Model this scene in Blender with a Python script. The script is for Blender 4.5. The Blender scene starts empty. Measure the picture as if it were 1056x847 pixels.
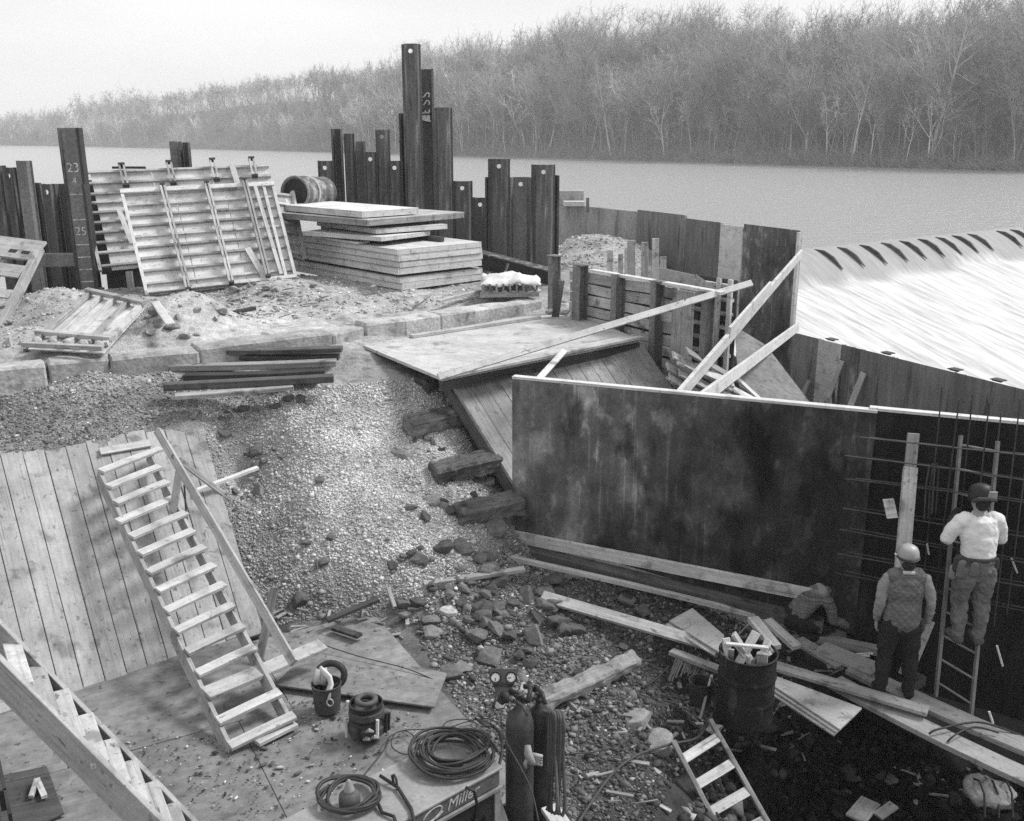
import bpy, math, random
import numpy as np
from mathutils import Vector, Matrix, noise

random.seed(7)
SC = bpy.context.scene
COL = SC.collection

# ------------------------------------------------------------------ camera
CAMZ = 6.0
PITCH = math.radians(15.6)
FPX, CX, CY = 1014.0, 528.0, 423.5
cam_d = bpy.data.cameras.new("camera")
cam = bpy.data.objects.new("camera", cam_d)
COL.objects.link(cam)
cam.location = (0, 0, CAMZ)
cam.rotation_euler = (math.pi / 2 - PITCH, 0, 0)
cam_d.sensor_width = 36.0
cam_d.lens = 36.0 * FPX / 1056.0
cam_d.clip_start = 0.1
cam_d.clip_end = 4000
SC.camera = cam

# ------------------------------------------------------------------ sky + sun (overcast)
SUN_EL, SUN_AZ = math.radians(48), math.radians(72)      # azimuth measured from +Y (ahead) towards +X (right)
world = bpy.data.worlds.new("World")
SC.world = world
world.use_nodes = True
wn, wl = world.node_tree.nodes, world.node_tree.links
wn.clear()
w_out = wn.new("ShaderNodeOutputWorld")
w_bg = wn.new("ShaderNodeBackground")
w_sky = wn.new("ShaderNodeTexSky")
w_sky.sky_type = 'NISHITA'
w_sky.sun_disc = False
w_sky.sun_elevation = SUN_EL
w_sky.sun_rotation = SUN_AZ
w_bw = wn.new("ShaderNodeRGBToBW")
w_mix = wn.new("ShaderNodeMix")
w_mix.data_type = 'FLOAT'
w_mix.inputs[0].default_value = 0.86
# a thin white cloud sheet with faint tone over the clear sky
w_tc = wn.new("ShaderNodeTexCoord"); w_mp = wn.new("ShaderNodeMapping"); w_mp.inputs["Scale"].default_value = (1.2, 1.2, 4.5)
w_nz = wn.new("ShaderNodeTexNoise"); w_nz.inputs["Scale"].default_value = 1.6; w_nz.inputs["Detail"].default_value = 5
w_mr = wn.new("ShaderNodeMapRange"); w_mr.inputs[1].default_value = 0.3; w_mr.inputs[2].default_value = 0.7; w_mr.inputs[3].default_value = 5.5; w_mr.inputs[4].default_value = 7.2
wl.new(w_tc.outputs["Generated"], w_mp.inputs["Vector"]); wl.new(w_mp.outputs[0], w_nz.inputs["Vector"]); wl.new(w_nz.outputs["Fac"], w_mr.inputs[0]); wl.new(w_mr.outputs[0], w_mix.inputs[3])
wl.new(w_sky.outputs[0], w_bw.inputs[0])
wl.new(w_bw.outputs[0], w_mix.inputs[2])
wl.new(w_mix.outputs[0], w_bg.inputs[0])
w_bg.inputs[1].default_value = 0.1
wl.new(w_bg.outputs[0], w_out.inputs[0])

sun_d = bpy.data.lights.new("sun", 'SUN')
sun_d.energy = 2.6
sun_d.angle = math.radians(16)
sun_d.color = (1.0, 1.0, 1.0)
sun = bpy.data.objects.new("sun", sun_d)
COL.objects.link(sun)
sdir = Vector((math.sin(SUN_AZ) * math.cos(SUN_EL), math.cos(SUN_AZ) * math.cos(SUN_EL), math.sin(SUN_EL)))
sun.rotation_euler = sdir.to_track_quat('Z', 'Y').to_euler()
sun.location = (20, 10, 40)

SC.view_settings.view_transform = 'Standard'
SC.view_settings.look = 'None'
SC.view_settings.exposure = 0.62
SC.view_settings.gamma = 1.0
SC.cycles.max_bounces = 5
SC.cycles.diffuse_bounces = 3
SC.cycles.volume_bounces = 1
SC.cycles.use_denoising = False
SC.cycles.sample_clamp_direct = 4.0
SC.cycles.sample_clamp_indirect = 3.0

# ------------------------------------------------------------------ picture <-> place
CP, SP = math.cos(PITCH), math.sin(PITCH)

def ray(px, py):
    u, v = (px - CX) / FPX, (py - CY) / FPX
    return Vector((u, CP - v * SP, -SP - v * CP))

def Z(px, py, zr):
    d = ray(px, py)
    t = zr / d.z
    return Vector((d.x * t, d.y * t, zr + CAMZ))

def D(px, py, Y):
    d = ray(px, py)
    t = Y / d.y
    return Vector((d.x * t, Y, d.z * t + CAMZ))

def LN(px, py, A, B):
    """meet the vertical plane through A and B"""
    d = ray(px, py)
    nx, ny = -(B.y - A.y), (B.x - A.x)
    t = (A.x * nx + A.y * ny) / (d.x * nx + d.y * ny)
    return Vector((d.x * t, d.y * t, d.z * t + CAMZ))

def PL(px, py, O, n):
    d = ray(px, py)
    c = Vector((0, 0, CAMZ))
    t = (O - c).dot(n) / d.dot(n)
    return c + d * t

def proj(p):
    x, y, z = p.x, p.y, p.z - CAMZ
    dep = y * CP - z * SP
    return CX + FPX * x / dep, CY - FPX * (y * SP + z * CP) / dep

# ------------------------------------------------------------------ materials (all grey: the photograph is monochrome)
def mat(name, base, layers=(), rough=0.8, bump=0.0, bumpscale=None, spots=(), rndamp=0.0, metal=0.0, attr=None, spec=0.2, bumpcoord='obj', bumpdist=0.02):
    """layers: (coord, (sx,sy,sz), detail, amp)  coord in obj / lc / world.  spots: (coord, scale, thresh, soft, factor)"""
    m = bpy.data.materials.new(name)
    m.use_nodes = True
    nt = m.node_tree
    N, Lk = nt.nodes, nt.links
    bs = N["Principled BSDF"]
    bs.inputs["Roughness"].default_value = rough
    bs.inputs["Metallic"].default_value = metal
    bs.inputs["Specular IOR Level"].default_value = spec
    cache = {}
    def coord(k):
        if k in cache:
            return cache[k]
        if k == 'obj':
            o = N.new("ShaderNodeTexCoord").outputs["Object"]
        elif k == 'world':
            o = N.new("ShaderNodeNewGeometry").outputs["Position"]
        else:
            a = N.new("ShaderNodeAttribute"); a.attribute_name = 'lc'
            r = N.new("ShaderNodeAttribute"); r.attribute_name = 'rnd'
            ad = N.new("ShaderNodeVectorMath"); ad.operation = 'ADD'
            ml = N.new("ShaderNodeMath"); ml.operation = 'MULTIPLY'; ml.inputs[1].default_value = 37.0
            Lk.new(r.outputs["Fac"], ml.inputs[0])
            Lk.new(a.outputs["Vector"], ad.inputs[0]); Lk.new(ml.outputs[0], ad.inputs[1])
            o = ad.outputs[0]
        cache[k] = o
        return o
    def nz(k, s, detail, rough_=0.55):
        mp = N.new("ShaderNodeMapping")
        mp.inputs["Scale"].default_value = s if isinstance(s, tuple) else (s, s, s)
        Lk.new(coord(k), mp.inputs["Vector"])
        t = N.new("ShaderNodeTexNoise")
        t.inputs["Scale"].default_value = 1.0
        t.inputs["Detail"].default_value = detail
        t.inputs["Roughness"].default_value = rough_
        Lk.new(mp.outputs[0], t.inputs["Vector"])
        return t.outputs["Fac"]
    def mth(op, a, b=None, clamp=False):
        n = N.new("ShaderNodeMath"); n.operation = op; n.use_clamp = clamp
        for i, q in enumerate((a, b)):
            if q is None:
                continue
            if isinstance(q, (int, float)):
                n.inputs[i].default_value = q
            else:
                Lk.new(q, n.inputs[i])
        return n.outputs[0]
    val = N.new("ShaderNodeValue"); val.outputs[0].default_value = base
    v = val.outputs[0]
    if attr:
        a = N.new("ShaderNodeAttribute"); a.attribute_name = attr
        v = mth('MULTIPLY', a.outputs["Fac"], base)
    for k, s, det, amp in layers:
        n = nz(k, s, det)
        f = mth('ADD', mth('MULTIPLY', mth('SUBTRACT', n, 0.5), 2 * amp * 1.6), 1.0)
        f = mth('MAXIMUM', f, 0.08)
        v = mth('MULTIPLY', v, f)
    for k, s, th, soft, fac in spots:
        n = nz(k, s, 3.0)
        mr = N.new("ShaderNodeMapRange"); mr.interpolation_type = 'SMOOTHSTEP'
        mr.inputs[1].default_value = th - soft; mr.inputs[2].default_value = th + soft
        mr.inputs[3].default_value = 1.0; mr.inputs[4].default_value = fac
        Lk.new(n, mr.inputs[0])
        v = mth('MULTIPLY', v, mr.outputs[0])
    if rndamp:
        r = N.new("ShaderNodeAttribute"); r.attribute_name = 'rnd'
        v = mth('MULTIPLY', v, mth('ADD', mth('MULTIPLY', mth('SUBTRACT', r.outputs["Fac"], 0.5), 2 * rndamp), 1.0))
    v = mth('MINIMUM', mth('MAXIMUM', v, 0.004), 0.9)
    cb = N.new("ShaderNodeCombineColor")
    for i in range(3):
        Lk.new(v, cb.inputs[i])
    Lk.new(cb.outputs[0], bs.inputs["Base Color"])
    if bump:
        b = N.new("ShaderNodeBump")
        b.inputs["Strength"].default_value = bump
        b.inputs["Distance"].default_value = bumpdist
        Lk.new(nz(bumpcoord, bumpscale or 20.0, 5.0), b.inputs["Height"])
        Lk.new(b.outputs[0], bs.inputs["Normal"])
    return m

GR = ('lc', (1.2, 34, 34), 5.0)
def wood(name, base, grain=0.28, stain=0.25, rnd=0.22, dirt=0.55, rough=0.82):
    return mat(name, base, layers=[GR + (grain,), ('world', (1.7, 1.7, 1.7), 5.0, stain), ('lc', (6, 9, 9), 4.0, 0.16), ('world', (38, 38, 38), 3.0, 0.16)],
               spots=[('lc', (5, 11, 11), 0.70, 0.03, 0.45), ('world', (3.1, 3.1, 3.1), 0.63, 0.07, dirt), ('world', (13, 13, 13), 0.66, 0.04, 0.6), ('lc', (1.0, 60, 60), 0.66, 0.05, 0.55), ('lc', (16, 22, 22), 0.74, 0.015, 0.35)],
               rndamp=rnd, rough=rough, bump=0.35, bumpscale=(1.5, 45, 45), bumpcoord='lc', bumpdist=0.004)

M = {}
M['lumber'] = wood('new_lumber', 0.56, 0.14, 0.12, 0.12, 0.75)
M['lumber_w'] = wood('weathered_lumber', 0.4, 0.3, 0.25, 0.28, 0.55)
M['plank'] = wood('grey_plank', 0.285, 0.22, 0.22, 0.16, 0.6)
M['slope'] = wood('bulkhead_plank', 0.305, 0.2, 0.3, 0.15, 0.55)
M['ply'] = wood('plywood', 0.45, 0.12, 0.28, 0.15, 0.6)
M['ply_l'] = wood('light_plywood', 0.58, 0.1, 0.18, 0.12, 0.75)
M['ply_dirty'] = mat('dirty_plywood', 0.195, layers=[('world', 1.3, 6, 0.4), ('world', 9.0, 5, 0.35), ('lc', (2, 30, 30), 4, 0.15)],
                     spots=[('world', 14.0, 0.66, 0.05, 0.4), ('world', 2.3, 0.62, 0.1, 0.6)], rndamp=0.12, rough=0.9, bump=0.3, bumpscale=30.0, bumpcoord='world')
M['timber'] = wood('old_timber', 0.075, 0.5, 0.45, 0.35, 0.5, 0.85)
M['timber_l'] = wood('driftwood_timber', 0.24, 0.45, 0.4, 0.3, 0.45, 0.9)
M['lag'] = wood('lagging_board', 0.4, 0.35, 0.4, 0.3, 0.4)
M['formshade_full'] = mat('shade_black_form_plywood', 0.016, layers=[('world', (1.0, 1.0, 0.55), 6, 0.6), ('world', (9, 9, 0.9), 5, 0.5)],
                     spots=[('world', (1.3, 1.3, 0.8), 0.64, 0.1, 2.2)], rough=0.7, spec=0.1)  # pit shade is put into this near-black colour
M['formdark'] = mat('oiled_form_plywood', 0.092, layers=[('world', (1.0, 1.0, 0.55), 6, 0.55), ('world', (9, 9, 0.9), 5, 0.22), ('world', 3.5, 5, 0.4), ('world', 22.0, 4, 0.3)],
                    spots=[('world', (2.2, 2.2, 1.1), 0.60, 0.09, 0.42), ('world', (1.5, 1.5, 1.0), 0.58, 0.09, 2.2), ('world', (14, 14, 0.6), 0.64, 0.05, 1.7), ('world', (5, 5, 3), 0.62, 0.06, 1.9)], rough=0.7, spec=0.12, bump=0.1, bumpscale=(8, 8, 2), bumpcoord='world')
# pit shade painted into the long form, irregularly darker to the right and bottom
def paint_pit_shade(m):
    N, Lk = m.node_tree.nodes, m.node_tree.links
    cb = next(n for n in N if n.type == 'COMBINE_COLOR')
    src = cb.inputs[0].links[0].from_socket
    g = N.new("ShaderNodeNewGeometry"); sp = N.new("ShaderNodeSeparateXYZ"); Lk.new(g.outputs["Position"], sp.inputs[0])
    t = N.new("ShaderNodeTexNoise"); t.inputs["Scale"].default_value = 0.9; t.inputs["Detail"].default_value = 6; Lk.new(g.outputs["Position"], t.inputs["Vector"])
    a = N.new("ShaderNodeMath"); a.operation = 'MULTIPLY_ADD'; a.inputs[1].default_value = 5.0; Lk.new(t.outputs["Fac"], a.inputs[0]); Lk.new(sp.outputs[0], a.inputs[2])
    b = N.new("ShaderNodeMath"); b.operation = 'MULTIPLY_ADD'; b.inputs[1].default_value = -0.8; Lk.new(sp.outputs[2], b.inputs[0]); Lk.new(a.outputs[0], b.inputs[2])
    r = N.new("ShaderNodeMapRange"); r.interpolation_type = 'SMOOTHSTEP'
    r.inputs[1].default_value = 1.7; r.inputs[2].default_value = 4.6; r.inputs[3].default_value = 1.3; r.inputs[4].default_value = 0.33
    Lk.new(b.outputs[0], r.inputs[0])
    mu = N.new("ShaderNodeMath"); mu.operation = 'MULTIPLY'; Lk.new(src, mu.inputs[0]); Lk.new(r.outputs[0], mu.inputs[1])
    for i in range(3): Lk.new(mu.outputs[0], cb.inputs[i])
M['formshade'] = M['formdark'].copy(); M['formshade'].name = 'oiled_form_plywood_painted_shade'
paint_pit_shade(M['formshade'])
M['formgrey'] = mat('grey_form_plywood', 0.17, layers=[('world', (1.2, 1.2, 0.7), 6, 0.4), ('world', (10, 10, 0.8), 5, 0.35), ('world', 25.0, 4, 0.25)],
                    spots=[('world', (6, 6, 0.7), 0.63, 0.06, 0.5)], rough=0.75, bump=0.1, bumpscale=12.0, bumpcoord='world', rndamp=0.25)
M['concrete'] = mat('stained_concrete', 0.33, layers=[('world', (1.6, 1.6, 0.8), 6, 0.4), ('world', 14.0, 5, 0.3)], spots=[('world', (3, 3, 0.8), 0.62, 0.08, 0.6)],
                    rough=0.9, bump=0.3, bumpscale=25.0, bumpcoord='world', rndamp=0.2)
M['stone'] = mat('curb_stone', 0.38, layers=[('world', 2.5, 6, 0.4), ('world', 18.0, 5, 0.35)], spots=[('world', 4.0, 0.64, 0.07, 0.55)], rough=0.92,
                 bump=0.6, bumpscale=14.0, bumpcoord='world', rndamp=0.25, bumpdist=0.03)
M['rust'] = mat('rusty_steel', 0.088, layers=[('obj', (2.5, 2.5, 0.5), 6, 0.7), ('obj', (14, 14, 0.7), 4, 0.5), ('obj', 16.0, 5, 0.45)], spots=[('obj', (5, 5, 0.35), 0.57, 0.05, 2.4), ('obj', (3, 3, 0.8), 0.62, 0.05, 0.45)], rough=0.7, spec=0.35,
                rndamp=0.35, bump=0.2, bumpscale=30.0)
M['rust_l'] = mat('weathered_steel', 0.165, layers=[('obj', (3, 3, 0.5), 6, 0.55), ('obj', 16.0, 5, 0.4)], rough=0.75, rndamp=0.3, bump=0.2, bumpscale=30.0)
M['steel'] = mat('dark_steel', 0.035, layers=[('obj', 4.0, 5, 0.5), ('obj', 25.0, 4, 0.4)], rough=0.55, spec=0.4, rndamp=0.3, bump=0.1, bumpscale=30.0)
M['rebar'] = mat('rebar_steel', 0.065, layers=[('obj', 6.0, 5, 0.5)], rough=0.7, rndamp=0.3)
M['alu'] = mat('dull_metal_rail', 0.2, layers=[('obj', 5.0, 5, 0.4)], rough=0.5, spec=0.5)
M['rubber'] = mat('black_rubber', 0.022, layers=[('obj', 20.0, 4, 0.4)], rough=0.6, spec=0.4, rndamp=0.4)
M['rubber_g'] = mat('grey_hose', 0.075, layers=[('obj', 20.0, 4, 0.4)], rough=0.65, rndamp=0.4)
M['white'] = mat('white_cloth', 0.58, layers=[('obj', 12.0, 5, 0.2)], rough=0.9, bump=0.3, bumpscale=14.0)
M['paint'] = mat('white_chalk', 0.55, layers=[('obj', 18.0, 5, 0.7)], rough=0.9, spots=[('obj', 14.0, 0.6, 0.06, 0.4)])
M['grey_paint'] = mat('grey_machine_paint', 0.24, layers=[('obj', 3.0, 5, 0.3), ('obj', 30.0, 5, 0.25)], spots=[('obj', 8.0, 0.66, 0.04, 0.4)], rough=0.5, spec=0.4)
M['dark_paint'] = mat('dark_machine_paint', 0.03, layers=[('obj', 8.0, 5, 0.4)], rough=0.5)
M['rock'] = mat('field_stone', 0.175, layers=[('obj', 3.0, 6, 0.45), ('obj', 22.0, 5, 0.4)], spots=[('obj', 6.0, 0.63, 0.06, 0.5)], rough=0.92, bump=0.5, bumpscale=12.0, attr='tone', spec=0.1)
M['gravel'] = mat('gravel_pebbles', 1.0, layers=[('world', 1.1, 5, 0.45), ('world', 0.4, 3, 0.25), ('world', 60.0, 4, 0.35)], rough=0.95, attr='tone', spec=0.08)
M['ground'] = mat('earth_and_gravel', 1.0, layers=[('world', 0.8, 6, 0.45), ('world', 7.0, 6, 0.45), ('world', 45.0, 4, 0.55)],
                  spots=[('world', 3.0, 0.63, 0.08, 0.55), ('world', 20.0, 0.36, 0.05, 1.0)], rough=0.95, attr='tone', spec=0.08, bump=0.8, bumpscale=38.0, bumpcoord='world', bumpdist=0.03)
M['bark'] = mat('grey_bark', 0.17, layers=[('obj', 3.0, 5, 0.4)], rough=0.95)
M['bark_l'] = mat('pale_sycamore_bark', 0.5, layers=[('obj', 2.0, 5, 0.4)], rough=0.9)
M['twig'] = mat('bare_twigs', 0.34, layers=[('obj', 0.6, 4, 0.4)], rough=0.95)
M['wood'] = mat('distant_twigs', 0.36, layers=[('obj', 0.08, 4, 0.35)], rough=0.95, attr='tone')
M['twig_l'] = mat('pale_bare_twigs', 0.36, layers=[('obj', 0.6, 4, 0.3)], rough=0.95)
M['skin'] = mat('skin', 0.3, layers=[('obj', 30.0, 4, 0.1)], rough=0.6)
M['denim'] = mat('faded_denim', 0.15, layers=[('obj', 7.0, 5, 0.45), ('obj', 90.0, 3, 0.2)], rough=0.95, bump=0.5, bumpscale=12.0)
M['tshirt'] = mat('white_tshirt', 0.7, layers=[('obj', 4.0, 4, 0.12)], rough=0.9, bump=0.5, bumpscale=9.0, bumpdist=0.03)
M['darkcloth'] = mat('dark_trousers', 0.022, layers=[('obj', 8.0, 5, 0.4)], rough=0.95, bump=0.5, bumpscale=10.0)
M['sleeve'] = mat('grey_sleeve', 0.25, layers=[('obj', 8.0, 5, 0.3)], rough=0.95, bump=0.5, bumpscale=14.0)
M['vest'] = mat('quilted_vest', 0.14, layers=[('obj', 6.0, 5, 0.3)], rough=0.7, bump=0.4, bumpscale=14.0)
M['plaid'] = mat('plaid_jacket', 0.13, layers=[('obj', (3, 3, 55), 2, 0.6), ('obj', (40, 3, 3), 2, 0.4)], rough=0.95)
M['hat'] = mat('pale_hard_hat', 0.3, layers=[('obj', 9.0, 4, 0.3)], rough=0.45, spec=0.5)
M['boot'] = mat('work_boot', 0.1, layers=[('obj', 12.0, 4, 0.4)], rough=0.85)
M['leather'] = mat('tool_pouch_leather', 0.06, layers=[('obj', 12.0, 4, 0.4)], rough=0.8)
M['hair'] = mat('hair', 0.03, rough=0.8)
M['dial'] = mat('white_dial', 0.5, rough=0.3)
M['lettering'] = mat('worn_white_lettering', 0.4, layers=[('obj', 25.0, 4, 0.6)], rough=0.7)

# quilting of the vest: diamond stitch lines as bump
def quilt(m):
    N, Lk = m.node_tree.nodes, m.node_tree.links
    bs = N["Principled BSDF"]
    tc = N.new("ShaderNodeTexCoord")
    outs = []
    for ang in (0.75, -0.75):
        mp = N.new("ShaderNodeMapping"); mp.inputs["Rotation"].default_value = (0, ang, 0)
        Lk.new(tc.outputs["Object"], mp.inputs["Vector"])
        wv = N.new("ShaderNodeTexWave"); wv.inputs["Scale"].default_value = 5.5; wv.bands_direction = 'X'
        Lk.new(mp.outputs[0], wv.inputs["Vector"])
        pw = N.new("ShaderNodeMath"); pw.operation = 'POWER'; pw.inputs[1].default_value = 0.35
        Lk.new(wv.outputs["Fac"], pw.inputs[0])
        outs.append(pw.outputs[0])
    mn = N.new("ShaderNodeMath"); mn.operation = 'MINIMUM'
    Lk.new(outs[0], mn.inputs[0]); Lk.new(outs[1], mn.inputs[1])
    b = N.new("ShaderNodeBump"); b.inputs["Strength"].default_value = 0.45; b.inputs["Distance"].default_value = 0.02
    Lk.new(mn.outputs[0], b.inputs["Height"])
    Lk.new(b.outputs[0], bs.inputs["Normal"])
quilt(M['vest'])

# ------------------------------------------------------------------ mesh helpers
def wloc(o):
    p = Vector((0, 0, 0))
    while o is not None:
        p += o.location
        o = o.parent
    return p

def tag(o, label=None, cat=None, group=None, kind=None):
    if label: o['label'] = label
    if cat: o['category'] = cat
    if group: o['group'] = group
    if kind: o['kind'] = kind
    return o

def thing(name, label, cat, loc, group=None):
    o = bpy.data.objects.new(name, None)
    o.empty_display_size = 0.2
    COL.objects.link(o)
    o.location = loc
    return tag(o, label, cat, group)

def copy_tree(o, parent=None):
    c = o.copy()
    COL.objects.link(c)
    c.parent = parent
    for ch in o.children:
        copy_tree(ch, c)
    return c

class MB:
    def __init__(self):
        self.v, self.f, self.lc, self.rn = [], [], [], []
    def add(self, vs, fs, lcs=None, r=None):
        b = len(self.v)
        r = random.random() if r is None else r
        self.v += [tuple(q) for q in vs]
        self.lc += [tuple(q) for q in (lcs if lcs is not None else vs)]
        self.rn += [r] * len(vs)
        self.f += [tuple(b + i for i in q) for q in fs]
    def board(self, a, b, w, t, up=(0, 0, 1), seg=1, bow=0.0, r=None, ends=(0, 0), twist=0.0):
        """a board whose centre line runs a-b; t thick along up, w wide across"""
        a, b = Vector(a), Vector(b)
        ax = b - a
        L = ax.length
        ax.normalize()
        n = Vector(up); n = (n - ax * n.dot(ax)).normalized()
        s = ax.cross(n)
        vs, ls = [], []
        for i in range(seg + 1):
            k = i / seg
            c = a.lerp(b, k) + n * (bow * 4 * k * (1 - k))
            sl = (ends[0] if i == 0 else ends[1] if i == seg else 0)
            tw = twist * (k - 0.5)
            n2, s2 = n * math.cos(tw) + s * math.sin(tw), s * math.cos(tw) - n * math.sin(tw)
            for (p, q) in ((-1, -1), (1, -1), (1, 1), (-1, 1)):
                vs.append(c + s2 * (p * w / 2) + n2 * (q * t / 2) + ax * (sl * p * w / 2))
                ls.append((k * L, p * w / 2, q * t / 2))
        fs = [(3, 2, 1, 0), tuple(4 * seg + i for i in range(4))]
        for i in range(seg):
            for j in range(4):
                fs.append((4 * i + j, 4 * i + (j + 1) % 4, 4 * i + 4 + (j + 1) % 4, 4 * i + 4 + j))
        self.add(vs, fs, ls, r)
        return self
    def slab(self, pts, vec, r=None, lx=None):
        """extruded polygon"""
        n = len(pts)
        pts = [Vector(p) for p in pts]
        vec = Vector(vec)
        nm = (pts[1] - pts[0]).cross(pts[2] - pts[0])
        vs = pts + [p + vec for p in pts]
        fs = [tuple(range(n)), tuple(range(2 * n - 1, n - 1, -1))]
        for i in range(n):
            j = (i + 1) % n
            fs.append((i, n + i, n + j, j))
        if nm.dot(vec) > 0:
            fs = [tuple(reversed(q)) for q in fs]
        ex = (pts[1] - pts[0]).normalized() if lx is None else Vector(lx).normalized()
        ez = vec.normalized()
        ey = ez.cross(ex)
        ls = [((p - pts[0]).dot(ex), (p - pts[0]).dot(ey), (p - pts[0]).dot(ez)) for p in vs]
        self.add(vs, fs, ls, r)
        return self
    def box(self, c, size, rz=0.0, r=None):
        c = Vector(c)
        m = Matrix.Rotation(rz, 3, 'Z')
        x, y, z = (q / 2 for q in size)
        loc = [(-x, -y, -z), (x, -y, -z), (x, y, -z), (-x, y, -z), (-x, -y, z), (x, -y, z), (x, y, z), (-x, y, z)]
        self.add([c + m @ Vector(p) for p in loc], [(3, 2, 1, 0), (4, 5, 6, 7), (0, 1, 5, 4), (1, 2, 6, 5), (2, 3, 7, 6), (3, 0, 4, 7)], loc, r)
        return self
    def tube(self, pts, rad, n=6, closed=False, r=None, flat=1.0, side=None, cap=True):
        pts = [Vector(p) for p in pts]
        m = len(pts)
        rads = list(rad) if hasattr(rad, '__len__') else [rad] * m
        vs, fs, ls = [], [], []
        ref = Vector(side) if side else None
        run = 0
        for i, p in enumerate(pts):
            a = pts[(i - 1) % m] if (closed or i > 0) else p
            b = pts[(i + 1) % m] if (closed or i < m - 1) else p
            t = (b - a)
            t = t.normalized() if t.length > 1e-9 else Vector((0, 0, 1))
            if ref is None:
                ref = Vector((0, 0, 1)) if abs(t.z) < 0.9 else Vector((1, 0, 0))
            s = (ref - t * ref.dot(t))
            s = s.normalized() if s.length > 1e-6 else t.orthogonal().normalized()
            if side is None:
                ref = s
            q = t.cross(s)
            if i: run += (p - pts[i - 1]).length
            for k in range(n):
                an = 2 * math.pi * k / n
                vs.append(p + s * (math.cos(an) * rads[i]) + q * (math.sin(an) * rads[i] * flat))
                ls.append((run, math.cos(an) * rads[i], math.sin(an) * rads[i]))
        for i in range(m if closed else m - 1):
            for k in range(n):
                i2 = (i + 1) % m
                fs.append((i * n + k, i * n + (k + 1) % n, i2 * n + (k + 1) % n, i2 * n + k))
        if not closed and cap:
            fs.append(tuple(range(n - 1, -1, -1)))
            fs.append(tuple((m - 1) * n + k for k in range(n)))
        self.add(vs, fs, ls, r)
        return self
    def lathe(self, prof, c, n=20, axis=(0, 0, 1), r=None):
        c = Vector(c)
        R = Vector((0, 0, 1)).rotation_difference(Vector(axis)).to_matrix()
        vs, ls, fs = [], [], []
        for (rr, z) in prof:
            for k in range(n):
                an = 2 * math.pi * k / n
                q = Vector((rr * math.cos(an), rr * math.sin(an), z))
                vs.append(c + R @ q); ls.append(q)
        for i in range(len(prof) - 1):
            for k in range(n):
                fs.append((i * n + k, i * n + (k + 1) % n, (i + 1) * n + (k + 1) % n, (i + 1) * n + k))
        fs.append(tuple(range(n - 1, -1, -1)))
        fs.append(tuple((len(prof) - 1) * n + k for k in range(n)))
        self.add(vs, fs, ls, r)
        return self
    def build(self, name, m, parent=None, bevel=0.0, smooth=False):
        me = bpy.data.meshes.new(name)
        vs = np.array(self.v, dtype=np.float64)
        if parent is not None:
            o0 = np.array(wloc(parent))
        else:
            lo, hi = vs.min(0), vs.max(0)
            o0 = np.array([(lo[0] + hi[0]) / 2, (lo[1] + hi[1]) / 2, lo[2]])
        me.from_pydata([tuple(q) for q in (vs - o0)], [], self.f)
        a = me.attributes.new('lc', 'FLOAT_VECTOR', 'POINT')
        a.data.foreach_set('vector', np.array(self.lc, dtype=np.float32).ravel())
        a = me.attributes.new('rnd', 'FLOAT', 'POINT')
        a.data.foreach_set('value', np.array(self.rn, dtype=np.float32))
        me.materials.append(M[m] if isinstance(m, str) else m)
        o = bpy.data.objects.new(name, me)
        COL.objects.link(o)
        if parent is not None:
            o.parent = parent
        else:
            o.location = o0
        if smooth:
            me.polygons.foreach_set('use_smooth', [True] * len(me.polygons))
        if bevel:
            b = o.modifiers.new('bevel', 'BEVEL')
            b.width = bevel; b.segments = 1; b.limit_method = 'ANGLE'; b.angle_limit = math.radians(40)
        return o

def mesh_np(name, vs, fs, m, origin=(0, 0, 0), attrs=None, smooth=False):
    """big mesh from numpy arrays; fs is (n,k) with k constant"""
    me = bpy.data.meshes.new(name)
    vs = np.asarray(vs, dtype=np.float32) - np.array(origin, dtype=np.float32)
    fs = np.asarray(fs, dtype=np.int32)
    k = fs.shape[1]
    me.vertices.add(len(vs)); me.vertices.foreach_set('co', vs.ravel())
    me.loops.add(fs.size); me.loops.foreach_set('vertex_index', fs.ravel())
    me.polygons.add(len(fs))
    me.polygons.foreach_set('loop_start', np.arange(0, fs.size, k, dtype=np.int32))
    if smooth:
        me.polygons.foreach_set('use_smooth', np.ones(len(fs), dtype=bool))
    me.update(calc_edges=True)
    for nme, arr in (attrs or {}).items():
        a = me.attributes.new(nme, 'FLOAT', 'POINT')
        a.data.foreach_set('value', np.asarray(arr, dtype=np.float32))
    me.materials.append(M[m] if isinstance(m, str) else m)
    return me

def obj_of(name, me, loc=(0, 0, 0), parent=None):
    o = bpy.data.objects.new(name, me)
    COL.objects.link(o)
    o.location = loc
    o.parent = parent
    return o

def text_part(s, size, m, origin, xdir, ydir, parent, name='painted_mark', depth=0.002, shear=0.0):
    cu = bpy.data.curves.new(name, 'FONT')
    cu.body = s; cu.size = size; cu.extrude = depth; cu.align_x = 'CENTER'; cu.align_y = 'CENTER'; cu.shear = shear
    t = bpy.data.objects.new(name, cu)
    COL.objects.link(t)
    dg = bpy.context.evaluated_depsgraph_get()
    me = bpy.data.meshes.new_from_object(t.evaluated_get(dg))
    bpy.data.objects.remove(t); bpy.data.curves.remove(cu)
    x = Vector(xdir).normalized(); z = x.cross(Vector(ydir)).normalized(); y = z.cross(x)
    mt = Matrix((x, y, z)).transposed().to_4x4()
    mt.translation = Vector(origin) - wloc(parent)
    me.transform(mt)
    me.materials.clear(); me.materials.append(M[m])
    o = bpy.data.objects.new(name, me)
    COL.objects.link(o); o.parent = parent
    return o
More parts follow.
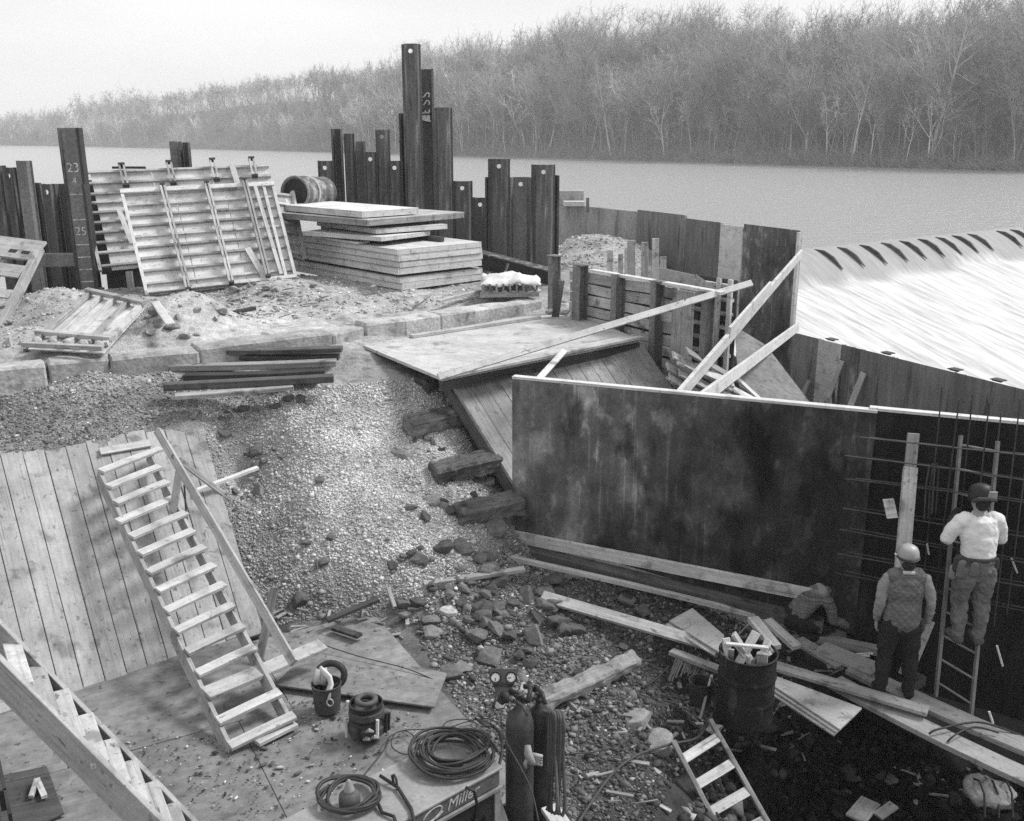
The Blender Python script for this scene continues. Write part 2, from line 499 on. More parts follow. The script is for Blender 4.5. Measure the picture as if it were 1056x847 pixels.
# ================================================================== TERRAIN
CPTS = []            # X, Y, z, tone
def cp(px, py, zr, tone):
    p = Z(px, py, zr)
    CPTS.append((p.x, p.y, p.z, tone))
def cw(x, y, zr, tone):
    CPTS.append((x, y, zr + CAMZ, tone))
# plateau behind the curb
for q in [(20, 345, -3.1, 0.37), (150, 330, -3.1, 0.39), (250, 318, -3.05, 0.39), (300, 300, -3.0, 0.35), (400, 312, -3.08, 0.39), (500, 303, -3.1, 0.37),
          (560, 296, -3.12, 0.31), (560, 278, -3.1, 0.25), (85, 300, -3.1, 0.31), (20, 305, -3.1, 0.31), (200, 303, -3.0, 0.29), (200, 350, -3.06, 0.41), (90, 366, -3.04, 0.41),
          (300, 338, -3.12, 0.41), (-60, 340, -3.1, 0.36), (620, 262, -3.2, 0.35), (590, 250, -3.2, 0.37), (680, 262, -3.3, 0.35)]:
    cp(*q)
# below the curb, top of the gravel bank
for q in [(60, 410, -3.5, .24), (150, 402, -3.52, .24), (60, 432, -3.71, .2), (300, 396, -3.58, .24), (380, 384, -3.5, .25), (450, 395, -3.62, .25), (0, 418, -3.52, .2), (-80, 425, -3.52, .2),
          (40, 445, -3.77, .19), (120, 433, -3.76, .22), (235, 440, -4.0, .28), (245, 500, -4.8, .3),
          (300, 430, -3.9, 0.36), (400, 420, -3.85, 0.39), (320, 500, -4.6, 0.43), (400, 500, -4.6, 0.47), (450, 450, -4.2, 0.44), (350, 560, -5.1, 0.36), (420, 570, -5.15, 0.35),
          (460, 520, -4.85, .3), (290, 580, -5.3, .2), (300, 630, -5.72, .14), (400, 640, -5.78, .15), (480, 600, -5.5, .19), (505, 525, -5.0, .2), (480, 420, -4.0, .3),
          (520, 480, -5.0, .15), (262, 520, -4.95, .3), (270, 600, -5.5, .2)]:
    cp(*q)
# under the left bulkhead and the working floor
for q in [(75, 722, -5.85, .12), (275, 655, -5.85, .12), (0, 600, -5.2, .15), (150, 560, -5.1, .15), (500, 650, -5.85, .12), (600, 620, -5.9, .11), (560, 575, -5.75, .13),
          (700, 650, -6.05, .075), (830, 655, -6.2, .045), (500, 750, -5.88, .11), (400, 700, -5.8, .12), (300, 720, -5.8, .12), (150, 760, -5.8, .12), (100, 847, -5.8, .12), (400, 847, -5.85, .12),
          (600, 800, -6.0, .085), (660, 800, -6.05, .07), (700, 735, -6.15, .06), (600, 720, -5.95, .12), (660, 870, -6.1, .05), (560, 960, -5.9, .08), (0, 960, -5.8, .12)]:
    cp(*q)
# the pit: its shade is put into the near-black ground tones
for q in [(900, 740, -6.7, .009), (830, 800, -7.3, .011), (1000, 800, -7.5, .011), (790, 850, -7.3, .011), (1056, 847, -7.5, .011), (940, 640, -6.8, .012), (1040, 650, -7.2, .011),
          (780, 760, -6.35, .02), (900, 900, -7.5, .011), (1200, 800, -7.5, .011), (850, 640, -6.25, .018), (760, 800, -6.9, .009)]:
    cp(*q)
# between the big form and the lagging, then the right wall
for q in [(-6.4, 11.85, -4.12, .25), (-7.4, 11.4, -4.12, .25), (-5.4, 12.5, -4.08, .25), (-4.3, 13.2, -4.02, .26), (1.2, 14.6, -4.9, .1), (3.2, 13.6, -5.7, .08), (4.6, 13.6, -5.8, .07), (4.2, 16.0, -5.6, .09), (5.8, 19.0, -5.7, .1), (6.2, 14.0, -6.0, .06), (7.5, 14.5, -6.2, .05), (2.6, 18.5, -3.5, .3), (4.0, 19.5, -3.8, .25),
          (2.0, 21.0, -3.3, .34), (4.5, 23.0, -4.0, .25), (3.2, 27.0, -3.5, .3), (2.6, 15.2, -4.9, .1),
          # river bed outside the works
          (9.8, 22.0, -12.0, .1), (11.5, 16.0, -12.0, .1), (13.5, 10.0, -12.0, .1), (9.0, 28.0, -12.0, .1), (16, 18, -14, .1), (-14, 26, -7.0, .1), (-8, 28, -7.0, .1), (-2, 30, -7.0, .1), (3, 37, -7, .1), (10, 36, -12.0, .1),
          (-20, 24, -7.0, .1), (-12, 19, -3.2, .3), (-6, 23, -3.2, .3), (-1, 25, -3.2, .3), (-14, 14, -3.3, .3), (-10, 8, -5.4, .15), (-8, 5, -5.8, .12), (0, 3, -5.9, .1), (6, 3, -7.0, .03), (-14, 2, -5.6, .12), (13, 3, -7.6, .03)]:
    cw(*q)
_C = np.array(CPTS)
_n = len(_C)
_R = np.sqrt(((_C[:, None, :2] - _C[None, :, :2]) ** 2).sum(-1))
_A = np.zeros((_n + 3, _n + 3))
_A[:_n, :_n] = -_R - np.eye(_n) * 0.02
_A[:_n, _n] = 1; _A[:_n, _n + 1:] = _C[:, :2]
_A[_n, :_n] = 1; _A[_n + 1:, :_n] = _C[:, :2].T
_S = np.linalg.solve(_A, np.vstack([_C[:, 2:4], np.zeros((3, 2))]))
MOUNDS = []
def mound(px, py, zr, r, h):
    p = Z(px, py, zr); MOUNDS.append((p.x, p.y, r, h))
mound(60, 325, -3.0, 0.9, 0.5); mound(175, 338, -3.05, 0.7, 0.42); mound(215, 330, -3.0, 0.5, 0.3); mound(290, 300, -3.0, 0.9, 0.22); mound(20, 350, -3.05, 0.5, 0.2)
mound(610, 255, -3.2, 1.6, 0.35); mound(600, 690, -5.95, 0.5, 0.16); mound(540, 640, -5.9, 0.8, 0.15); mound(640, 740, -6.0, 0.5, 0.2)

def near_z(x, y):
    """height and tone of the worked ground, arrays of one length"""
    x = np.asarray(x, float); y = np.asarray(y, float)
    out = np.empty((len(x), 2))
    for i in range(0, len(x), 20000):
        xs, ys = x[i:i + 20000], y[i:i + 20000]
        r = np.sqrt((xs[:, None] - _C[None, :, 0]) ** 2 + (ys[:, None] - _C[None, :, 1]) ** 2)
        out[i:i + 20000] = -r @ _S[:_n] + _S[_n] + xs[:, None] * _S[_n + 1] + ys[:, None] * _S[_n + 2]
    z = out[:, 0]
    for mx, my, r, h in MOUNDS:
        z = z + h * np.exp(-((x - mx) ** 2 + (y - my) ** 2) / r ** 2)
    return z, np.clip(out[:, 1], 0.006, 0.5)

WATER = -5.0
LOW = -6.7
SHORE = [(-900, 151)] + [(-300, 150), (0, 150.3), (45, 150.4), (340, 157), (560, 163), (800, 170), (1056, 177), (1300, 184), (1700, 196)]
SHW = [Z(px, py, WATER) for px, py in SHORE[1:]]
SX = np.array([p.x for p in SHW]); SY = np.array([p.y for p in SHW])
SKY = [(-300, 128), (0, 128), (45, 127), (60, 119), (120, 106), (200, 94), (260, 83), (320, 74), (400, 72), (450, 62), (520, 52), (590, 34), (640, 30), (660, 38), (700, 26), (760, 30), (800, 40), (860, 38), (920, 34), (960, 30), (1000, 30), (1056, 28), (1700, 20)]
# hill height as function of column u = (px-cx)
def shore_y(x):
    return np.interp(x, SX, SY)
def far_z(x, y):
    s = shore_y(x)
    t = y - s
    px = CX + FPX * x / (np.maximum(y, 1) * CP + 5 * SP)
    sk = np.interp(px, [a for a, b in SKY], [b for a, b in SKY])
    ang = np.arctan((CY - sk) / FPX) - PITCH
    ridge = CAMZ + np.tan(ang) * (s + 42) - np.interp(px, [300, 470], [9.5, 15.0])
    ridge = np.maximum(ridge, CAMZ + WATER + 2.0)
    base = CAMZ + WATER
    k = np.clip((t - 1) / 42.0, 0, 1)
    k = k * k * (3 - 2 * k) * 0.75 + k * 0.25
    z = base + 0.7 * np.clip(t / 1.5, -1, 1) + (ridge - base - 0.7) * k
    z = np.where(t < -1.5, base - 2.5, z)
    z = z - np.clip(t - 60, 0, 1e9) * 0.02
    return z

def axis(segs):
    out = []
    for a, b, s in segs:
        out.append(np.arange(a, b, s))
    return np.concatenate(out + [[segs[-1][1]]])
gx = axis([(-900, -300, 60), (-300, -60, 8), (-60, -14, 2), (-14, 11, 0.075), (11, 60, 1.6), (60, 300, 8), (300, 900, 60)])
gy = axis([(-60, 2, 4), (2, 24, 0.075), (24, 40, 0.5), (40, 130, 4), (130, 420, 6), (420, 720, 12), (720, 960, 80)])
GX, GY = np.meshgrid(gx, gy)
fx, fy = GX.ravel(), GY.ravel()
nz_, tn_ = near_z(fx, fy)
far = fy > 60
zz = nz_.copy()
bed = CAMZ - 15.0
zz = np.where((fy > 38) | (np.abs(fx) > 30), np.minimum(bed, zz), zz)
zz = np.where((fy <= 38) & (fy < 15) & (fx < -14), np.clip(nz_, -2, 3), zz)
zz[fy < 2] = np.clip(zz[fy < 2], -2, 0.6)
zz[far] = far_z(fx[far], fy[far])
fine = (fx > -14) & (fx < 11) & (fy > 2) & (fy < 24)
idx = np.nonzero(fine)[0]
rough_ = np.empty(len(idx))
for n_, i in enumerate(idx):
    rough_[n_] = noise.fractal((fx[i] * 1.6, fy[i] * 1.6, 0.0), 0.9, 2.2, 5) * 0.045
zz[idx] += rough_
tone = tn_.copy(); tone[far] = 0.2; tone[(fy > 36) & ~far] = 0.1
keep3 = np.arange(len(fx)).reshape(GX.shape)
F = np.stack([keep3[:-1, :-1].ravel(), keep3[:-1, 1:].ravel(), keep3[1:, 1:].ravel(), keep3[1:, :-1].ravel()], 1)
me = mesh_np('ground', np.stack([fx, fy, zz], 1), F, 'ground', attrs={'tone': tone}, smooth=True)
tag(obj_of('ground', me), kind='structure')

def tz(x, y):
    z, _ = near_z([x], [y])
    return float(z[0]) + noise.fractal((x * 1.6, y * 1.6, 0.0), 0.9, 2.2, 5) * 0.045

def G(px, py, lift=0.0, tmax=34.0):
    d = ray(px, py)
    ts = np.linspace(4, tmax, 1200)
    z, _ = near_z(d.x * ts, d.y * ts)
    below = np.nonzero(d.z * ts + CAMZ < z)[0]
    t = ts[below[0]] if len(below) else tmax
    return Vector((d.x * t, d.y * t, d.z * t + CAMZ + lift))

# ================================================================== WATER
M['river'] = None
m = bpy.data.materials.new('river_water'); m.use_nodes = True
nt = m.node_tree; bs = nt.nodes["Principled BSDF"]
bs.inputs["Base Color"].default_value = (0.34, 0.34, 0.34, 1)
bs.inputs["Roughness"].default_value = 0.2
bs.inputs["Specular IOR Level"].default_value = 0.5
geo = nt.nodes.new("ShaderNodeNewGeometry")
mp = nt.nodes.new("ShaderNodeMapping"); mp.inputs["Rotation"].default_value = (0, 0, 0.5); mp.inputs["Scale"].default_value = (0.7, 2.0, 1)
nt.links.new(geo.outputs["Position"], mp.inputs["Vector"])
t1 = nt.nodes.new("ShaderNodeTexNoise"); t1.inputs["Scale"].default_value = 0.7; t1.inputs["Detail"].default_value = 6; t1.inputs["Roughness"].default_value = 0.65
nt.links.new(mp.outputs[0], t1.inputs["Vector"])
bp = nt.nodes.new("ShaderNodeBump"); bp.inputs["Strength"].default_value = 0.85; bp.inputs["Distance"].default_value = 0.4
nt.links.new(t1.outputs["Fac"], bp.inputs["Height"]); nt.links.new(bp.outputs[0], bs.inputs["Normal"])
M['river'] = m
A_ = Z(828, 257, WATER); B_ = Z(1056, 234, WATER)
cd = (B_ - A_); cd.z = 0; cd.normalize()
dn = Vector((cd.y, -cd.x, 0))                 # downstream
C0 = A_ - cd * 12; C1 = B_ + cd * 120
outl = [(-900, 16), (-9, 22.3), (-5.6, 27), (1.8, 27.2), (2.4, 33.6), (C0.x, C0.y), (C1.x, C1.y), (500, C1.y + 60), (500, 900), (-900, 900)]
mb = MB()
mb.slab([(x, y, CAMZ + WATER) for x, y in outl], (0, 0, -0.3))
w = mb.build('river', 'river'); tag(w, kind='structure')

# spillway sheet and white water below it: one surface along the crest
m = bpy.data.materials.new('white_water'); m.use_nodes = True
nt = m.node_tree; bs = nt.nodes["Principled BSDF"]
bs.inputs["Roughness"].default_value = 0.75
at = nt.nodes.new("ShaderNodeAttribute"); at.attribute_name = 'flow'
n1 = nt.nodes.new("ShaderNodeTexNoise"); n1.inputs["Scale"].default_value = 1.0; n1.inputs["Detail"].default_value = 7; n1.inputs["Roughness"].default_value = 0.65
at2 = nt.nodes.new("ShaderNodeAttribute"); at2.attribute_name = 'lc'
mp2 = nt.nodes.new("ShaderNodeMapping"); mp2.inputs["Scale"].default_value = (4.2, 0.3, 1)
nt.links.new(at2.outputs["Vector"], mp2.inputs["Vector"]); nt.links.new(mp2.outputs[0], n1.inputs["Vector"])
mr = nt.nodes.new("ShaderNodeMapRange"); mr.inputs[1].default_value = 0.26; mr.inputs[2].default_value = 0.63; mr.inputs[3].default_value = 0.0; mr.inputs[4].default_value = 1.0
nt.links.new(n1.outputs["Fac"], mr.inputs[0])
# flow: 0 = clear water sliding over the crest, 1 = foam
ad = nt.nodes.new("ShaderNodeMath"); ad.operation = 'MULTIPLY'
ad0 = nt.nodes.new("ShaderNodeMath"); ad0.operation = 'POWER'; ad0.inputs[1].default_value = 0.75
nt.links.new(mr.outputs[0], ad0.inputs[0])
nt.links.new(at.outputs["Fac"], ad.inputs[0]); nt.links.new(ad0.outputs[0], ad.inputs[1])
mx = nt.nodes.new("ShaderNodeMapRange"); mx.inputs[3].default_value = 0.17; mx.inputs[4].default_value = 0.62
nt.links.new(ad.outputs[0], mx.inputs[0])
cb = nt.nodes.new("ShaderNodeCombineColor")
for i in range(3): nt.links.new(mx.outputs[0], cb.inputs[i])
nt.links.new(cb.outputs[0], bs.inputs["Base Color"])
M['foam'] = m
us = np.arange(-30, 62, 0.3)
vs_ = np.concatenate([np.arange(0, 3.2, 0.16), np.arange(3.2, 44, 0.35)])
U, V = np.meshgrid(us, vs_)
uu, vv = U.ravel(), V.ravel()
zf = np.where(vv < 2.4, WATER + 0.02 - (1.25) * (vv / 2.4) ** 1.7, 0)
zf = np.where(vv >= 2.4, -6.23 - 0.3 * np.clip(vv - 2.4, 0, 15), zf)
amp = np.clip((vv - 1.6) / 2.0, 0, 1)
disp = np.array([noise.fractal((a * 0.55, b * 0.16, 0.0), 0.8, 2.1, 5) for a, b in zip(uu, vv)])
disp2 = np.array([noise.noise((a * 1.9, b * 0.7, 4.0)) for a, b in zip(uu, vv)])
zf = zf + amp * (0.12 * disp + 0.05 * disp2) + 0.03 * disp * (1 - amp)
wx = A_.x + cd.x * uu + dn.x * vv; wy = A_.y + cd.y * uu + dn.y * vv
ids = np.arange(len(uu)).reshape(U.shape)
F = np.stack([ids[:-1, :-1].ravel(), ids[1:, :-1].ravel(), ids[1:, 1:].ravel(), ids[:-1, 1:].ravel()], 1)
# bank line of the works: keep only water on the river side
BK = [(3.0, 40.0), (6.75, 24.6), (9.4, 16.4), (14, 8), (30, -20)]
bx = np.interp(-wy, [-b for a, b in BK], [a for a, b in BK])
ok = wx > bx
F = F[ok[F].all(1)]
flow = np.clip((vv - 1.9 + 0.5 * disp) / 0.9, 0.3, 1)
me = mesh_np('white_water', np.stack([wx, wy, zf + CAMZ], 1), F, 'foam', attrs={'flow': flow}, smooth=True)
a = me.attributes.new('lc', 'FLOAT_VECTOR', 'POINT'); a.data.foreach_set('vector', np.stack([uu, vv, zf], 1).astype(np.float32).ravel())
tag(obj_of('white_water', me), kind='structure')

# dark timber struts standing out of the falling sheet
for k, px in enumerate([834, 857, 880, 902, 921, 940, 958, 975, 991, 1021, 1035, 1049]):
    cpx = LN(px, 257 - (px - 828) * 0.1, A_, B_)
    c = Vector((cpx.x, cpx.y, CAMZ + WATER))
    mb = MB()
    up_ = Vector((0, 0, 1))
    q = [c + dn * .35 + up_ * .0, c + dn * .85 - up_ * .02, c + dn * 1.4 - up_ * .26, c + dn * 1.95 - up_ * .76, c + dn * 1.7 - up_ * .64, c + dn * 1.0 - up_ * .32]
    mb.slab([p - cd * .06 for p in q], cd * .12)
    o = mb.build('dam_strut', 'timber', bevel=0.01)
    tag(o, 'dark wet strut sticking out of the water sheet on the dam crest', 'dam strut', 'dam struts along the crest')

# ================================================================== TREES
def segs_mesh(segs, n):
    """segs (m,8): p0 p1 r0 r1 -> prisms"""
    s = np.asarray(segs, dtype=np.float64)
    p0, p1, r0, r1 = s[:, 0:3], s[:, 3:6], s[:, 6], s[:, 7]
    d = p1 - p0
    d /= np.maximum(np.linalg.norm(d, axis=1, keepdims=True), 1e-9)
    ref = np.where(np.abs(d[:, 2:3]) < 0.9, np.array([[0, 0, 1.0]]), np.array([[1.0, 0, 0]]))
    a = np.cross(d, ref); a /= np.maximum(np.linalg.norm(a, axis=1, keepdims=True), 1e-9)
    b = np.cross(d, a)
    m_ = len(s)
    vs = np.empty((m_, 2, n, 3))
    for k in range(n):
        an = 2 * math.pi * k / n
        o = a * math.cos(an) + b * math.sin(an)
        vs[:, 0, k] = p0 + o * r0[:, None]
        vs[:, 1, k] = p1 + o * r1[:, None]
    base = (np.arange(m_) * 2 * n)[:, None]
    fs = []
    for k in range(n):
        k2 = (k + 1) % n
        fs.append(np.concatenate([base + k, base + k2, base + n + k2, base + n + k], 1))
    return vs.reshape(-1, 3), np.concatenate(fs, 0)

def grow_tree(seed, h, spread=0.42, lim=11, fine=4, tw=0.02, lean=0.05, kmin=0.28, lead=0.26):
    rg = random.Random(seed)
    trunk, crown = [], []
    def rv(s):
        return Vector((rg.gauss(0, s), rg.gauss(0, s), rg.gauss(0, s)))
    def path(p, d, L, r, n, wob, up, store):
        pts = [(p, r)]
        for i in range(n):
            d2 = (d + rv(wob) + Vector((0, 0, up))).normalized()
            q = p + d2 * (L / n)
            r2 = r * (1 - 0.72 / n * (1 + i * 0.12))
            store.append((*p, *q, r, r2))
            p, r, d = q, r2, d2
            pts.append((p, r))
        return pts, d
    d0 = Vector((rg.gauss(0, lean), rg.gauss(0, lean), 1)).normalized()
    r0 = h * 0.0105 + 0.05
    tp, td = path(Vector((0, 0, 0)), d0, h * 0.74, r0, 8, 0.07, 0.05, trunk)
    starts = []
    for i in range(lim):
        k = rg.uniform(kmin, 1.0)
        j = min(int(k * 8), 7)
        p = tp[j][0].lerp(tp[j + 1][0], k * 8 - j) if k < 1 else tp[8][0]
        az = rg.uniform(0, 6.283); el = rg.uniform(0.5, 1.1)
        d = Vector((math.cos(az) * math.cos(el), math.sin(az) * math.cos(el), math.sin(el)))
        L = h * spread * (1.15 - 0.55 * k) * rg.uniform(0.75, 1.2)
        starts.append((p, d, L, tp[j][1] * 0.55))
    starts.append((tp[8][0], td, h * lead, tp[8][1]))
    for p, d, L, r in starts:
        lp, ld = path(p, d, L, r, 5, 0.13, 0.1, trunk)
        for _ in range(fine + 2):
            k = rg.uniform(0.25, 1.0); j = min(int(k * 5), 4)
            q = lp[j][0].lerp(lp[j + 1][0], k * 5 - j)
            d2 = (ld + rv(0.55) + Vector((0, 0, 0.2))).normalized()
            bp_, bd = path(q, d2, L * rg.uniform(0.4, 0.62), max(lp[j][1] * 0.5, tw * 1.5), 3, 0.2, 0.08, crown)
            for _ in range(fine):
                k = rg.uniform(0.2, 1.0); j = min(int(k * 3), 2)
                q2 = bp_[j][0].lerp(bp_[j + 1][0], k * 3 - j)
                d3 = (bd + rv(0.6)).normalized()
                tp_, td_ = path(q2, d3, L * rg.uniform(0.2, 0.36), tw * 1.15, 2, 0.25, 0.06, crown)
                for _ in range(fine - 1):
                    q3 = tp_[rg.randint(0, 2)][0]
                    d4 = (td_ + rv(0.6)).normalized()
                    e = q3 + d4 * L * rg.uniform(0.09, 0.2)
                    crown.append((*q3, *e, tw * 0.8, tw * 0.5))
    return np.array(trunk), np.array(crown)

TREES = []
for s in range(7):
    tr, cr = grow_tree(100 + s, 20.0, spread=[.4, .46, .36, .5, .42, .38, .3][s], kmin=[.28, .45, .3, .5, .28, .4, .3][s], lead=[.2, .14, .26, .12, .2, .2, .26][s], lim=[11, 13, 10, 14, 12, 9, 10][s], fine=4, tw=0.026, lean=[.03, .06, .1, .04, .08, .13, .02][s])
    v1, f1 = segs_mesh(tr, 6); v2, f2 = segs_mesh(cr, 3)
    TREES.append((mesh_np('trunk', v1, f1, 'bark', smooth=True), mesh_np('crown', v2, f2, 'twig')))
PALE = []
for me_t, me_c in TREES:
    a, b = me_t.copy(), me_c.copy()
    a.materials[0] = M['bark_l']; b.materials[0] = M['twig_l']
    PALE.append((a, b))

rg = random.Random(5)
def far_pt(px, back):
    """point on the far bank, seen in picture column px, back metres behind the shore"""
    lo, hi = 40.0, 900.0
    for _ in range(50):
        md = (lo + hi) / 2
        x = (px - CX) / FPX * (md * CP + 5 * SP)
        if md - float(shore_y(x)) < back: lo = md
        else: hi = md
    x = (px - CX) / FPX * (lo * CP + 5 * SP)
    z = float(far_z(np.array([x]), np.array([lo]))[0])
    return Vector((x, lo, z))

def put_tree(px, back, h, k, pale, rz, label, group=None):
    p = far_pt(px, back)
    src = PALE if pale else TREES
    t = thing('bare_tree', label, 'tree', p - Vector((0, 0, 0.2)), group)
    t.rotation_euler = (0, 0, rz)
    s = h / 20.0
    t.scale = (s, s, s)
    obj_of('trunk', src[k][0], parent=t); obj_of('crown', src[k][1], parent=t)
    return t
# trees one can pick out
put_tree(603, 10, 26, 3, False, 0.4, 'wide round crowned bare tree rising above the far bank right of the tall piles')
put_tree(712, 8, 27, 1, False, 1.9, 'broad tangled bare tree topping the skyline on the far bank above the dark form panel')
put_tree(566, 5, 17, 5, True, 0.2, 'pale leaning birch-like tree low on the far bank right of the tall piles')
put_tree(813, 3, 16, 5, True, 2.1, 'thin white trunk slanting left on the far bank above the form corner')
put_tree(829, 3, 18, 0, True, 1.1, 'thin white forked trunk beside the slanting white one on the far bank')
put_tree(878, 2, 20, 2, True, 3.9, 'white tree with a low wide fork on the far bank')
put_tree(906, 3, 21, 6, False, 0.6, 'slim dark straight tree just right of the white forked tree')
put_tree(960, 4, 27, 4, True, 5.0, 'tallest pale tree on the right of the far bank, poking above the skyline')
put_tree(1046, 4, 25, 3, False, 2.6, 'dark heavy limbed tree at the right edge of the far bank')
put_tree(768, 6, 17, 2, False, 4.4, 'crooked dark tree on the far bank above the lighter plywood strip')
for i in range(64):
    px = 430 + 650 * (i + rg.random()) / 64
    lab = 'bare grey tree standing in the crowded front row of the far bank'
    put_tree(px, rg.uniform(0.5, 14), rg.uniform(12, 20), rg.randrange(7), rg.random() < 0.13, rg.uniform(0, 6.28), lab, 'bare trees along the far bank')

# the wood behind, one mass
def low_set(n, seed, **kw):
    out = []
    for q in range(n):
        tr, cr = grow_tree(seed + q, 16.0, **kw)
        v1, f1 = segs_mesh(tr, 3); v2, f2 = segs_mesh(cr, 3)
        out.append((np.concatenate([v1, v2]), np.concatenate([f1, f2 + len(v1)])))
    return out
NEARW = low_set(3, 300, spread=0.46, lim=6, fine=4, tw=0.022, lean=0.08, kmin=.4, lead=.14) + low_set(4, 310, spread=0.52, lim=6, fine=4, tw=0.022, lean=0.06, kmin=.5, lead=.12)
FARW = low_set(6, 340, spread=0.5, lim=5, fine=3, tw=0.042, lean=0.08, kmin=.1, lead=.14)
VV, FF, off, TT = [], [], 0, []
for i in range(2450):
    if i < 850:
        px = rg.uniform(420, 1120); back = rg.uniform(2, 50) if rg.random() < 0.75 else rg.uniform(36, 50)
        v, f = NEARW[rg.randrange(7)]; s = rg.uniform(0.5, 1.18)
        if back < 14: s *= rg.uniform(.5, .9)
    else:
        px = rg.uniform(-70, 560) if rg.random() < .85 else rg.uniform(300, 1120); back = rg.uniform(0.3, 58) if px > 48 else rg.uniform(0, 30)
        v, f = FARW[rg.randrange(6)]; s = rg.uniform(0.72, 1.08) * (0.75 if px < 48 else 1.0) * float(np.interp(px, [300, 470], [.63, 1.0]))
    if i > 2150: px = rg.uniform(-70, 160); back = rg.uniform(.3, 40)
    p = far_pt(px, back)
    an = rg.uniform(0, 6.28); c_, s_ = math.cos(an), math.sin(an)
    q = np.stack([v[:, 0] * c_ - v[:, 1] * s_, v[:, 0] * s_ + v[:, 1] * c_, v[:, 2]], 1) * s + np.array(p)
    VV.append(q); FF.append(f + off); off += len(v); TT.append(np.full(len(v), math.exp(rg.gauss(-.05, .42)), np.float32))
me = mesh_np('far_wood', np.concatenate(VV), np.concatenate(FF), 'wood', attrs={'tone': np.concatenate(TT)})
tag(obj_of('far_wood', me), 'leafless grey wood covering the hillside across the river', 'wood', kind='stuff')
# brush along the water's edge and under the trees
sg = []
for i in range(9000):
    px = rg.uniform(-40, 1120)
    back = rg.uniform(-0.3, 5) if i < 4000 else rg.uniform(2, 48)
    p = far_pt(px, back) + Vector((0, 0, -0.2))
    hh_ = max(.25, noise.noise((px * .045, back * .3, 2.0)) + .75) * (1.0 if i < 4000 else 2.2)
    for _ in range(5):
        d = Vector((rg.gauss(0, .6), rg.gauss(0, .6), 1)).normalized()
        q = p + d * rg.uniform(0.4, 2.2) * hh_
        sg.append((*p, *q, 0.035, 0.015))
        d2 = (d + Vector((rg.gauss(0, .7), rg.gauss(0, .7), rg.gauss(0, .5)))).normalized()
        e = q + d2 * rg.uniform(0.4, 1.4) * hh_
        sg.append((*q, *e, 0.022, 0.012))
v, f = segs_mesh(np.array(sg), 3)
tag(obj_of('shore_brush', mesh_np('shore_brush', v, f, 'twig_l')), 'tangled pale brush along the water line of the far bank', 'brush', kind='stuff')

# ================================================================== HAZE (the damp air between here and the far bank)
hz = bpy.data.materials.new('haze'); hz.use_nodes = True
nt = hz.node_tree
nt.nodes.remove(nt.nodes["Principled BSDF"])
pv = nt.nodes.new("ShaderNodeVolumePrincipled")
pv.inputs["Color"].default_value = (0.9, 0.9, 0.9, 1)
pv.inputs["Density"].default_value = 0.0007
nt.links.new(pv.outputs[0], nt.nodes["Material Output"].inputs["Volume"])
M['haze'] = hz
mb = MB(); mb.box((0, 460, 15), (2000, 1200, 100))
o = mb.build('haze', 'haze'); tag(o, kind='stuff')
# ================================================================== CURB STONES
cpx = [(-60, 386), (48, 375), (113, 369), (205, 360), (345, 343), (377, 335), (418, 330), (456, 324), (562, 308)]
clab = ['long weathered curb block at the left edge of the embankment', 'short curb block left of the one with the stained face', 'curb block with a stained face below the lying form panel',
        'long curb block partly hidden behind the pile of dark timbers', 'short broken curb block just left of the sunken plywood platform', 'curb block with a dark end behind the platform corner',
        'small curb block in front of the white-covered pallet stack corner', 'longest right-hand curb block along the back of the platform']
for i in range(8):
    a, b = Z(*cpx[i], -3.05), Z(*cpx[i + 1], -3.05)
    d = (b - a).normalized(); n = Vector((-d.y, d.x, 0))
    a = a + d * 0.004; b = b - d * 0.004
    dz = random.uniform(-0.03, 0.03); oy = random.uniform(-0.03, 0.03)
    c0, c1 = a + n * (0.24 + oy) + Vector((0, 0, -0.26 + dz)), b + n * (0.24 + oy) + Vector((0, 0, -0.26 + dz + random.uniform(-.02, .02)))
    mb = MB()
    mb.board(c0, c1, 0.44, 0.52, seg=max(2, int((b - a).length / 0.3)), bow=random.uniform(-.02, .02))
    o = mb.build('curb_block', 'stone', bevel=0.035)
    tag(o, clab[i], 'curb block', 'curb blocks along the embankment edge')
    dm = o.modifiers.new('rough', 'DISPLACE')
    tx = bpy.data.textures.new('block_rough', 'CLOUDS'); tx.noise_scale = 0.25
    dm.texture = tx; dm.strength = 0.09; dm.texture_coords = 'GLOBAL'

# ================================================================== LEFT BULKHEAD (sloping planks)
def lerp(a, b, k): return a + (b - a) * k
bl = thing('plank_bulkhead', 'sloping bulkhead of grey tongue and groove planks under the ladder stair', 'bulkhead', Z(150, 690, -5.76))
TL, TR = Z(-70, 484, -3.98), Z(207, 435, -3.9)
BL, BR = Z(-10, 745, -5.76), Z(272, 652, -5.76)
nb = 13
nrm = (TR - TL).cross(BL - TL).normalized()
if nrm.z < 0: nrm = -nrm
mb = MB()
for i in range(nb):
    k0, k1 = i / nb, (i + 1) / nb
    g = 0.006
    a, b = TL.lerp(TR, (k0 + k1) / 2), BL.lerp(BR, (k0 + k1) / 2)
    wd = ((TR - TL).length / nb + (BR - BL).length / nb) / 2 - 0.012
    up = nrm * random.uniform(-0.008, 0.008)
    e0, e1 = random.uniform(-.06, .06), random.uniform(-.07, .05)
    dr = (b - a).normalized()
    ta, tb_ = TL.lerp(TR, k0) + (TR - TL).normalized() * .004, TL.lerp(TR, k1) - (TR - TL).normalized() * .004
    ba, bb_ = BL.lerp(BR, k0) + (TR - TL).normalized() * .004, BL.lerp(BR, k1) - (TR - TL).normalized() * .004
    mb.slab([ta + up - dr * e0, tb_ + up - dr * e0, bb_ + up + dr * e1, ba + up + dr * e1], -nrm * 0.06, lx=dr)
mb.build('plank_face', 'slope', bl, bevel=0.006)
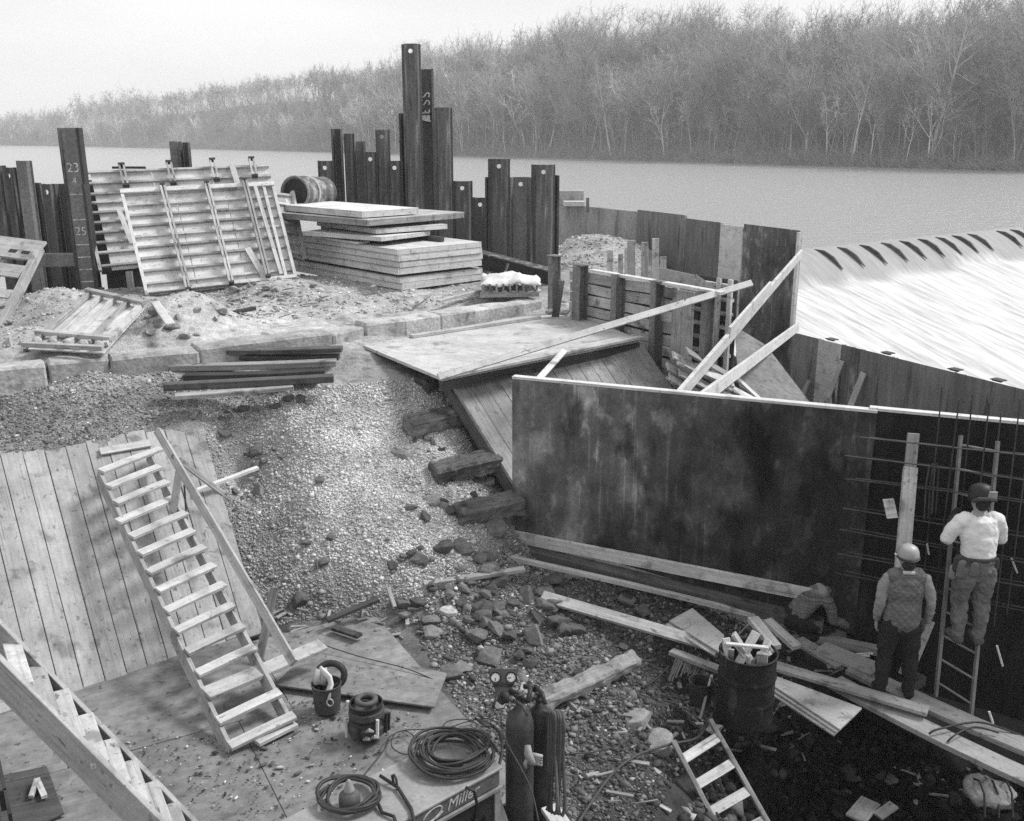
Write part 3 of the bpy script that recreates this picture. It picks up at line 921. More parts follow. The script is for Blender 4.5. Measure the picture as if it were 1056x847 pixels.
mb = MB()
for k in (0.12, 0.55, 0.93):
    a, b = TL.lerp(BL, k), TR.lerp(BR, k)
    mb.board(a - nrm * 0.15, b - nrm * 0.15, 0.14, 0.17, up=nrm)
mb.build('back_rail', 'timber', bl)

# ================================================================== FLOOR SHEETS (dirty plywood on the ground)
O = Z(380, 632, -5.73); v1 = Z(516, 786, -5.73)
vd = (v1 - O).normalized(); ud = Vector((-vd.y, vd.x, 0))
if ud.x > 0: ud = -ud
flab = {}
ns = 0
names = ['first', 'second', 'third']
FL = [(-0.05, 1.45, 0.0, 1.56, 'dirt-caked plywood sheet under the tool buckets'), (1.456, 3.6, -0.25, 1.56, 'worn plywood sheet under the foot of the ladder stair'),
      (-0.05, 2.0, 1.565, 4.0, 'dusty plywood sheet behind the welding machine'), (2.005, 4.4, 1.565, 3.9, 'trodden plywood sheet on the floor right of the slatted near stair'),
      (3.606, 6.2, -0.5, 1.56, 'plywood sheet along the foot of the plank bulkhead'), (4.405, 7.0, 1.565, 3.8, 'shadowed plywood sheet at the lower left corner')]
for u0, u1, w0, w1, lb in FL:
    h = random.uniform(0, 0.008)
    pts = [O + ud * u0 + vd * w0, O + ud * u1 + vd * w0, O + ud * u1 + vd * w1, O + ud * u0 + vd * w1]
    mb = MB(); mb.slab([p + Vector((0, 0, h - 0.02 + 0.012 * random.random())) for p in pts], (0, 0, -0.03))
    tag(mb.build('plywood_sheet', 'ply_dirty', bevel=0.004), lb, 'plywood')
mb = MB()
mb.slab([Z(283, 706, -5.66), Z(448, 729, -5.67), Z(461, 694, -5.68), Z(336, 668, -5.69), Z(305, 684, -5.68)], (0, 0, -0.022))
tag(mb.build('plywood_sheet', 'ply_dirty', bevel=0.003), 'loose cut plywood sheet lying over the floor beside the two tool buckets', 'plywood')

# ================================================================== LADDER STAIR
M['tread'] = wood('stair_tread', 0.42, 0.2, 0.15, 0.15, 0.6)
st = thing('ladder_stair', 'site built open tread stair of pale lumber lying down the plank bulkhead', 'stair', Z(268, 755, -5.7))
L0, L1 = Z(104, 488, -4.05), Z(238, 770, -5.68)
R0, R1 = Z(156, 468, -4.05), Z(300, 742, -5.62)
sup = (L1 - L0).cross(R0 - L0).normalized()
if sup.z < 0: sup = -sup
sd = (R0 - L0).normalized()
dr = (L1 - L0).normalized()
for a, b in ((L0, L1), (R0, R1)):
    mb = MB(); mb.board(a - sup * 0.07 - dr * 0.05, b - sup * 0.07 + dr * 0.03, 0.045, 0.15, up=sup, seg=3, bow=-0.01)
    mb.build('stringer', 'lumber_w', st, bevel=0.003)
NT = 15
for i in range(NT):
    k = i / (NT - 1)
    if i == 12: continue
    a, b = L0.lerp(L1, k), R0.lerp(R1, k)
    ex0, ex1 = random.uniform(0.0, .03), random.uniform(0.0, .05)
    if i == 0: ex1 = 0.16
    if i == 3: ex0 = 0.1
    mb = MB()
    mb.board(a - sd * ex0 + sup * 0.025, b + sd * ex1 + sup * 0.025, 0.115, 0.04, up=Vector((0, 0, 1)) * 0.6 + sup * 0.5, bow=0.004, seg=2)
    mb.build('tread', 'tread', st, bevel=0.003)
a, b = Z(212, 716, -5.42), Z(333, 665, -5.42)
mb = MB(); mb.board(a, b, 0.2, 0.045, up=Vector((0, 0, 1)) + sup * 0.4, seg=2, bow=-0.01)
mb.build('tread', 'tread', st, bevel=0.003)
h0, h1 = Z(162, 444, -3.55), Z(303, 684, -5.2)
mb = MB(); mb.board(h0, h1, 0.095, 0.045, up=Vector((-.5, -.6, .6)), seg=3, bow=-0.01); mb.build('handrail', 'lumber_w', st, bevel=0.003)
mb = MB(); mb.board(Z(178, 530, -4.5), Z(185, 486, -4.02), 0.09, 0.045, up=(0, -1, 0)); mb.build('rail_post', 'lumber_w', st, bevel=0.003)
mb = MB(); mb.board(Z(267, 682, -5.7), Z(283, 606, -4.95), 0.09, 0.045, up=(0, -1, 0)); mb.build('rail_post', 'timber_l', st, bevel=0.003)
mb = MB(); mb.board(Z(184, 474, -4.0), Z(231, 510, -4.5), 0.07, 0.04, up=(0, -.5, .8)); mb.build('rail_brace', 'timber_l', st, bevel=0.003)
mb = MB(); mb.tube([Z(190, 500, -4.15), Z(192, 530, -4.5), Z(196, 556, -4.78)], 0.012, n=5); mb.build('rope_tail', 'rubber', st)
def plank(name, lab, a, b, w, t, m='lumber', up=(0, 0, 1), seg=3, bow=0.0, bev=0.003, cat='plank', group=None, ends=(0, 0), twist=0.0):
    mb = MB(); mb.board(a, b, w, t, up=up, seg=seg, bow=bow, ends=ends, twist=twist)
    return tag(mb.build(name, m, bevel=bev), lab, cat, group)
plank('lumber_stick', 'short pale two by four lying across the bulkhead edge beside the handrail', PL(203, 506, TL + nrm * .03, nrm), PL(203, 506, TL + nrm * .03, nrm) + (G(271, 490) - G(203, 506)) * .9 + Vector((0, 0, .12)), 0.085, 0.04)
plank('board_offcut', 'short grey board lying flat at the head of the ladder stair', PL(103, 466, TL + nrm * .02, nrm), PL(155, 457, TL + nrm * .02, nrm), 0.13, 0.03, 'lumber_w', up=nrm)
plank('board_offcut', 'short pale board on the floor below the last tread of the ladder stair', Z(264, 766, -5.68), Z(304, 746, -5.68), 0.13, 0.04, 'lumber_w')

# ================================================================== NEAR SLATTED STAIR (lower left)
ns_ = thing('near_stair', 'grey stair in the lower left corner seen from its side with a wide stringer', 'stair', Z(90, 800, -5.2))
tops = [(12, 664), (37, 689), (62, 714), (87, 739), (111, 765), (132, 787), (154, 809), (175, 831), (196, 853), (216, 873)]
bots = [(27, 713), (54, 744), (81, 770), (106, 795), (128, 816), (149, 837), (171, 858), (193, 880), (214, 900), (234, 920)]
for i, (tp_, bt_) in enumerate(zip(tops, bots)):
    z = -3.98 - 0.166 * i
    a, b = Z(*bt_, z), Z(*tp_, z)
    a = a.lerp(b, .1)
    mb = MB(); mb.board(a, b, 0.13, 0.045, r=random.random()); mb.build('tread', 'lumber_w', ns_, bevel=0.004)
e = Z(*tops[0], -3.98); f_ = Z(*tops[-1], -3.98 - 0.166 * 9)
d = (f_ - e).normalized()
mb = MB(); mb.board(e - d * 0.8 - Vector((0, 0, 0.06)), f_ - Vector((0, 0, 0.06)), 0.045, 0.27, seg=3); mb.build('stringer', 'plank', ns_, bevel=0.004)
e = Z(*bots[0], -3.98); f_ = Z(*bots[-1], -3.98 - 0.166 * 9)
d = (f_ - e).normalized()
inn = Vector((0.3, -1, 0)).normalized() * 0.06
mb = MB(); mb.board(e - d * 0.8 + inn - Vector((0, 0, 0.05)), f_ + inn - Vector((0, 0, 0.05)), 0.05, 0.265, seg=3); mb.build('stringer', 'plank', ns_, bevel=0.004)
sA, sB = Z(*bots[0], -4.12), Z(*tops[0], -4.12); sC, sD = Z(*tops[-1], -4.12 - .166 * 9), Z(*bots[-1], -4.12 - .166 * 9)
mb = MB(); mb.slab([sA, sD, sC, sB], (0, 0, -.02)); mb.build('tread_gap_shade', 'dark_paint', ns_)  # added dark board, paints the shade between the treads
mb = MB()
mb.slab([Z(0, 800, -5.7), Z(48, 790, -5.7), Z(66, 838, -5.7), Z(0, 870, -5.7)], (0, 0, -0.02))
tag(mb.build('roofing_sheet', 'timber', bevel=0.002), 'dark sheet offcut on the floor under the near stair', 'sheet')
mb = MB(); mb.board(Z(38, 804, -5.66), Z(46, 822, -5.66), 0.05, 0.03); mb.board(Z(38, 804, -5.64), Z(32, 822, -5.66), 0.04, 0.03)
tag(mb.build('bent_strip', 'lumber_w'), 'small bent pale strip on the dark sheet under the near stair', 'strip')
mb = MB()
for (a, b) in (((0, 792), (12, 850)), ((0, 826), (8, 824)), ((0, 790), (-30, 800))):
    mb.board(Z(*a, -5.5), Z(*b, -5.5), 0.025, 0.2)
tag(mb.build('milk_crate', 'steel'), 'dark open crate cut by the left edge at the bottom corner', 'crate')

# ================================================================== TIMBER PILE BY THE CURB
TP = [((141, 370), (200, 373), -3.27, .2, .09, 'timber', 'stubby dark timber sticking out left of the timber pile by the curb'),
      ((185, 362), (353, 360), -3.15, .22, .07, 'timber', 'topmost dark plank of the timber pile by the curb'),
      ((182, 369), (350, 368), -3.28, .2, .08, 'timber', 'second dark plank of the timber pile, in the gap above the pale one'),
      ((175, 379), (347, 374), -3.3, .2, .09, 'timber_l', 'pale weathered beam in the middle of the dark timber pile'),
      ((190, 389), (335, 384), -3.4, .2, .1, 'timber', 'black beam in the shade under the pale one in the timber pile'),
      ((169, 399), (344, 390), -3.42, .18, .1, 'timber', 'dark lowest beam at the front of the timber pile'),
      ((180, 409), (302, 399), -3.5, .2, .06, 'timber_l', 'half buried grey plank in front of the timber pile')]
for (a, b, z, w, t, m_, lb) in TP:
    plank('timber', lb, Z(*a, z), Z(*b, z), w, t, m_, bow=random.uniform(-.02, .0), bev=0.008, cat='timber')

# buried old logs at the foot of the right plank slope
M['log'] = wood('rotten_log', 0.14, 0.6, 0.5, 0.3, 0.4, 0.95)
def log(lab, a, b, w, t, m_='timber_l', name='old_timber'):
    mb = MB(); mb.board(a, b, w, t, up=(0, -.3, 1), seg=7, bow=random.uniform(-.02, .02))
    o = mb.build(name, m_, bevel=0.03); tag(o, lab, 'timber')
    s = o.modifiers.new('sub', 'SUBSURF'); s.subdivision_type = 'SIMPLE'; s.levels = 2; s.render_levels = 2
    tx = bpy.data.textures.new('log_rough', 'CLOUDS'); tx.noise_scale = 0.14
    dm = o.modifiers.new('rough', 'DISPLACE'); dm.texture = tx; dm.strength = 0.09; dm.texture_coords = 'GLOBAL'
    return o
log('decayed timber end poking from the gravel near the platform corner', Z(420, 440, -4.0), Z(482, 426, -4.0), 0.3, 0.24, 'log')
log('split rotten timber in the gravel, middle of three below the right plank slope', Z(446, 490, -4.55), Z(514, 474, -4.5), 0.3, 0.26, 'log')
log('squared timber with a dark end beside the left edge of the big form', Z(470, 532, -4.96), Z(538, 517, -4.93), 0.3, 0.28, 'log')
log('long round-edged log lying in the rubble right of the gas cylinders', Z(556, 724, -5.72), Z(656, 680, -5.72), 0.2, 0.16)
log('short block of timber under the platform corner', Z(424, 388, -3.6), Z(446, 398, -3.6), 0.2, 0.2, 'timber')
plank('lumber_stick', 'short loose two by four in the stones left of the big form', Z(437, 603, -5.45), Z(541, 587, -5.4), 0.1, 0.05, 'lumber_w')
plank('lumber_stick', 'splintered stick standing up beside the loose two by four', Z(400, 606, -5.3), Z(407, 626, -5.5), 0.05, 0.03, 'timber_l')
plank('lumber_stick', 'dark broken board lying above the corner of the floor plywood', Z(337, 640, -5.6), Z(390, 618, -5.5), 0.1, 0.04, 'timber')
plank('lumber_stick', 'small dark splinter on the corner of the floor plywood', Z(344, 647, -5.66), Z(371, 656, -5.66), 0.1, 0.04, 'timber')
plank('long_pole', 'long pale pole running from the stones to the barrel below the big form', Z(511, 572, -5.45), Z(792, 638, -5.95), 0.075, 0.06, 'lumber_w', seg=6, bow=0.02, cat='pole')
plank('long_plank', 'long plank lying across the rubble in front of the barrel', Z(559, 615, -5.62), Z(742, 668, -5.85), 0.15, 0.05, 'lumber_w', up=(0, -.5, .8), seg=6)

# ================================================================== RIGHT PLATFORM AND PLANK SLOPE
pf = thing('plywood_platform', 'sunken dusty plywood platform between the curb and the right plank slope', 'platform', Z(500, 350, -3.4))
mb = MB()
pp = [Z(374, 356, -3.3), Z(456, 390, -3.3), Z(660, 350, -3.3), Z(610, 330, -3.3), Z(560, 322, -3.3)]
mb.slab(list(reversed(pp)), (0, 0, -0.05)); mb.build('deck', 'ply', pf, bevel=0.004)
mb = MB()
for k in (0.02, 0.98):
    a, b = pp[0].lerp(pp[1], k), pp[4].lerp(pp[2], k)
    mb.board(a - Vector((0, 0, .13)), b - Vector((0, 0, .13)), 0.09, 0.14)
mb.build('joist', 'timber', pf)
plank('edge_board', 'long dusty board along the front edge of the sunken platform', Z(458, 387, -3.24), Z(659, 347, -3.24), 0.26, 0.04, 'lumber_w', seg=4, cat='board')
plank('edge_board', 'narrow board along the foot of the curb blocks behind the platform', Z(424, 347, -3.27), Z(556, 327, -3.27), 0.12, 0.05, 'lumber_w', seg=4, cat='board')
ps = thing('plank_slope', 'steep slope of grey planks dropping behind the big form to the right', 'plank slope', Z(530, 480, -4.8))
T0, T1 = Z(463, 391, -3.42), Z(664, 356, -3.42)
B0 = Z(528, 496, -4.72)
dvec = B0 - T0
n2 = (T1 - T0).cross(dvec).normalized()
if n2.z < 0: n2 = -n2
mb = MB(); nbp = 15
for i in range(nbp):
    k = (i + 0.5) / nbp
    a = T0.lerp(T1, k)
    mb.board(a - n2 * (0.03 + random.uniform(0, .01)), a + dvec * 1.25 - n2 * 0.03, (T1 - T0).length / nbp - 0.01, 0.06, up=n2)
mb.build('plank_face', 'slope', ps, bevel=0.004)
mb = MB(); mb.board(T0 - n2 * 0.14, T0 + dvec * 1.25 - n2 * 0.14, 0.08, 0.16, up=n2); mb.build('edge_rail', 'timber', ps)

# ================================================================== BIG FORM PANEL IN FRONT
PZ = -3.16
FA, FB = Z(528, 391, PZ), Z(1056, 441, PZ)
fd = (FB - FA); fd.z = 0; fd.normalize()
fn = Vector((fd.y, -fd.x, 0))             # towards the camera
if fn.y > 0: fn = -fn
MID = LN(905, 430, FA, FB); MID.z = PZ + CAMZ
END = FB + fd * 2.2
def form_panel(name, lab, a, b, z0l, z0r, z1, m_, top_w=0.07):
    t = thing(name, lab, 'form panel', (a + b) / 2 - Vector((0, 0, 2)))
    at, bt = Vector((a.x, a.y, z1)), Vector((b.x, b.y, z1))
    ab, bb = Vector((a.x, a.y, z0l)), Vector((b.x, b.y, z0r))
    mb = MB(); ns9 = 1; gp9 = fd * .0025
    for i in range(ns9):
        k0, k1 = i / ns9, (i + 1) / ns9; o9 = fn * random.uniform(-.003, .003)
        mb.slab([ab.lerp(bb, k0) + gp9 + o9, ab.lerp(bb, k1) - gp9 + o9, at.lerp(bt, k1) - gp9 + o9, at.lerp(bt, k0) + gp9 + o9], -fn * 0.02, lx=fd)
    mb.build('face', m_, t)
    mb = MB()
    n_ = max(3, int((b - a).length / 0.4))
    for i in range(n_ + 1):
        k = i / n_; p = at.lerp(bt, k * .99 + .005); q = ab.lerp(bb, k * .99 + .005)
        mb.board(p - fn * 0.066 - Vector((0, 0, .004)), q - fn * 0.066, 0.04, 0.088, up=fn)
    mb.build('stud', 'lumber_w', t)
    mb = MB(); mb.board(at - fn * 0.052 + Vector((0, 0, .02)), bt - fn * 0.052 + Vector((0, 0, .02)), 0.115, 0.036, up=(0, 0, 1), seg=4, r=0.5)
    mb.build('top_plate', 'lumber', t, bevel=0.003)
    return t
BZL = FA.z - 2.2
fpa = form_panel('big_form', 'long oil stained plywood form with painted shade standing across the pit', FA, MID - fd * 0.006, BZL, FA.z - 2.9, FA.z, 'formshade')
fpb = form_panel('big_form', 'second dark form panel behind the workers at the right edge', MID - fd * 0.1 - fn * 0.03, END - fn * 0.03, FA.z - 3.4, FA.z - 3.9, FA.z + 0.02, 'formshade_full')
w0, w1 = LN(531, 552, FA, FB), LN(838, 612, FA, FB)
plank('wale_board', 'pale wale board along the foot of the long dark form', w0 + fn * 0.04, w1 + fn * 0.05, 0.17, 0.045, 'lumber_w', up=fn, seg=4, cat='board')
w2 = LN(545, 566, FA, FB); w3 = LN(850, 640, FA, FB)
plank('wale_board', 'dark sill timber in the shade below the pale wale board', w2 + fn * 0.1, w3 + fn * 0.14, 0.2, 0.14, 'timber', up=(0, 0, 1), cat='timber')

# ================================================================== BACK FORMS AND RIGHT WALL
KA, KB = D(605, 212, 33.0), D(826, 239, 23.7)
kd = (KB - KA); kd.z = 0; kd.normalize(); kn = Vector((kd.y, -kd.x, 0))
if kn.y > 0: kn = -kn
def ktop(px, dz=0.0):
    p = LN(px, 225, KA, KB); k = (p - KA).dot(kd) / (KB - KA).dot(kd)
    p.z = KA.z + (KB.z - KA.z) * k + dz
    return p
def back_panel(name, lab, x0, x1, m_, dz, cat, depth=0.12, h=2.6, off=0.0):
    a, b = ktop(x0, dz), ktop(x1, dz)
    a = a + kd * 0.01 + kn * off; b = b - kd * 0.01 + kn * off
    t = thing(name, lab, cat, (a + b) / 2 - Vector((0, 0, h)))
    mb = MB(); mb.slab([a - Vector((0, 0, h)), b - Vector((0, 0, h)), b, a], -kn * 0.02, lx=kd); mb.build('face', m_, t)
    mb = MB()
    for k in (0.03, 0.5, 0.97):
        p = a.lerp(b, k) - kn * 0.075
        mb.board(p - Vector((0, 0, 0.02)), p - Vector((0, 0, h)), 0.045, 0.1, up=kn)
    mb.build('stud', 'lumber_w', t)
    return t
a, b = ktop(575, -0.05), ktop(656)
mb = MB(); mb.slab([a - Vector((0, 0, 2.4)), b - Vector((0, 0, 2.4)), b, a], -kn * 0.35, lx=kd)
tag(mb.build('concrete_wall', 'concrete', bevel=0.02), 'stained pale concrete wall running back beside the river', 'wall')
back_panel('back_form', 'dark streaked form panel next to the concrete wall', 657, 706, 'formgrey', 0.06, 'form panel')
back_panel('back_form', 'grey form panel left of the pale plywood strip', 706.5, 743, 'formgrey', -0.02, 'form panel')
t = back_panel('back_form', 'narrow pale plywood strip between two dark form panels', 743.5, 767, 'ply_l', -0.06, 'form panel', off=0.01)
t = back_panel('back_form', 'darkest form panel at the river corner, held by two raking braces', 767.5, 826, 'formdark', 0.02, 'form panel', h=4.2)
e0, e1 = KB + kn * 0.05 + Vector((0, 0, -0.02)), KB + kn * 0.05 - Vector((0, 0, 2.35))
plank('corner_stud', 'pale upright stud on the edge of the river corner form', e0, e1, 0.1, 0.06, 'lumber', up=kn, cat='stud')
# raking braces
plank('raking_brace', 'long pale brace slanting from the top of the river corner form, upper of the two', D(826, 262, 23.4), D(692, 418, 12.7), 0.21, 0.06, 'lumber', up=kn, seg=3, cat='brace')
plank('raking_brace', 'lower pale brace slanting from the foot of the river corner form', D(823, 337, 23.2), D(712, 420, 12.9), 0.2, 0.06, 'lumber', up=kn, seg=3, cat='brace')
plank('raking_brace', 'doubled short board nailed along the middle of the upper pale brace', D(794, 295, 19.2), D(752, 343, 15.9), 0.18, 0.05, 'lumber', up=kn, cat='brace')
plank('lumber_stick', 'thin pale strut slanting down to the right behind the long form', D(756, 387, 17.6), D(796, 424, 17.0), 0.1, 0.05, 'lumber', cat='strut')
plank('long_lumber', 'long pale two by four rising from the platform over the lagging wall', Z(452, 389, -3.2), D(775, 292, 15.7), 0.1, 0.05, 'lumber', up=(0, -1, .5), seg=4, cat='lumber')
plank('lumber_stick', 'short pale prop leaning between the long form and the platform', FA + fd * 0.25 - fn * 0.15 + Vector((0, 0, -0.1)), Z(582, 362, -3.2), 0.09, 0.04, 'lumber', up=(0, -1, .5), cat='prop')
# dark plywood leaning at the corner
mb = MB(); q = [D(757, 336, 20.0), D(764, 424, 16.6), D(842, 424, 17.6)]; q.insert(3, PL(790, 356, q[0], (q[1] - q[0]).cross(q[2] - q[0])))
mb.slab(q, Vector((.02, .05, -.02))); tag(mb.build('leaning_sheet', 'formgrey'), 'grey plywood sheet leaning in the corner under the raking braces', 'plywood')
mb = MB(); q = [D(812, 408, 19.0), D(804, 428, 17.6), D(856, 428, 17.8)]
mb.slab(q, Vector((.02, .05, -.02))); tag(mb.build('leaning_sheet', 'ply'), 'small pale plywood piece low in the corner by the right wall', 'plywood')

# right wall (joins the corner, runs towards the camera)
RA = D(822, 344, 23.6); RB = Z(1056, 402, RA.z - CAMZ)
rd = (RB - RA); rd.z = 0; rd.normalize(); rn_ = Vector((rd.y, -rd.x, 0))
if rn_.x > 0: rn_ = -rn_
RL = (RB - RA).length
cuts = [(-.06, .12, 'formgrey', 'narrow dark plank panel at the inner end of the right wall', 0), (.12, .24, 'ply', 'pale weathered panel of the right wall beside its inner end', .01), (.24, .29, 'formgrey', 'streaked narrow board set in the right wall', .0),
        (.29, .33, 'formdark', 'speckled dark strip in the right wall', .015), (.33, .48, 'formgrey', 'grey plywood panel of the right wall left of its long middle sheet', .0), (.48, .75, 'formgrey', 'wide grey sheet in the middle of the right wall', .01), (.75, 1.3, 'formgrey', 'last grey sheet of the right wall at the picture edge', .0)]
for k0, k1, m_, lb, off in cuts:
    a, b = RA + rd * (RL * k0 + .004) + rn_ * off, RA + rd * (RL * k1 - .004) + rn_ * off
    h = 2.3
    t = thing('wall_panel', lb, 'wall panel', (a + b) / 2 - Vector((0, 0, h)))
    mb = MB(); mb.slab([a - Vector((0, 0, h)), b - Vector((0, 0, h)), b, a], -rn_ * 0.02, lx=rd); mb.build('face', m_, t)
    mb = MB()
    for k in (0.04, 0.96):
        p = a.lerp(b, k) - rn_ * 0.07
        mb.board(p - Vector((0, 0, .01)), p - Vector((0, 0, h)), 0.04, 0.09, up=rn_)
    mb.build('stud', 'lumber_w', t)
for k, px in enumerate((853, 912, 984, 1030)):
    p = LN(px, 350, RA, RB); p.z = RA.z
    mb = MB(); mb.box(p - rn_ * 0.15 + Vector((0, 0, .03)), (0.24, 0.2, 0.02), rz=math.atan2(rd.y, rd.x)); mb.box(p - rn_ * 0.12 + Vector((0, 0, .015)), (0.2, 0.05, 0.04), rz=math.atan2(rd.y, rd.x))
    tag(mb.build('tie_bracket', 'steel'), 'small dark bracket on top of the right wall against the white water', 'bracket', 'brackets on the right wall')
for k, (x0, y0, x1, y1, w_) in enumerate(((862, 398, 873, 428, .1), (872, 372, 862, 418, .12), (894, 384, 886, 424, .16), (838, 392, 830, 424, .12))):
    a, b = LN(x0, y0, RA, RB) + rn_ * 0.1, LN(x1, y1, RA, RB) + rn_ * 0.35
    plank('leaning_board', ['short dark board leaning on the right wall near its foot', 'pale narrow board leaning on the right wall', 'wide grey board leaning on the right wall, rightmost of the leaners', 'stub of board leaning in the inner corner of the right wall'][k],
          a, b, w_, 0.03, ['timber', 'lumber_w', 'ply', 'timber_l'][k], up=rn_, cat='board')

# ================================================================== LAGGING WALL (soldier piles + boards)
LA, LB = Z(575, 272, -2.35), Z(757, 305, -2.4)
ld = (LB - LA); ld.z = 0; ld.normalize(); ln_ = Vector((ld.y, -ld.x, 0))
if ln_.y > 0: ln_ = -ln_
def lp(px, z, off=0.0):
    p = LN(px, 300, LA, LB); p.z = z + CAMZ
    return p + ln_ * off
lagb = thing('lagging_wall', 'retaining wall of stacked weathered lagging boards right of the platform', 'retaining wall', lp(680, -4.2))
rows = 10
xs = [(588, 606), (606, 645), (645, 686), (686, 700)]
for r_ in range(rows):
    z = -2.52 - 0.205 * r_
    mb = MB()
    for (x0, x1) in xs:
        a, b = lp(x0, z + random.uniform(-.015, .015), random.uniform(-.02, .02)), lp(x1, z + random.uniform(-.015, .015), random.uniform(-.02, .02))
        mb.board(a, b, 0.05, 0.185 + random.uniform(-.02, .01), up=(0, 0, 1), r=random.random(), seg=2, bow=random.uniform(-.01, .01))
    mb.build('lagging_board', 'lag', lagb, bevel=0.006)
mb = MB(); mb.slab([lp(588, -4.6, -.05), lp(702, -4.6, -.05), lp(702, -2.5, -.05), lp(588, -2.5, -.05)], -ln_ * .03); mb.build('gap_shade_backing', 'timber', lagb)  # added dark slab, stands in for the shade between the boards
mb = MB(); a, b = lp(700, -2.55, .02), lp(716, -4.0, .02)
for k in range(2):
    a, b = lp(701 + k * 11, -2.45, .03), lp(701 + k * 11, -4.0, .03)
    mb.board(a, b, 0.24, 0.03, up=ln_)
mb.build('upright_board', 'lag', lagb, bevel=0.004)
plank('cap_board', 'pale board lying along the top of the lagging wall', lp(612, -2.36, .06), lp(750, -2.37, .1), 0.14, 0.05, 'lumber', seg=4, cat='board')
def hpile(lab, px, ztop, zbot, cap=True, w=0.2):
    c = lp(px, 0, 0.13)
    t = thing('soldier_pile', lab, 'steel pile', Vector((c.x, c.y, zbot + CAMZ)), 'H piles along the lagging wall')
    zt, zb = ztop + CAMZ, zbot + CAMZ
    mb = MB()
    for o_, th_ in ((0.1, 0.016), (-0.1, 0.016)):
        p = c + ln_ * o_
        mb.board(Vector((p.x, p.y, zb)), Vector((p.x, p.y, zt)), w, th_, up=ln_)
    mb.board(Vector((c.x, c.y, zb)), Vector((c.x, c.y, zt - .002)), 0.014, 0.18, up=ln_)
    mb.build('shaft', 'rust_l', t)
    if cap:
        mb = MB(); mb.box((c.x, c.y, zt + 0.016), (0.24, 0.2, 0.02), rz=math.atan2(ld.y, ld.x)); mb.build('cap_plate', 'rust_l', t)
    return t
hpile('slim capped steel pile left of the lagging wall', 577, -2.2, -3.5, True, 0.12)
hpile('broad capped steel pile at the left end of the lagging wall', 604, -2.3, -3.5, True, 0.2)
hpile('steel pile third from the left against the lagging boards', 643, -2.33, -3.9, False, 0.14)
hpile('tall dark steel pile in the middle of the lagging wall reaching into the pit', 684, -2.36, -4.35, True, 0.13)
hpile('last steel pile of the lagging wall in front of the open form ribs', 737, -2.4, -5.0, True, 0.1)
plank('short_post', 'rusty stub post leaning beside the capped piles', lp(589, -2.6, .25), lp(585, -3.4, .3), 0.14, 0.05, 'rust', up=(0, -1, 0), cat='post')
# open form ribs next to the last pile
def lp2(px, z, off=0.0):
    p = LN(px, 300, LA - ln_ * 1.5, LB - ln_ * 1.5); p.z = z + CAMZ
    return p + ln_ * off
rb = thing('rib_form', 'open form frame with short dark ribs at the river end of the lagging wall', 'form frame', lp(735, -3.8, -.1))
for r_ in range(6):
    z = -2.55 - r_ * 0.25
    mb = MB(); mb.board(lp2(710, z, .03), lp2(757, z, .03), 0.1, 0.055); mb.build('rib', 'lag', rb)
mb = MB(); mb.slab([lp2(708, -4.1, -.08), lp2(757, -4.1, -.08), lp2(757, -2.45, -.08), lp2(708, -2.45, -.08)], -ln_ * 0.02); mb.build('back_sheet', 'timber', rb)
for px, m_ in ((745, 'lag'), (757, 'lumber')):
    mb = MB(); mb.board(lp2(px, -2.42, .1), lp2(px, -4.1, .1), 0.09, 0.05, up=ln_); mb.build('upright', m_, rb)
# things behind the lagging wall
for k, (px, y0, y1, Y, w_, m_) in enumerate(((629, 258, 284, 20.5, .13, 'lag'), (640, 262, 286, 20.3, .1, 'lag'), (651, 248, 286, 20.0, .16, 'lumber_w'), (665, 250, 288, 19.6, .14, 'lag'), (676, 246, 290, 19.2, .13, 'lumber_w'), (684, 265, 290, 18.6, .11, 'lag'), (646, 255, 286, 21, .08, 'lumber'))):
    plank('stake', ['short stake behind the lagging wall, leftmost of the row', 'low stake second in the row behind the lagging wall', 'broad pale stake behind the lagging wall', 'dark stake beside the broad pale one behind the lagging wall',
                    'tallest stake behind the lagging wall', 'lowest stake at the right end of the row behind the lagging wall', 'thin white stick between the stakes behind the lagging wall'][k],
          D(px, y1 + 14, Y), D(px, y0, Y), w_, 0.05, m_, up=(0, -1, 0), cat='stake')
mb = MB(); q = [D(680, 276, 17.8), D(680, 300, 17.6), D(718, 304, 17.0), D(717, 284, 17.2)]
mb.slab(q, (0, .04, 0)); tag(mb.build('plywood_piece', 'lumber_w'), 'low plywood piece standing behind the top of the lagging wall', 'plywood')
mb = MB(); q = [D(718, 283, 17.6), D(718, 304, 17.5), D(748, 304, 17.0)]
mb.slab(q, (0, .04, 0)); tag(mb.build('plywood_piece', 'lag'), 'triangular plywood scrap behind the lagging wall by the pale strip', 'plywood')
mb = MB(); mb.box(D(588, 204, 34), (0.9, 0.5, 0.5)); tag(mb.build('stacked_block', 'concrete', bevel=0.02), 'grey block on the far end of the concrete wall', 'block')
mb = MB(); mb.box(D(592, 210, 33.4), (0.7, 0.4, 0.16)); tag(mb.build('white_board', 'lumber', bevel=0.01), 'white board on the far end of the concrete wall', 'board')
plank('short_post', 'small dark post at the far end of the concrete wall', D(606, 219, 32.5), D(606, 204, 32.5), 0.1, 0.1, 'timber_l', up=(0, -1, 0), cat='post')
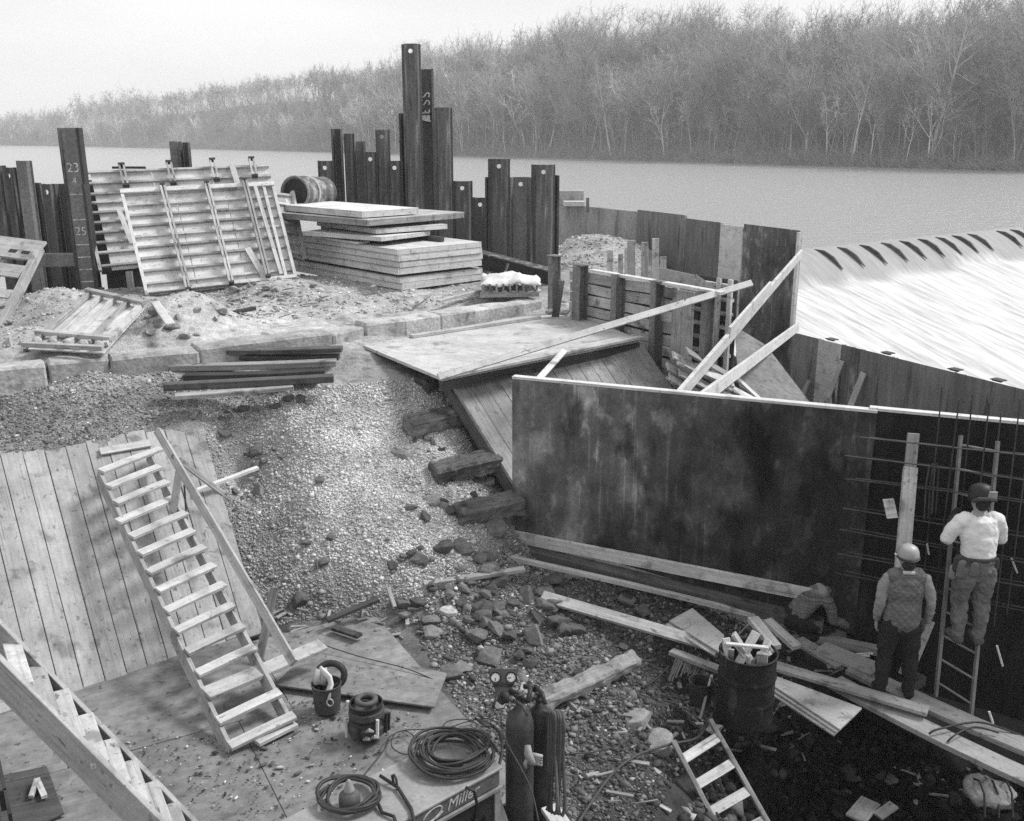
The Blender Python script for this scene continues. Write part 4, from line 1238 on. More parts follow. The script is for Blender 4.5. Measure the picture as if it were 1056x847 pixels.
# boards fanned out below the lagging wall
for k, (x0, y0, x1, y1) in enumerate(((690, 388, 760, 424), (698, 372, 756, 392), (700, 384, 780, 420), (708, 362, 752, 384), (688, 378, 752, 412), (694, 366, 770, 410), (700, 396, 742, 418), (690, 392, 720, 412), (704, 374, 790, 416))):
    plank('fallen_board', 'weathered board fallen in the pit below the lagging wall', D(x0, y0, 15.2), D(x1, y1 + 4, 15.6 + .1 * k), 0.16, 0.04, 'lag', up=(0, -.6, .8), cat='board', group='fallen boards below the lagging wall')
# ================================================================== SHEET PILES
def sheet_pile(lab, px0, px1, ytop, Y, zbot=-3.4, hole=True, m_='rust', flip=False, foot=None, group='sheet piles of the cofferdam', lean=None, dep=0.17):
    """one U shaped pile; foot = (px0, px1, py) of the bottom when it leans in the picture"""
    a, b = D(px0, ytop, Y), D(px1, ytop, Y)
    w = (b - a).length
    H = a.z - (zbot + CAMZ)
    x = (b - a).normalized()
    fwd = Vector((0, -1, 0))
    if flip: dep = -dep
    base = (a + b) / 2; base.z = zbot + CAMZ
    t = thing('sheet_pile', lab, 'sheet pile', base, group)
    c = (a + b) / 2
    e, f_ = w / 2, w * 0.3
    def P(s, d, z): return Vector((c.x, c.y, 0)) + x * s - fwd * d + Vector((0, 0, z))
    z0, z1 = zbot + CAMZ, a.z
    mb = MB(); r = random.random()
    d0, d1 = (0.0, dep) if dep > 0 else (-dep, 0.0)
    # web with lifting hole
    vs, fs = [], []
    hr = 0.052
    hz = z1 - 0.17
    zl = z1 - 0.36
    if hole:
        angs = sorted([2 * math.pi * k / 12 + 0.01 for k in range(12)] + [math.atan2(sy * (0.19 if sy < 0 else 0.17), sx * f_) % (2 * math.pi) for sx in (-1, 1) for sy in (-1, 1)])
        for an in angs:
            ca, sa = math.cos(an), math.sin(an)
            k = min(f_ / abs(ca) if abs(ca) > 1e-6 else 9, (0.17 if sa > 0 else 0.19) / abs(sa) if abs(sa) > 1e-6 else 9)
            vs += [P(ca * hr, d0, hz + sa * hr), P(ca * k, d0, hz + sa * k)]
        n = len(angs)
        for i in range(n):
            j = (i + 1) % n
            fs.append((2 * i, 2 * i + 1, 2 * j + 1, 2 * j))
        mb.add(vs, fs, r=r)
    else:
        zl = z1
    mb.add([P(-f_, d0, z0), P(f_, d0, z0), P(f_, d0, zl), P(-f_, d0, zl)], [(0, 1, 2, 3)], r=r)
    mb.build('web', m_, t).modifiers.new('sol', 'SOLIDIFY').thickness = 0.014
    for s in (-1, 1):
        mb = MB()
        q = [P(s * (f_ + .001), d0, z0), P(s * (f_ + .001), d0, z1), P(s * (e - 0.05), d1, z1), P(s * (e - 0.05), d1, z0)]
        mb.add(q, [(0, 1, 2, 3)], r=r * 0.6)  # sides toned darker than the web, shading put into the colour
        q = [P(s * (e - .05), d1, z0), P(s * (e - .05), d1, z1), P(s * e, d1, z1), P(s * e, d1, z0)]
        mb.add(q, [(0, 1, 2, 3)], r=min(1, r * 1.3))
        mb.build('flange', m_, t).modifiers.new('sol', 'SOLIDIFY').thickness = 0.013
    if lean is not None:
        t.rotation_euler = (0, lean, 0)
    return t
SPL = [
 # middle cluster
 ('low sheet pile with a hole at the left end of the middle cluster', 326, 343, 166, 25.2, True, 'rust', False),
 ('thin sheet pile standing proud at the left of the middle cluster', 341, 353, 133, 25.6, False, 'rust', True),
 ('narrow sheet pile second from the left in the middle cluster', 353, 364, 138, 25.4, False, 'rust', False),
 ('sheet pile with a ragged top left of centre in the middle cluster', 363, 377, 146, 25.7, False, 'rust_l', True),
 ('dark sheet pile with a hole between the ragged one and the taller grey one', 375, 388, 157, 25.3, True, 'rust', False),
 ('taller sheet pile with a hole left of the tallest three', 386, 401, 134, 25.5, True, 'rust', False),
 ('short sheet pile with a white-lit hole beside the tallest pile', 399, 414, 166, 25.2, True, 'rust', False),
 ('slim sheet pile hidden close behind the tallest pile', 411, 419, 117, 25.9, False, 'rust', True),
 ('tallest dark sheet pile of all with a hole at its top', 413, 433, 45, 25.2, True, 'rust', False),
 ('second tallest sheet pile with white painted marks', 430, 447, 71, 25.6, False, 'rust_l', True),
 ('third tallest sheet pile, right of the painted one', 447, 466, 111, 25.2, False, 'rust', False),
 ('low sheet pile with a hole right of the tall three', 466, 487, 187, 25.1, True, 'rust', False),
 ('lowest sheet pile with a hole at the right end of the middle cluster', 487, 503, 204, 24.9, True, 'rust', False),
 # right cluster
 ('edge of a sheet pile showing left of the right cluster', 500, 507, 183, 24.6, False, 'rust', True),
 ('sheet pile with a hole, left of the three in the right cluster', 503, 526, 164, 24.2, True, 'rust', False),
 ('lower grey sheet pile in the middle of the right cluster', 525, 549, 183, 24.4, True, 'rust_l', True),
 ('broad sheet pile at the right end of the right cluster', 548, 573, 170, 24.1, True, 'rust', False),
 ('narrow rear sheet pile closing the right end of the right cluster', 569, 577, 181, 24.5, False, 'rust', True),
 # left
 ('dark sheet pile cut by the left edge of the picture', -14, 2, 171, 21.6, True, 'rust', False),
 ('dark sheet pile with a hole near the left edge', 1, 13, 173, 21.5, True, 'rust', False),
 ('tall grey sheet pile left of the chalk marked post', 13, 29, 166, 21.4, False, 'rust_l', False),
 ('low pale sheet pile, first right of the tall grey one at left', 29, 41, 189, 21.8, False, 'rust_l', True),
 ('low sheet pile with a hole left of the chalk marked post', 40, 53, 190, 21.7, True, 'rust_l', False),
 ('low sheet pile right behind the chalk marked post', 53, 71, 190, 21.9, False, 'rust_l', True),
 ('dark low sheet pile hidden behind the chalk marked post', 70, 86, 195, 21.9, False, 'rust', False),
 ('left half of the pile pair rising behind the leaning formwork', 172, 184, 146, 22.6, False, 'rust_l', False),
 ('right half of the pile pair rising behind the leaning formwork', 183, 196, 147, 22.5, False, 'rust', True),
]
PILES = {}
for lab, x0, x1, yt, Y, ho, m_, fl in SPL:
    PILES[(x0, yt)] = sheet_pile(lab, x0, x1, yt, Y, -3.6, ho, m_, fl)
# low infill piles that close the wall between the clusters
for k in range(5):
    x0 = 100 + k * 14
    sheet_pile('low rusty sheet pile behind the leaning formwork', x0, x0 + 14, 196, 22.6, -3.6, False, 'rust', k % 2 == 0, group='low piles behind the formwork')
# painted marks on the second tallest pile
pp_ = PILES[(430, 71)]
c = D(437.5, 100, 25.6)
for k, (ch, py) in enumerate((('S', 98), ('S', 106), ('3', 115))):
    text_part(ch, 0.34, 'paint', D(438, py, 25.6) + Vector((0, -0.03, 0)), (0, 0, -1), (1, 0, 0), pp_)
mb = MB(); mb.slab([D(434, 119, 25.57), D(443, 119, 25.57), D(444, 126, 25.57), D(435, 124, 25.57)], (0, -.004, 0)); mb.build('painted_mark', 'paint', pp_)
# chalk marked post at left: a pile with a flat grey face
top, bot = D(70.5, 132, 20.3), D(92.5, 306, 20.3)
cm = thing('marked_pile', 'tall leaning flat steel pile with white chalk numbers and ticks', 'sheet pile', bot)
ax = (bot - top).normalized()
def mk(k): return top.lerp(bot, k)
mb = MB(); mb.board(top, bot, 0.31, 0.03, up=(0, -1, 0)); mb.build('web', 'rust_l', cm)
xr = Vector((1, 0, 0)) - ax * ax.x; xr.normalize()
for s, m_ in ((-1, 'rust'), (1, 'steel')):
    mb = MB(); mb.board(top + xr * s * 0.185 + Vector((0, .06, 0)), bot + xr * s * 0.185 + Vector((0, .06, 0)), 0.055, 0.2, up=(0, -1, 0)); mb.build('flange', m_, cm)
def mark(s, py, size):
    k = (py - 132) / 174.0
    text_part(s, size, 'paint', mk(k) + Vector((0, -0.02, 0)), xr, -ax, cm)
mark('23', 172, 0.26); mark('4', 185.5, 0.2); mark('25', 237, 0.24); mark('1', 212, 0.14)
for py in (199, 225, 251, 264, 277, 290):
    k = (py - 132) / 174.0
    mb = MB(); mb.board(mk(k) - xr * 0.13 + Vector((0, -.018, 0)), mk(k) + xr * 0.13 + Vector((0, -.018, .01)), 0.022, 0.006, up=(0, -1, 0)); mb.build('chalk_tick', 'paint', cm)
mb = MB(); mb.slab([D(40, 262, 20.7), D(40, 276, 20.7), D(79, 275, 20.5), D(79, 262, 20.5)], (0, .2, 0))
tag(mb.build('steel_wale', 'rust_l', bevel=0.01), 'horizontal grey steel beam between the left piles and the chalk marked post', 'steel beam')
plank('steel_bar', 'dark steel bar standing just right of the chalk marked post', D(100, 300, 20.1), D(86, 190, 20.1), 0.06, 0.06, 'steel', up=(0, -1, 0), cat='bar')

# dark steel beam by the right cluster
a, b = D(494, 268, 22.6), D(572, 289, 21.2)
hb = thing('h_beam', 'dark H beam lying at the foot of the right sheet pile cluster', 'steel beam', (a + b) / 2)
u_ = (b - a).normalized()
sv = Vector((u_.y, -u_.x, 0))
for dz in (0.19, -0.19):
    mb = MB(); mb.board(a + Vector((0, 0, dz)), b + Vector((0, 0, dz)), 0.34, 0.025); mb.build('flange', 'rust', hb)
mb = MB(); mb.board(a, b, 0.02, 0.36); mb.build('web', 'steel', hb)
plank('steel_bar', 'thin rusty bar leaning on the dark H beam', D(518, 291, 21.0), D(524, 272, 21.2), 0.04, 0.04, 'rust_l', cat='bar')

# ================================================================== LEANING FORMWORK PANELS
def formwork(lab, TL, TR, BR, BL, ribs, backs, rails, ply=(0.0, 1.0), m_='lumber_w', face='ply_l', extra=()):
    t = thing('wall_form', lab, 'formwork', (BL + BR) / 2)
    n = (TR - TL).cross(BL - TL).normalized()
    if n.y > 0: n = -n
    def S(u, v, o=0.0):
        return TL.lerp(TR, u).lerp(BL.lerp(BR, u), v) + n * o
    u0, u1 = ply
    mb = MB()
    for i in range(3):
        a, b = lerp(u0, u1, i / 3) + .002, lerp(u0, u1, (i + 1) / 3) - .002
        mb.slab([S(a, 1), S(b, 1), S(b, 0), S(a, 0)], -n * 0.02, lx=(TR - TL))
    mb.build('ply_face', face, t)
    if u0 > 0:
        mb = MB(); mb.slab([S(0, 1, -.12), S(u0 + .02, 1, -.12), S(u0 + .02, 0.05, -.12), S(0, 0.05, -.12)], -n * 0.02); mb.build('gap_shade_backing', 'dark_paint', t)  # added dark sheet, stands in for shade in the open column
    for v in ribs:
        mb = MB(); mb.board(S(-0.0, v, .032), S(1.0, v, .032), 0.045, 0.064, up=n, seg=2, bow=random.uniform(-.006, .006)); mb.build('rib', m_, t)
    for u in rails:
        mb = MB(); mb.board(S(u, -0.01, .05), S(u, 1.01, .05), 0.06, 0.1, up=n); mb.build('rail', 'lumber', t)
    for u, va, vb in backs:
        for du in (-0.011, 0.011):
            mb = MB(); mb.board(S(u + du, va, .15), S(u + du, vb, .15), 0.04, 0.1, up=n); mb.build('strongback', 'lumber_w', t)
        for vv_ in (va, vb):
            mb = MB(); mb.board(S(u - 0.017, vv_, .155), S(u + 0.017, vv_, .155), 0.045, 0.11, up=n); mb.build('end_plate', 'steel', t)
    for (ua, va, ub, vb, w_) in extra:
        mb = MB(); mb.board(S(ua, va, .1), S(ub, vb, .1), w_, 0.04, up=n); mb.build('brace', 'lumber', t)
    return t
formwork('front leaning wall form with four upright strongbacks and many ribs', D(126, 200, 20.2), D(281, 192, 21.2), D(305, 289, 20.0), D(152, 305, 18.9),
         [0.02, .13, .235, .34, .445, .55, .66, .78, .9, .985], [(0.265, -.02, 1.02), (0.555, -.02, 1.0), (0.81, -.03, .97)], [0.0, 0.935, 1.0],
         extra=[(-.01, .005, 1.01, .005, .09), (0.0, .985, 1.0, .985, .07), (0.72, 0.66, 0.79, 0.98, .12), (0.875, 0.02, 0.905, .95, .07)])
formwork('back leaning wall form showing above and left of the front one', D(81, 178, 21.5), D(277, 171, 22.6), D(296, 262, 21.4), D(104, 280, 20.2),
         [0.015, .13, .24, .33, .43, .53, .63, .73, .83, .96], [(0.225, -.02, .2), (0.47, -.03, .2), (0.70, -.04, .18), (0.91, -.04, .16)], [0.0],
         ply=(0.055, 1.0), extra=[(0.16, 0.42, 0.19, 0.78, .1), (.8, 0.0, .82, .5, .12)])
plank('steel_bar', 'thin steel tie bar resting on the top edge of the back wall form', D(116, 173, 21.7), D(150, 173, 21.6), 0.05, 0.05, 'steel', cat='bar')
formwork('small rib form leaning beyond the right end of the front wall form', D(279, 198, 22.2), D(300, 200, 22.8), D(312, 268, 21.6), D(292, 262, 21.0),
         [.05, .2, .35, .5, .65, .8, .95], [], [0.0, 1.0], face='lumber_w')
mb = MB(); mb.slab([D(112, 276, 20.8), D(112, 312, 20.8), D(152, 312, 20.0), D(146, 276, 20.6)], (0, .03, 0)); tag(mb.build('gap_shade_sheet', 'timber'), 'dark sheet standing in for the shade in the gap below the back wall form', 'board')  # added sheet, coloured dark for the shade in the void
plank('short_post', 'short pale block standing in the dark gap under the back wall form', D(136, 303, 20.2), D(133, 280, 20.3), 0.12, 0.08, 'lumber_w', up=(0, -1, 0), cat='block')

# corrugated pipe
a, b = D(305, 199, 22.8), D(334, 199, 24.0)
axp = (b - a).normalized()
mb = MB(); prof = []
L_ = (b - a).length
for i in range(25):
    prof.append((0.36 + (0.015 if i % 2 else -0.008), L_ * i / 24))
prof2 = prof + [(0.33, L_), (0.31, L_ * 0.5), (0.31, 0.0)]
mb.lathe(prof + [(0.32, L_ - .001)], a, 24, axp)
o = mb.build('pipe_shell', 'rust', None, smooth=False)
o.name = 'corrugated_pipe'; tag(o, 'short corrugated steel pipe lying behind the stacked panels', 'pipe')
mb = MB(); mb.lathe([(0.3, -0.012), (0.3, -.01)], a, 24, axp); mb.build('dark_mouth', 'dark_paint', o)
mb = MB(); ring = []
q0 = axp.orthogonal().normalized(); q1 = axp.cross(q0)
for k in range(24):
    an = 2 * math.pi * k / 24; ring.append(a + q0 * math.cos(an) * 0.35 + q1 * math.sin(an) * 0.35 - axp * 0.02)
mb.tube(ring, 0.035, 6, True); mb.build('rim', 'rust_l', o)
ring2 = [p + axp * 0.45 + (p - a) * 0.08 for p in ring]
mb = MB(); mb.tube(ring2, 0.025, 6, True); mb.build('band', 'lumber', o)

# ================================================================== STACK OF FORM PANELS
Cn, Rn, Ln = Z(413, 301, -3.0), Z(499, 290, -3.0), Z(305, 276, -3.0)
su = (Rn - Cn); sL = su.length; su.normalize()
sw = Vector((-su.y, su.x, 0)); swl = (Ln - Cn).dot(sw)
def stack_panel(lab, u0, u1, w0, w1, z, t, rot=0.0, m_top='ply', m_edge='lumber', ragged=False):
    c = Cn + su * (u0 + u1) / 2 + sw * (w0 + w1) / 2
    ca, sa = math.cos(rot), math.sin(rot)
    X = su * ca + sw * sa; Y_ = sw * ca - su * sa
    hu, hw = (u1 - u0) / 2, (w1 - w0) / 2
    c.z = z + CAMZ
    th = thing('form_panel', lab, 'form panel', c, 'stacked form panels')
    mb = MB()
    mb.slab([c + X * hu + Y_ * hw + Vector((0, 0, t)), c - X * hu + Y_ * hw + Vector((0, 0, t)), c - X * hu - Y_ * hw + Vector((0, 0, t)), c + X * hu - Y_ * hw + Vector((0, 0, t))], (0, 0, -0.02), lx=Y_)
    mb.build('top_sheet', m_top, th, bevel=0.003)
    zc = Vector((0, 0, (t - .022) / 2))
    for s in (-1, 1):
        mb = MB(); mb.board(c + X * (s * (hu - .024)) - Y_ * (hw - .001) + zc, c + X * (s * (hu - .024)) + Y_ * (hw - .001) + zc, 0.045, t - 0.022); mb.build('edge_rail', m_edge, th, bevel=0.003)
        mb = MB(); mb.board(c + Y_ * (s * (hw - .022)) - X * (hu - .05) + zc, c + Y_ * (s * (hw - .022)) + X * (hu - .05) + zc, 0.045, t - 0.022); mb.build('end_rail', m_edge, th, bevel=0.003)
    return th
zs = -2.98
lays = [('lowest pale form panel of the stack, nearest the ground', 0.13, 0.0, .02), ('second form panel from the bottom of the stack', 0.12, 0.0, 0), ('third form panel up, above the dark gap in the stack', 0.13, .05, -.01), ('fourth form panel up in the stack', 0.12, 0, .01),
        ('fifth form panel up in the stack, with a row of small holes', 0.12, 0, 0), ('topmost of the six flush panels in the lower stack', 0.11, 0, -.012)]
for k, (lb, t_, gap, ro) in enumerate(lays):
    zs += gap
    o_ = [.04, .05, 0, .01, -.01, .0][k]
    stack_panel(lb, o_ - .02, sL - .04 + o_, 0.0 + o_, swl - 0.02 * k, zs, t_, ro, 'ply' if k != 5 else 'ply_l')
    zs += t_ + 0.008
for k, (u_, lb) in enumerate(((0.3, 'small timber bearer under the panel stack near its front corner'), (1.5, 'small timber bearer under the right side of the panel stack'))):
    plank('bearer', lb, Cn + su * u_ + Vector((0, 0, -.06)), Cn + su * u_ + sw * 2.6 + Vector((0, 0, -.06)), 0.1, 0.12, 'timber')
# strip with bolts
sp = thing('bolt_strip', 'pale strip with a row of upright bolt ends lying on the panel stack', 'strip', Cn + Vector((0, 0, zs + 3)))
a = Cn + su * 0.02 + sw * 1.25; b = Cn + su * 0.02 + sw * 3.0; a.z = b.z = zs + CAMZ + 0.03
mb = MB(); mb.board(a, b, 0.3, 0.04); mb.build('strip', 'lumber', sp)
for k in range(9):
    p = a.lerp(b, (k + .4) / 9)
    mb = MB(); mb.tube([p, p + Vector((0, 0, .13))], 0.022, 6); mb.build('bolt', 'lumber_w', sp)
zs2 = zs + 0.1
plank('bearer', 'block of lumber propping the upper panels of the stack on the right', Cn + su * 1.5 + sw * 0.5 + Vector((0, 0, zs + .05 - Cn.z + CAMZ)), Cn + su * 1.5 + sw * 2.4 + Vector((0, 0, zs + .05 - Cn.z + CAMZ)), 0.1, 0.1, 'timber')
plank('bearer', 'block of lumber propping the upper panels of the stack on the left', Cn + su * 0.4 + sw * 0.9 + Vector((0, 0, zs + .05 - Cn.z + CAMZ)), Cn + su * 0.4 + sw * 3.2 + Vector((0, 0, zs + .05 - Cn.z + CAMZ)), 0.1, 0.1, 'timber')
stack_panel('thin pale panel askew on the lower stack', -.25, 1.3, 0.75, 3.0, zs2, 0.09, 0.22, 'ply_l')
stack_panel('second loose panel lying across the stack', 0.2, 2.0, 0.9, 3.4, zs2 + 0.12, 0.1, -0.06, 'ply')
stack_panel('wide dark edged panel overhanging both sides near the top of the stack', -0.35, 2.45, 0.95, 4.3, zs2 + 0.3, 0.13, 0.1, 'ply', 'timber_l')
stack_panel('topmost pale panel of the whole stack', -0.2, 1.3, 1.1, 4.2, zs2 + 0.45, 0.13, 0.05, 'ply_l')

# pallet with white tarp
pc = Z(526, 304, -3.05)
pl_ = thing('pallet', 'low slatted pallet with a white cover right of the panel stack', 'pallet', pc)
rz = 0.12
for k in range(3):
    mb = MB(); mb.box(pc + Vector((0, (k - 1) * 0.4, 0.07)), (1.15, 0.08, 0.1), rz); mb.build('stringer', 'lumber_w', pl_)
for k in range(7):
    mb = MB(); mb.box(pc + Vector(((k - 3) * 0.17, 0, 0.135)), (0.1, 1.0, 0.025), rz); mb.build('slat', 'lumber_w', pl_)
for k in range(9):
    mb = MB(); mb.box(pc + Vector(((k - 4) * 0.13, -0.5 + (k - 4) * 0.016, 0.2)), (0.035, 0.05, 0.18), rz); mb.build('slat', 'timber_l', pl_)
V_, F_ = [], []
nx = 22
for j in range(nx + 1):
    for i in range(nx + 1):
        x, y = (i / nx - .5) * 1.15, (j / nx - .5) * 1.05
        z = 0.33 + 0.12 * noise.fractal((x * 2.2, y * 2.2, 3.0), 1, 2, 4) + 0.1 * math.exp(-((x + .15) ** 2 + y * y) / .12) - 0.3 * max(0, max(abs(x) - .5, abs(y) - .44)) * 3
        ex = 1 + 0.12 * noise.noise((x * 3, y * 3, 9))
        V_.append(pc + Vector((x * ex, y * ex, z)))
for j in range(nx):
    for i in range(nx):
        q = j * (nx + 1) + i; F_.append((q, q + 1, q + nx + 2, q + nx + 1))
mb = MB(); mb.add(V_, F_)
o = mb.build('tarp', 'white', smooth=True); tag(o, 'crumpled white sheet thrown over the small pallet', 'tarp'); o.modifiers.new('s', 'SOLIDIFY').thickness = 0.015

# ================================================================== PALLET AND PANEL AT LEFT
def crate(name, lab, TL, TR, BR, BL, slats, m_='lumber_w', holes=False):
    t = thing(name, lab, 'pallet', (BL + BR) / 2)
    n = (TR - TL).cross(BL - TL).normalized()
    if n.z < 0: n = -n
    def S(u, v, o=0.0): return TL.lerp(TR, u).lerp(BL.lerp(BR, u), v) + n * o
    return t, S, n
t, S, n = crate('leaning_pallet', 'grey pallet tilted on the rubble at the left edge of the picture', D(-62, 244, 18.2), D(44, 258, 17.6), D(-2, 352, 15.6), D(-105, 340, 16.2), 4)
ed = S(1, 0) - S(0, 0)
mb = MB(); mb.board(S(0, .05, .06), S(1, .05, .06), 0.5, 0.05, up=n); mb.build('end_board', 'lumber_w', t, bevel=0.005)
mb = MB()
for u in (.74, .86): mb.board(S(u, .09, .088), S(u + .07, .09, .088), 0.07, 0.01, up=n)
mb.build('hand_slot', 'dark_paint', t)
for u in (.0, .97):
    mb = MB(); mb.board(S(u, -.02, .0), S(u, 1.03, .0), 0.1, 0.16, up=n); mb.build('side_rail', 'lumber_w', t, bevel=0.005)
for v, w_ in ((.3, .3), (.55, .2), (.78, .3), (.98, .3)):
    mb = MB(); mb.board(S(0, v, .06), S(.94, v, .06), w_, 0.035, up=n); mb.build('slat', 'lumber_w', t, bevel=0.004)
for u in (.35, .68):
    mb = MB(); mb.board(S(u, 0, -.04), S(u, 1, -.04), 0.09, 0.09, up=n); mb.build('runner', 'timber_l', t)
t, S, n = crate('lying_panel', 'slatted form panel lying aslant on the rubble behind the curb', Z(92, 303, -2.62), Z(148, 316, -2.6), Z(106, 362, -2.95), Z(28, 358, -2.95), 6)
mb = MB(); mb.slab([S(0, 1, -.03), S(1, 1, -.03), S(1, 0, -.03), S(0, 0, -.03)], -n * 0.02, lx=S(0, 1) - S(0, 0)); mb.build('face', 'ply', t)
for u in (0.03, .25, .5, .74, .97):
    mb = MB(); mb.board(S(u, 0, .02), S(u, .9, .02), 0.09, 0.07, up=n, r=random.random()); mb.build('slat', 'lumber_w', t, bevel=0.004)
for v, w_ in ((.0, .09), (.82, .1), (1.02, .07)):
    mb = MB(); mb.board(S(-.03, v, .06), S(1.03, v, .06), w_, 0.07, up=n); mb.build('end_rail', 'lumber_w', t, bevel=0.004)
for k in range(5):
    p = S(.08 + k * .21, .93, .03)
    mb = MB(); mb.lathe([(.0, -.05), (.05, -.045), (.075, .0), (.06, .06), (.0, .08)], p, 10, (S(0, 1) - S(0, 0)).normalized()); mb.build('knob', 'lumber_w', t, smooth=True)
plank('lumber_stick', 'loose pale board slanting on the rubble right of the lying form panel', Z(176, 335, -2.75), Z(160, 312, -2.6), 0.14, 0.04, 'lumber_w')
plank('lumber_stick', 'thin board on the plateau in front of the panel stack', Z(452, 311, -3.0), Z(496, 300, -2.98), 0.1, 0.05, 'lumber_w')
plank('lumber_stick', 'second thin board beside the one before the panel stack', Z(430, 312, -3.02), Z(444, 302, -3.02), 0.08, 0.05, 'lumber_w')
plank('lumber_stick', 'dark stake lying in the debris below the leaning front wall form', Z(207, 330, -2.9), Z(262, 318, -2.92), 0.1, 0.06, 'timber')
# ================================================================== WALKWAY AND PLANKS IN THE PIT
wz = -6.05
w = thing('walkway', 'two wide planks laid as a walkway across the pit under the standing man', 'walkway', Z(950, 740, wz - .1))
for k, (a, b) in enumerate((((878, 689), (1085, 782)), ((860, 703), (1085, 814)))):
    mb = MB(); mb.board(Z(*a, wz), Z(*b, wz), 0.27, 0.06, seg=5, bow=-0.03, r=.4 + .2 * k); mb.build('plank', 'plank', w, bevel=0.004)
mb = MB(); mb.board(Z(905, 728, wz - .13), Z(950, 700, wz - .13), 0.12, 0.12); mb.build('bearer', 'timber', w)
plank('plank', 'plank end lying on the walkway in front of the standing man', Z(797, 686, -5.92), Z(957, 734, -5.98), 0.17, 0.045, 'plank', seg=4)
plank('plank', 'broad weathered plank on the debris left of the standing man', Z(845, 668, -6.03), Z(905, 692, -6.0), 0.3, 0.04, 'plank', up=(.1, -.2, 1))
plank('lumber_stick', 'long narrow timber along the crouching man\'s knees', Z(825, 654, -6.1), Z(905, 671, -6.15), 0.12, 0.1, 'timber_l')
plank('lumber_stick', 'white thin strip behind the standing man\'s legs', Z(860, 676, -6.02), Z(900, 674, -6.05), 0.03, 0.02, 'lumber')
plank('lumber_stick', 'second white thin strip crossing the first behind the standing man\'s legs', Z(858, 673, -6.04), Z(897, 677, -6.06), 0.025, 0.02, 'lumber')
for k in range(3):
    mb = MB(); o_ = k * 3
    z = -5.98 - .03 * k
    mb.slab([Z(797 - o_, 696 + o_ * .8, z), Z(889 - o_, 730 + o_, z), Z(866 - o_, 752 + o_, z - .02), Z(796 - o_, 706 + o_, z - .02)], (0, 0, -0.022))
    tag(mb.build('plywood_strip', 'ply', bevel=0.002), ['top sheet of the fanned plywood stack right of the barrel', 'middle sheet of the fanned plywood stack right of the barrel', 'bottom sheet of the fanned plywood stack right of the barrel'][k], 'plywood')
for k in range(2):
    o_ = k * 4; z = -5.75 - .04 * k
    mb = MB(); mb.slab([Z(690 - o_, 640 + o_, z), Z(714 - o_, 627 + o_, z), Z(747 - o_, 655 + o_, z + .05), Z(741 - o_, 672 + o_, z + .02)], (0, 0, -0.02))
    tag(mb.build('plywood_strip', 'ply', bevel=0.002), ['upper plywood scrap leaning on the long plank left of the barrel', 'lower plywood scrap under the one leaning left of the barrel'][k], 'plywood')
plank('plank', 'plank half hidden under the long plank behind the small bucket', Z(692, 672, -5.95), Z(745, 692, -5.95), 0.12, 0.05, 'lumber_w')
plank('lumber_stick', 'short thick board sloping from the barrel rim, left of two', Z(776, 638, -5.55), Z(800, 668, -5.62), 0.14, 0.06, 'lumber_w')
plank('lumber_stick', 'short thick board sloping from the barrel rim, right of two', Z(791, 640, -5.8), Z(822, 668, -5.9), 0.13, 0.06, 'lumber_w')
plank('lumber_stick', 'flat grey board between the barrel and the crouching man', Z(822, 660, -6.05), Z(868, 687, -6.05), 0.2, 0.04, 'plank')

# leaning plank by the rebar, tag
plank('leaning_plank', 'tall pale plank leaning against the rebar behind the standing man', D(929, 600, 10.2), D(939, 482, 10.75), 0.16, 0.05, 'lumber_w', up=(0, -1, .2), seg=3)
plank('leaning_plank', 'upper plank spliced behind the tall leaning one', D(935, 520, 10.72), D(942, 447, 10.9), 0.13, 0.04, 'lumber_w', up=(0, -1, .2))
mb = MB(); mb.slab([D(911, 516, 10.5), D(922, 515, 10.5), D(926, 534, 10.4), D(915, 535, 10.4)], (0, .03, 0)); tag(mb.build('tag_board', 'lumber_w'), 'small pale tag board hanging on the rebar left of the tall plank', 'tag')
for k, (x0, y0, x1, y1, Y) in enumerate(((1043, 576, 1049, 591, 10.3), (1028, 666, 1034, 687, 9.6), (956, 561, 958, 572, 10.5), (1020, 734, 1024, 746, 8.9))):
    mb = MB(); mb.tube([D(x0, y0, Y), D(x1, y1, Y)], 0.012, 5)
    tag(mb.build('white_pin', 'white'), ['white pin stuck in the form by the right edge', 'white pin in the dark right of the ladder foot', 'small white pin left of the man on the ladder', 'lowest white pin beside the walkway'][k], 'pin')

# ================================================================== REBAR MAT
ro = fn * 0.38
def rp(px, py): return LN(px, py, FA + ro, FB + ro)
rm = thing('rebar_mat', 'tied grid of reinforcing bars in front of the right end of the dark form', 'rebar', rp(960, 640) + Vector((0, 0, -1)))
hb_ = [((887, 451), (1100, 474)), ((871, 470), (1100, 502)), ((872, 494), (1100, 525)), ((869, 524), (1100, 560)), ((866, 546), (1100, 588)), ((863, 571), (1100, 612)), ((861, 591), (1100, 640))]
for a, b in hb_:
    for k in range(2):
        p, q = rp(a[0] + k * 9, a[1] + k * 5.5), rp(b[0], b[1] + k * 4)
        off = fn * (0.0 if k == 0 else -0.22)
        q.z += 0.0
        mb = MB(); mb.tube([p + off, (p + q) / 2 + off + Vector((0, 0, random.uniform(-.02, .02))), q + off], 0.0085, 6); mb.build('horizontal_bar', 'rebar', rm)
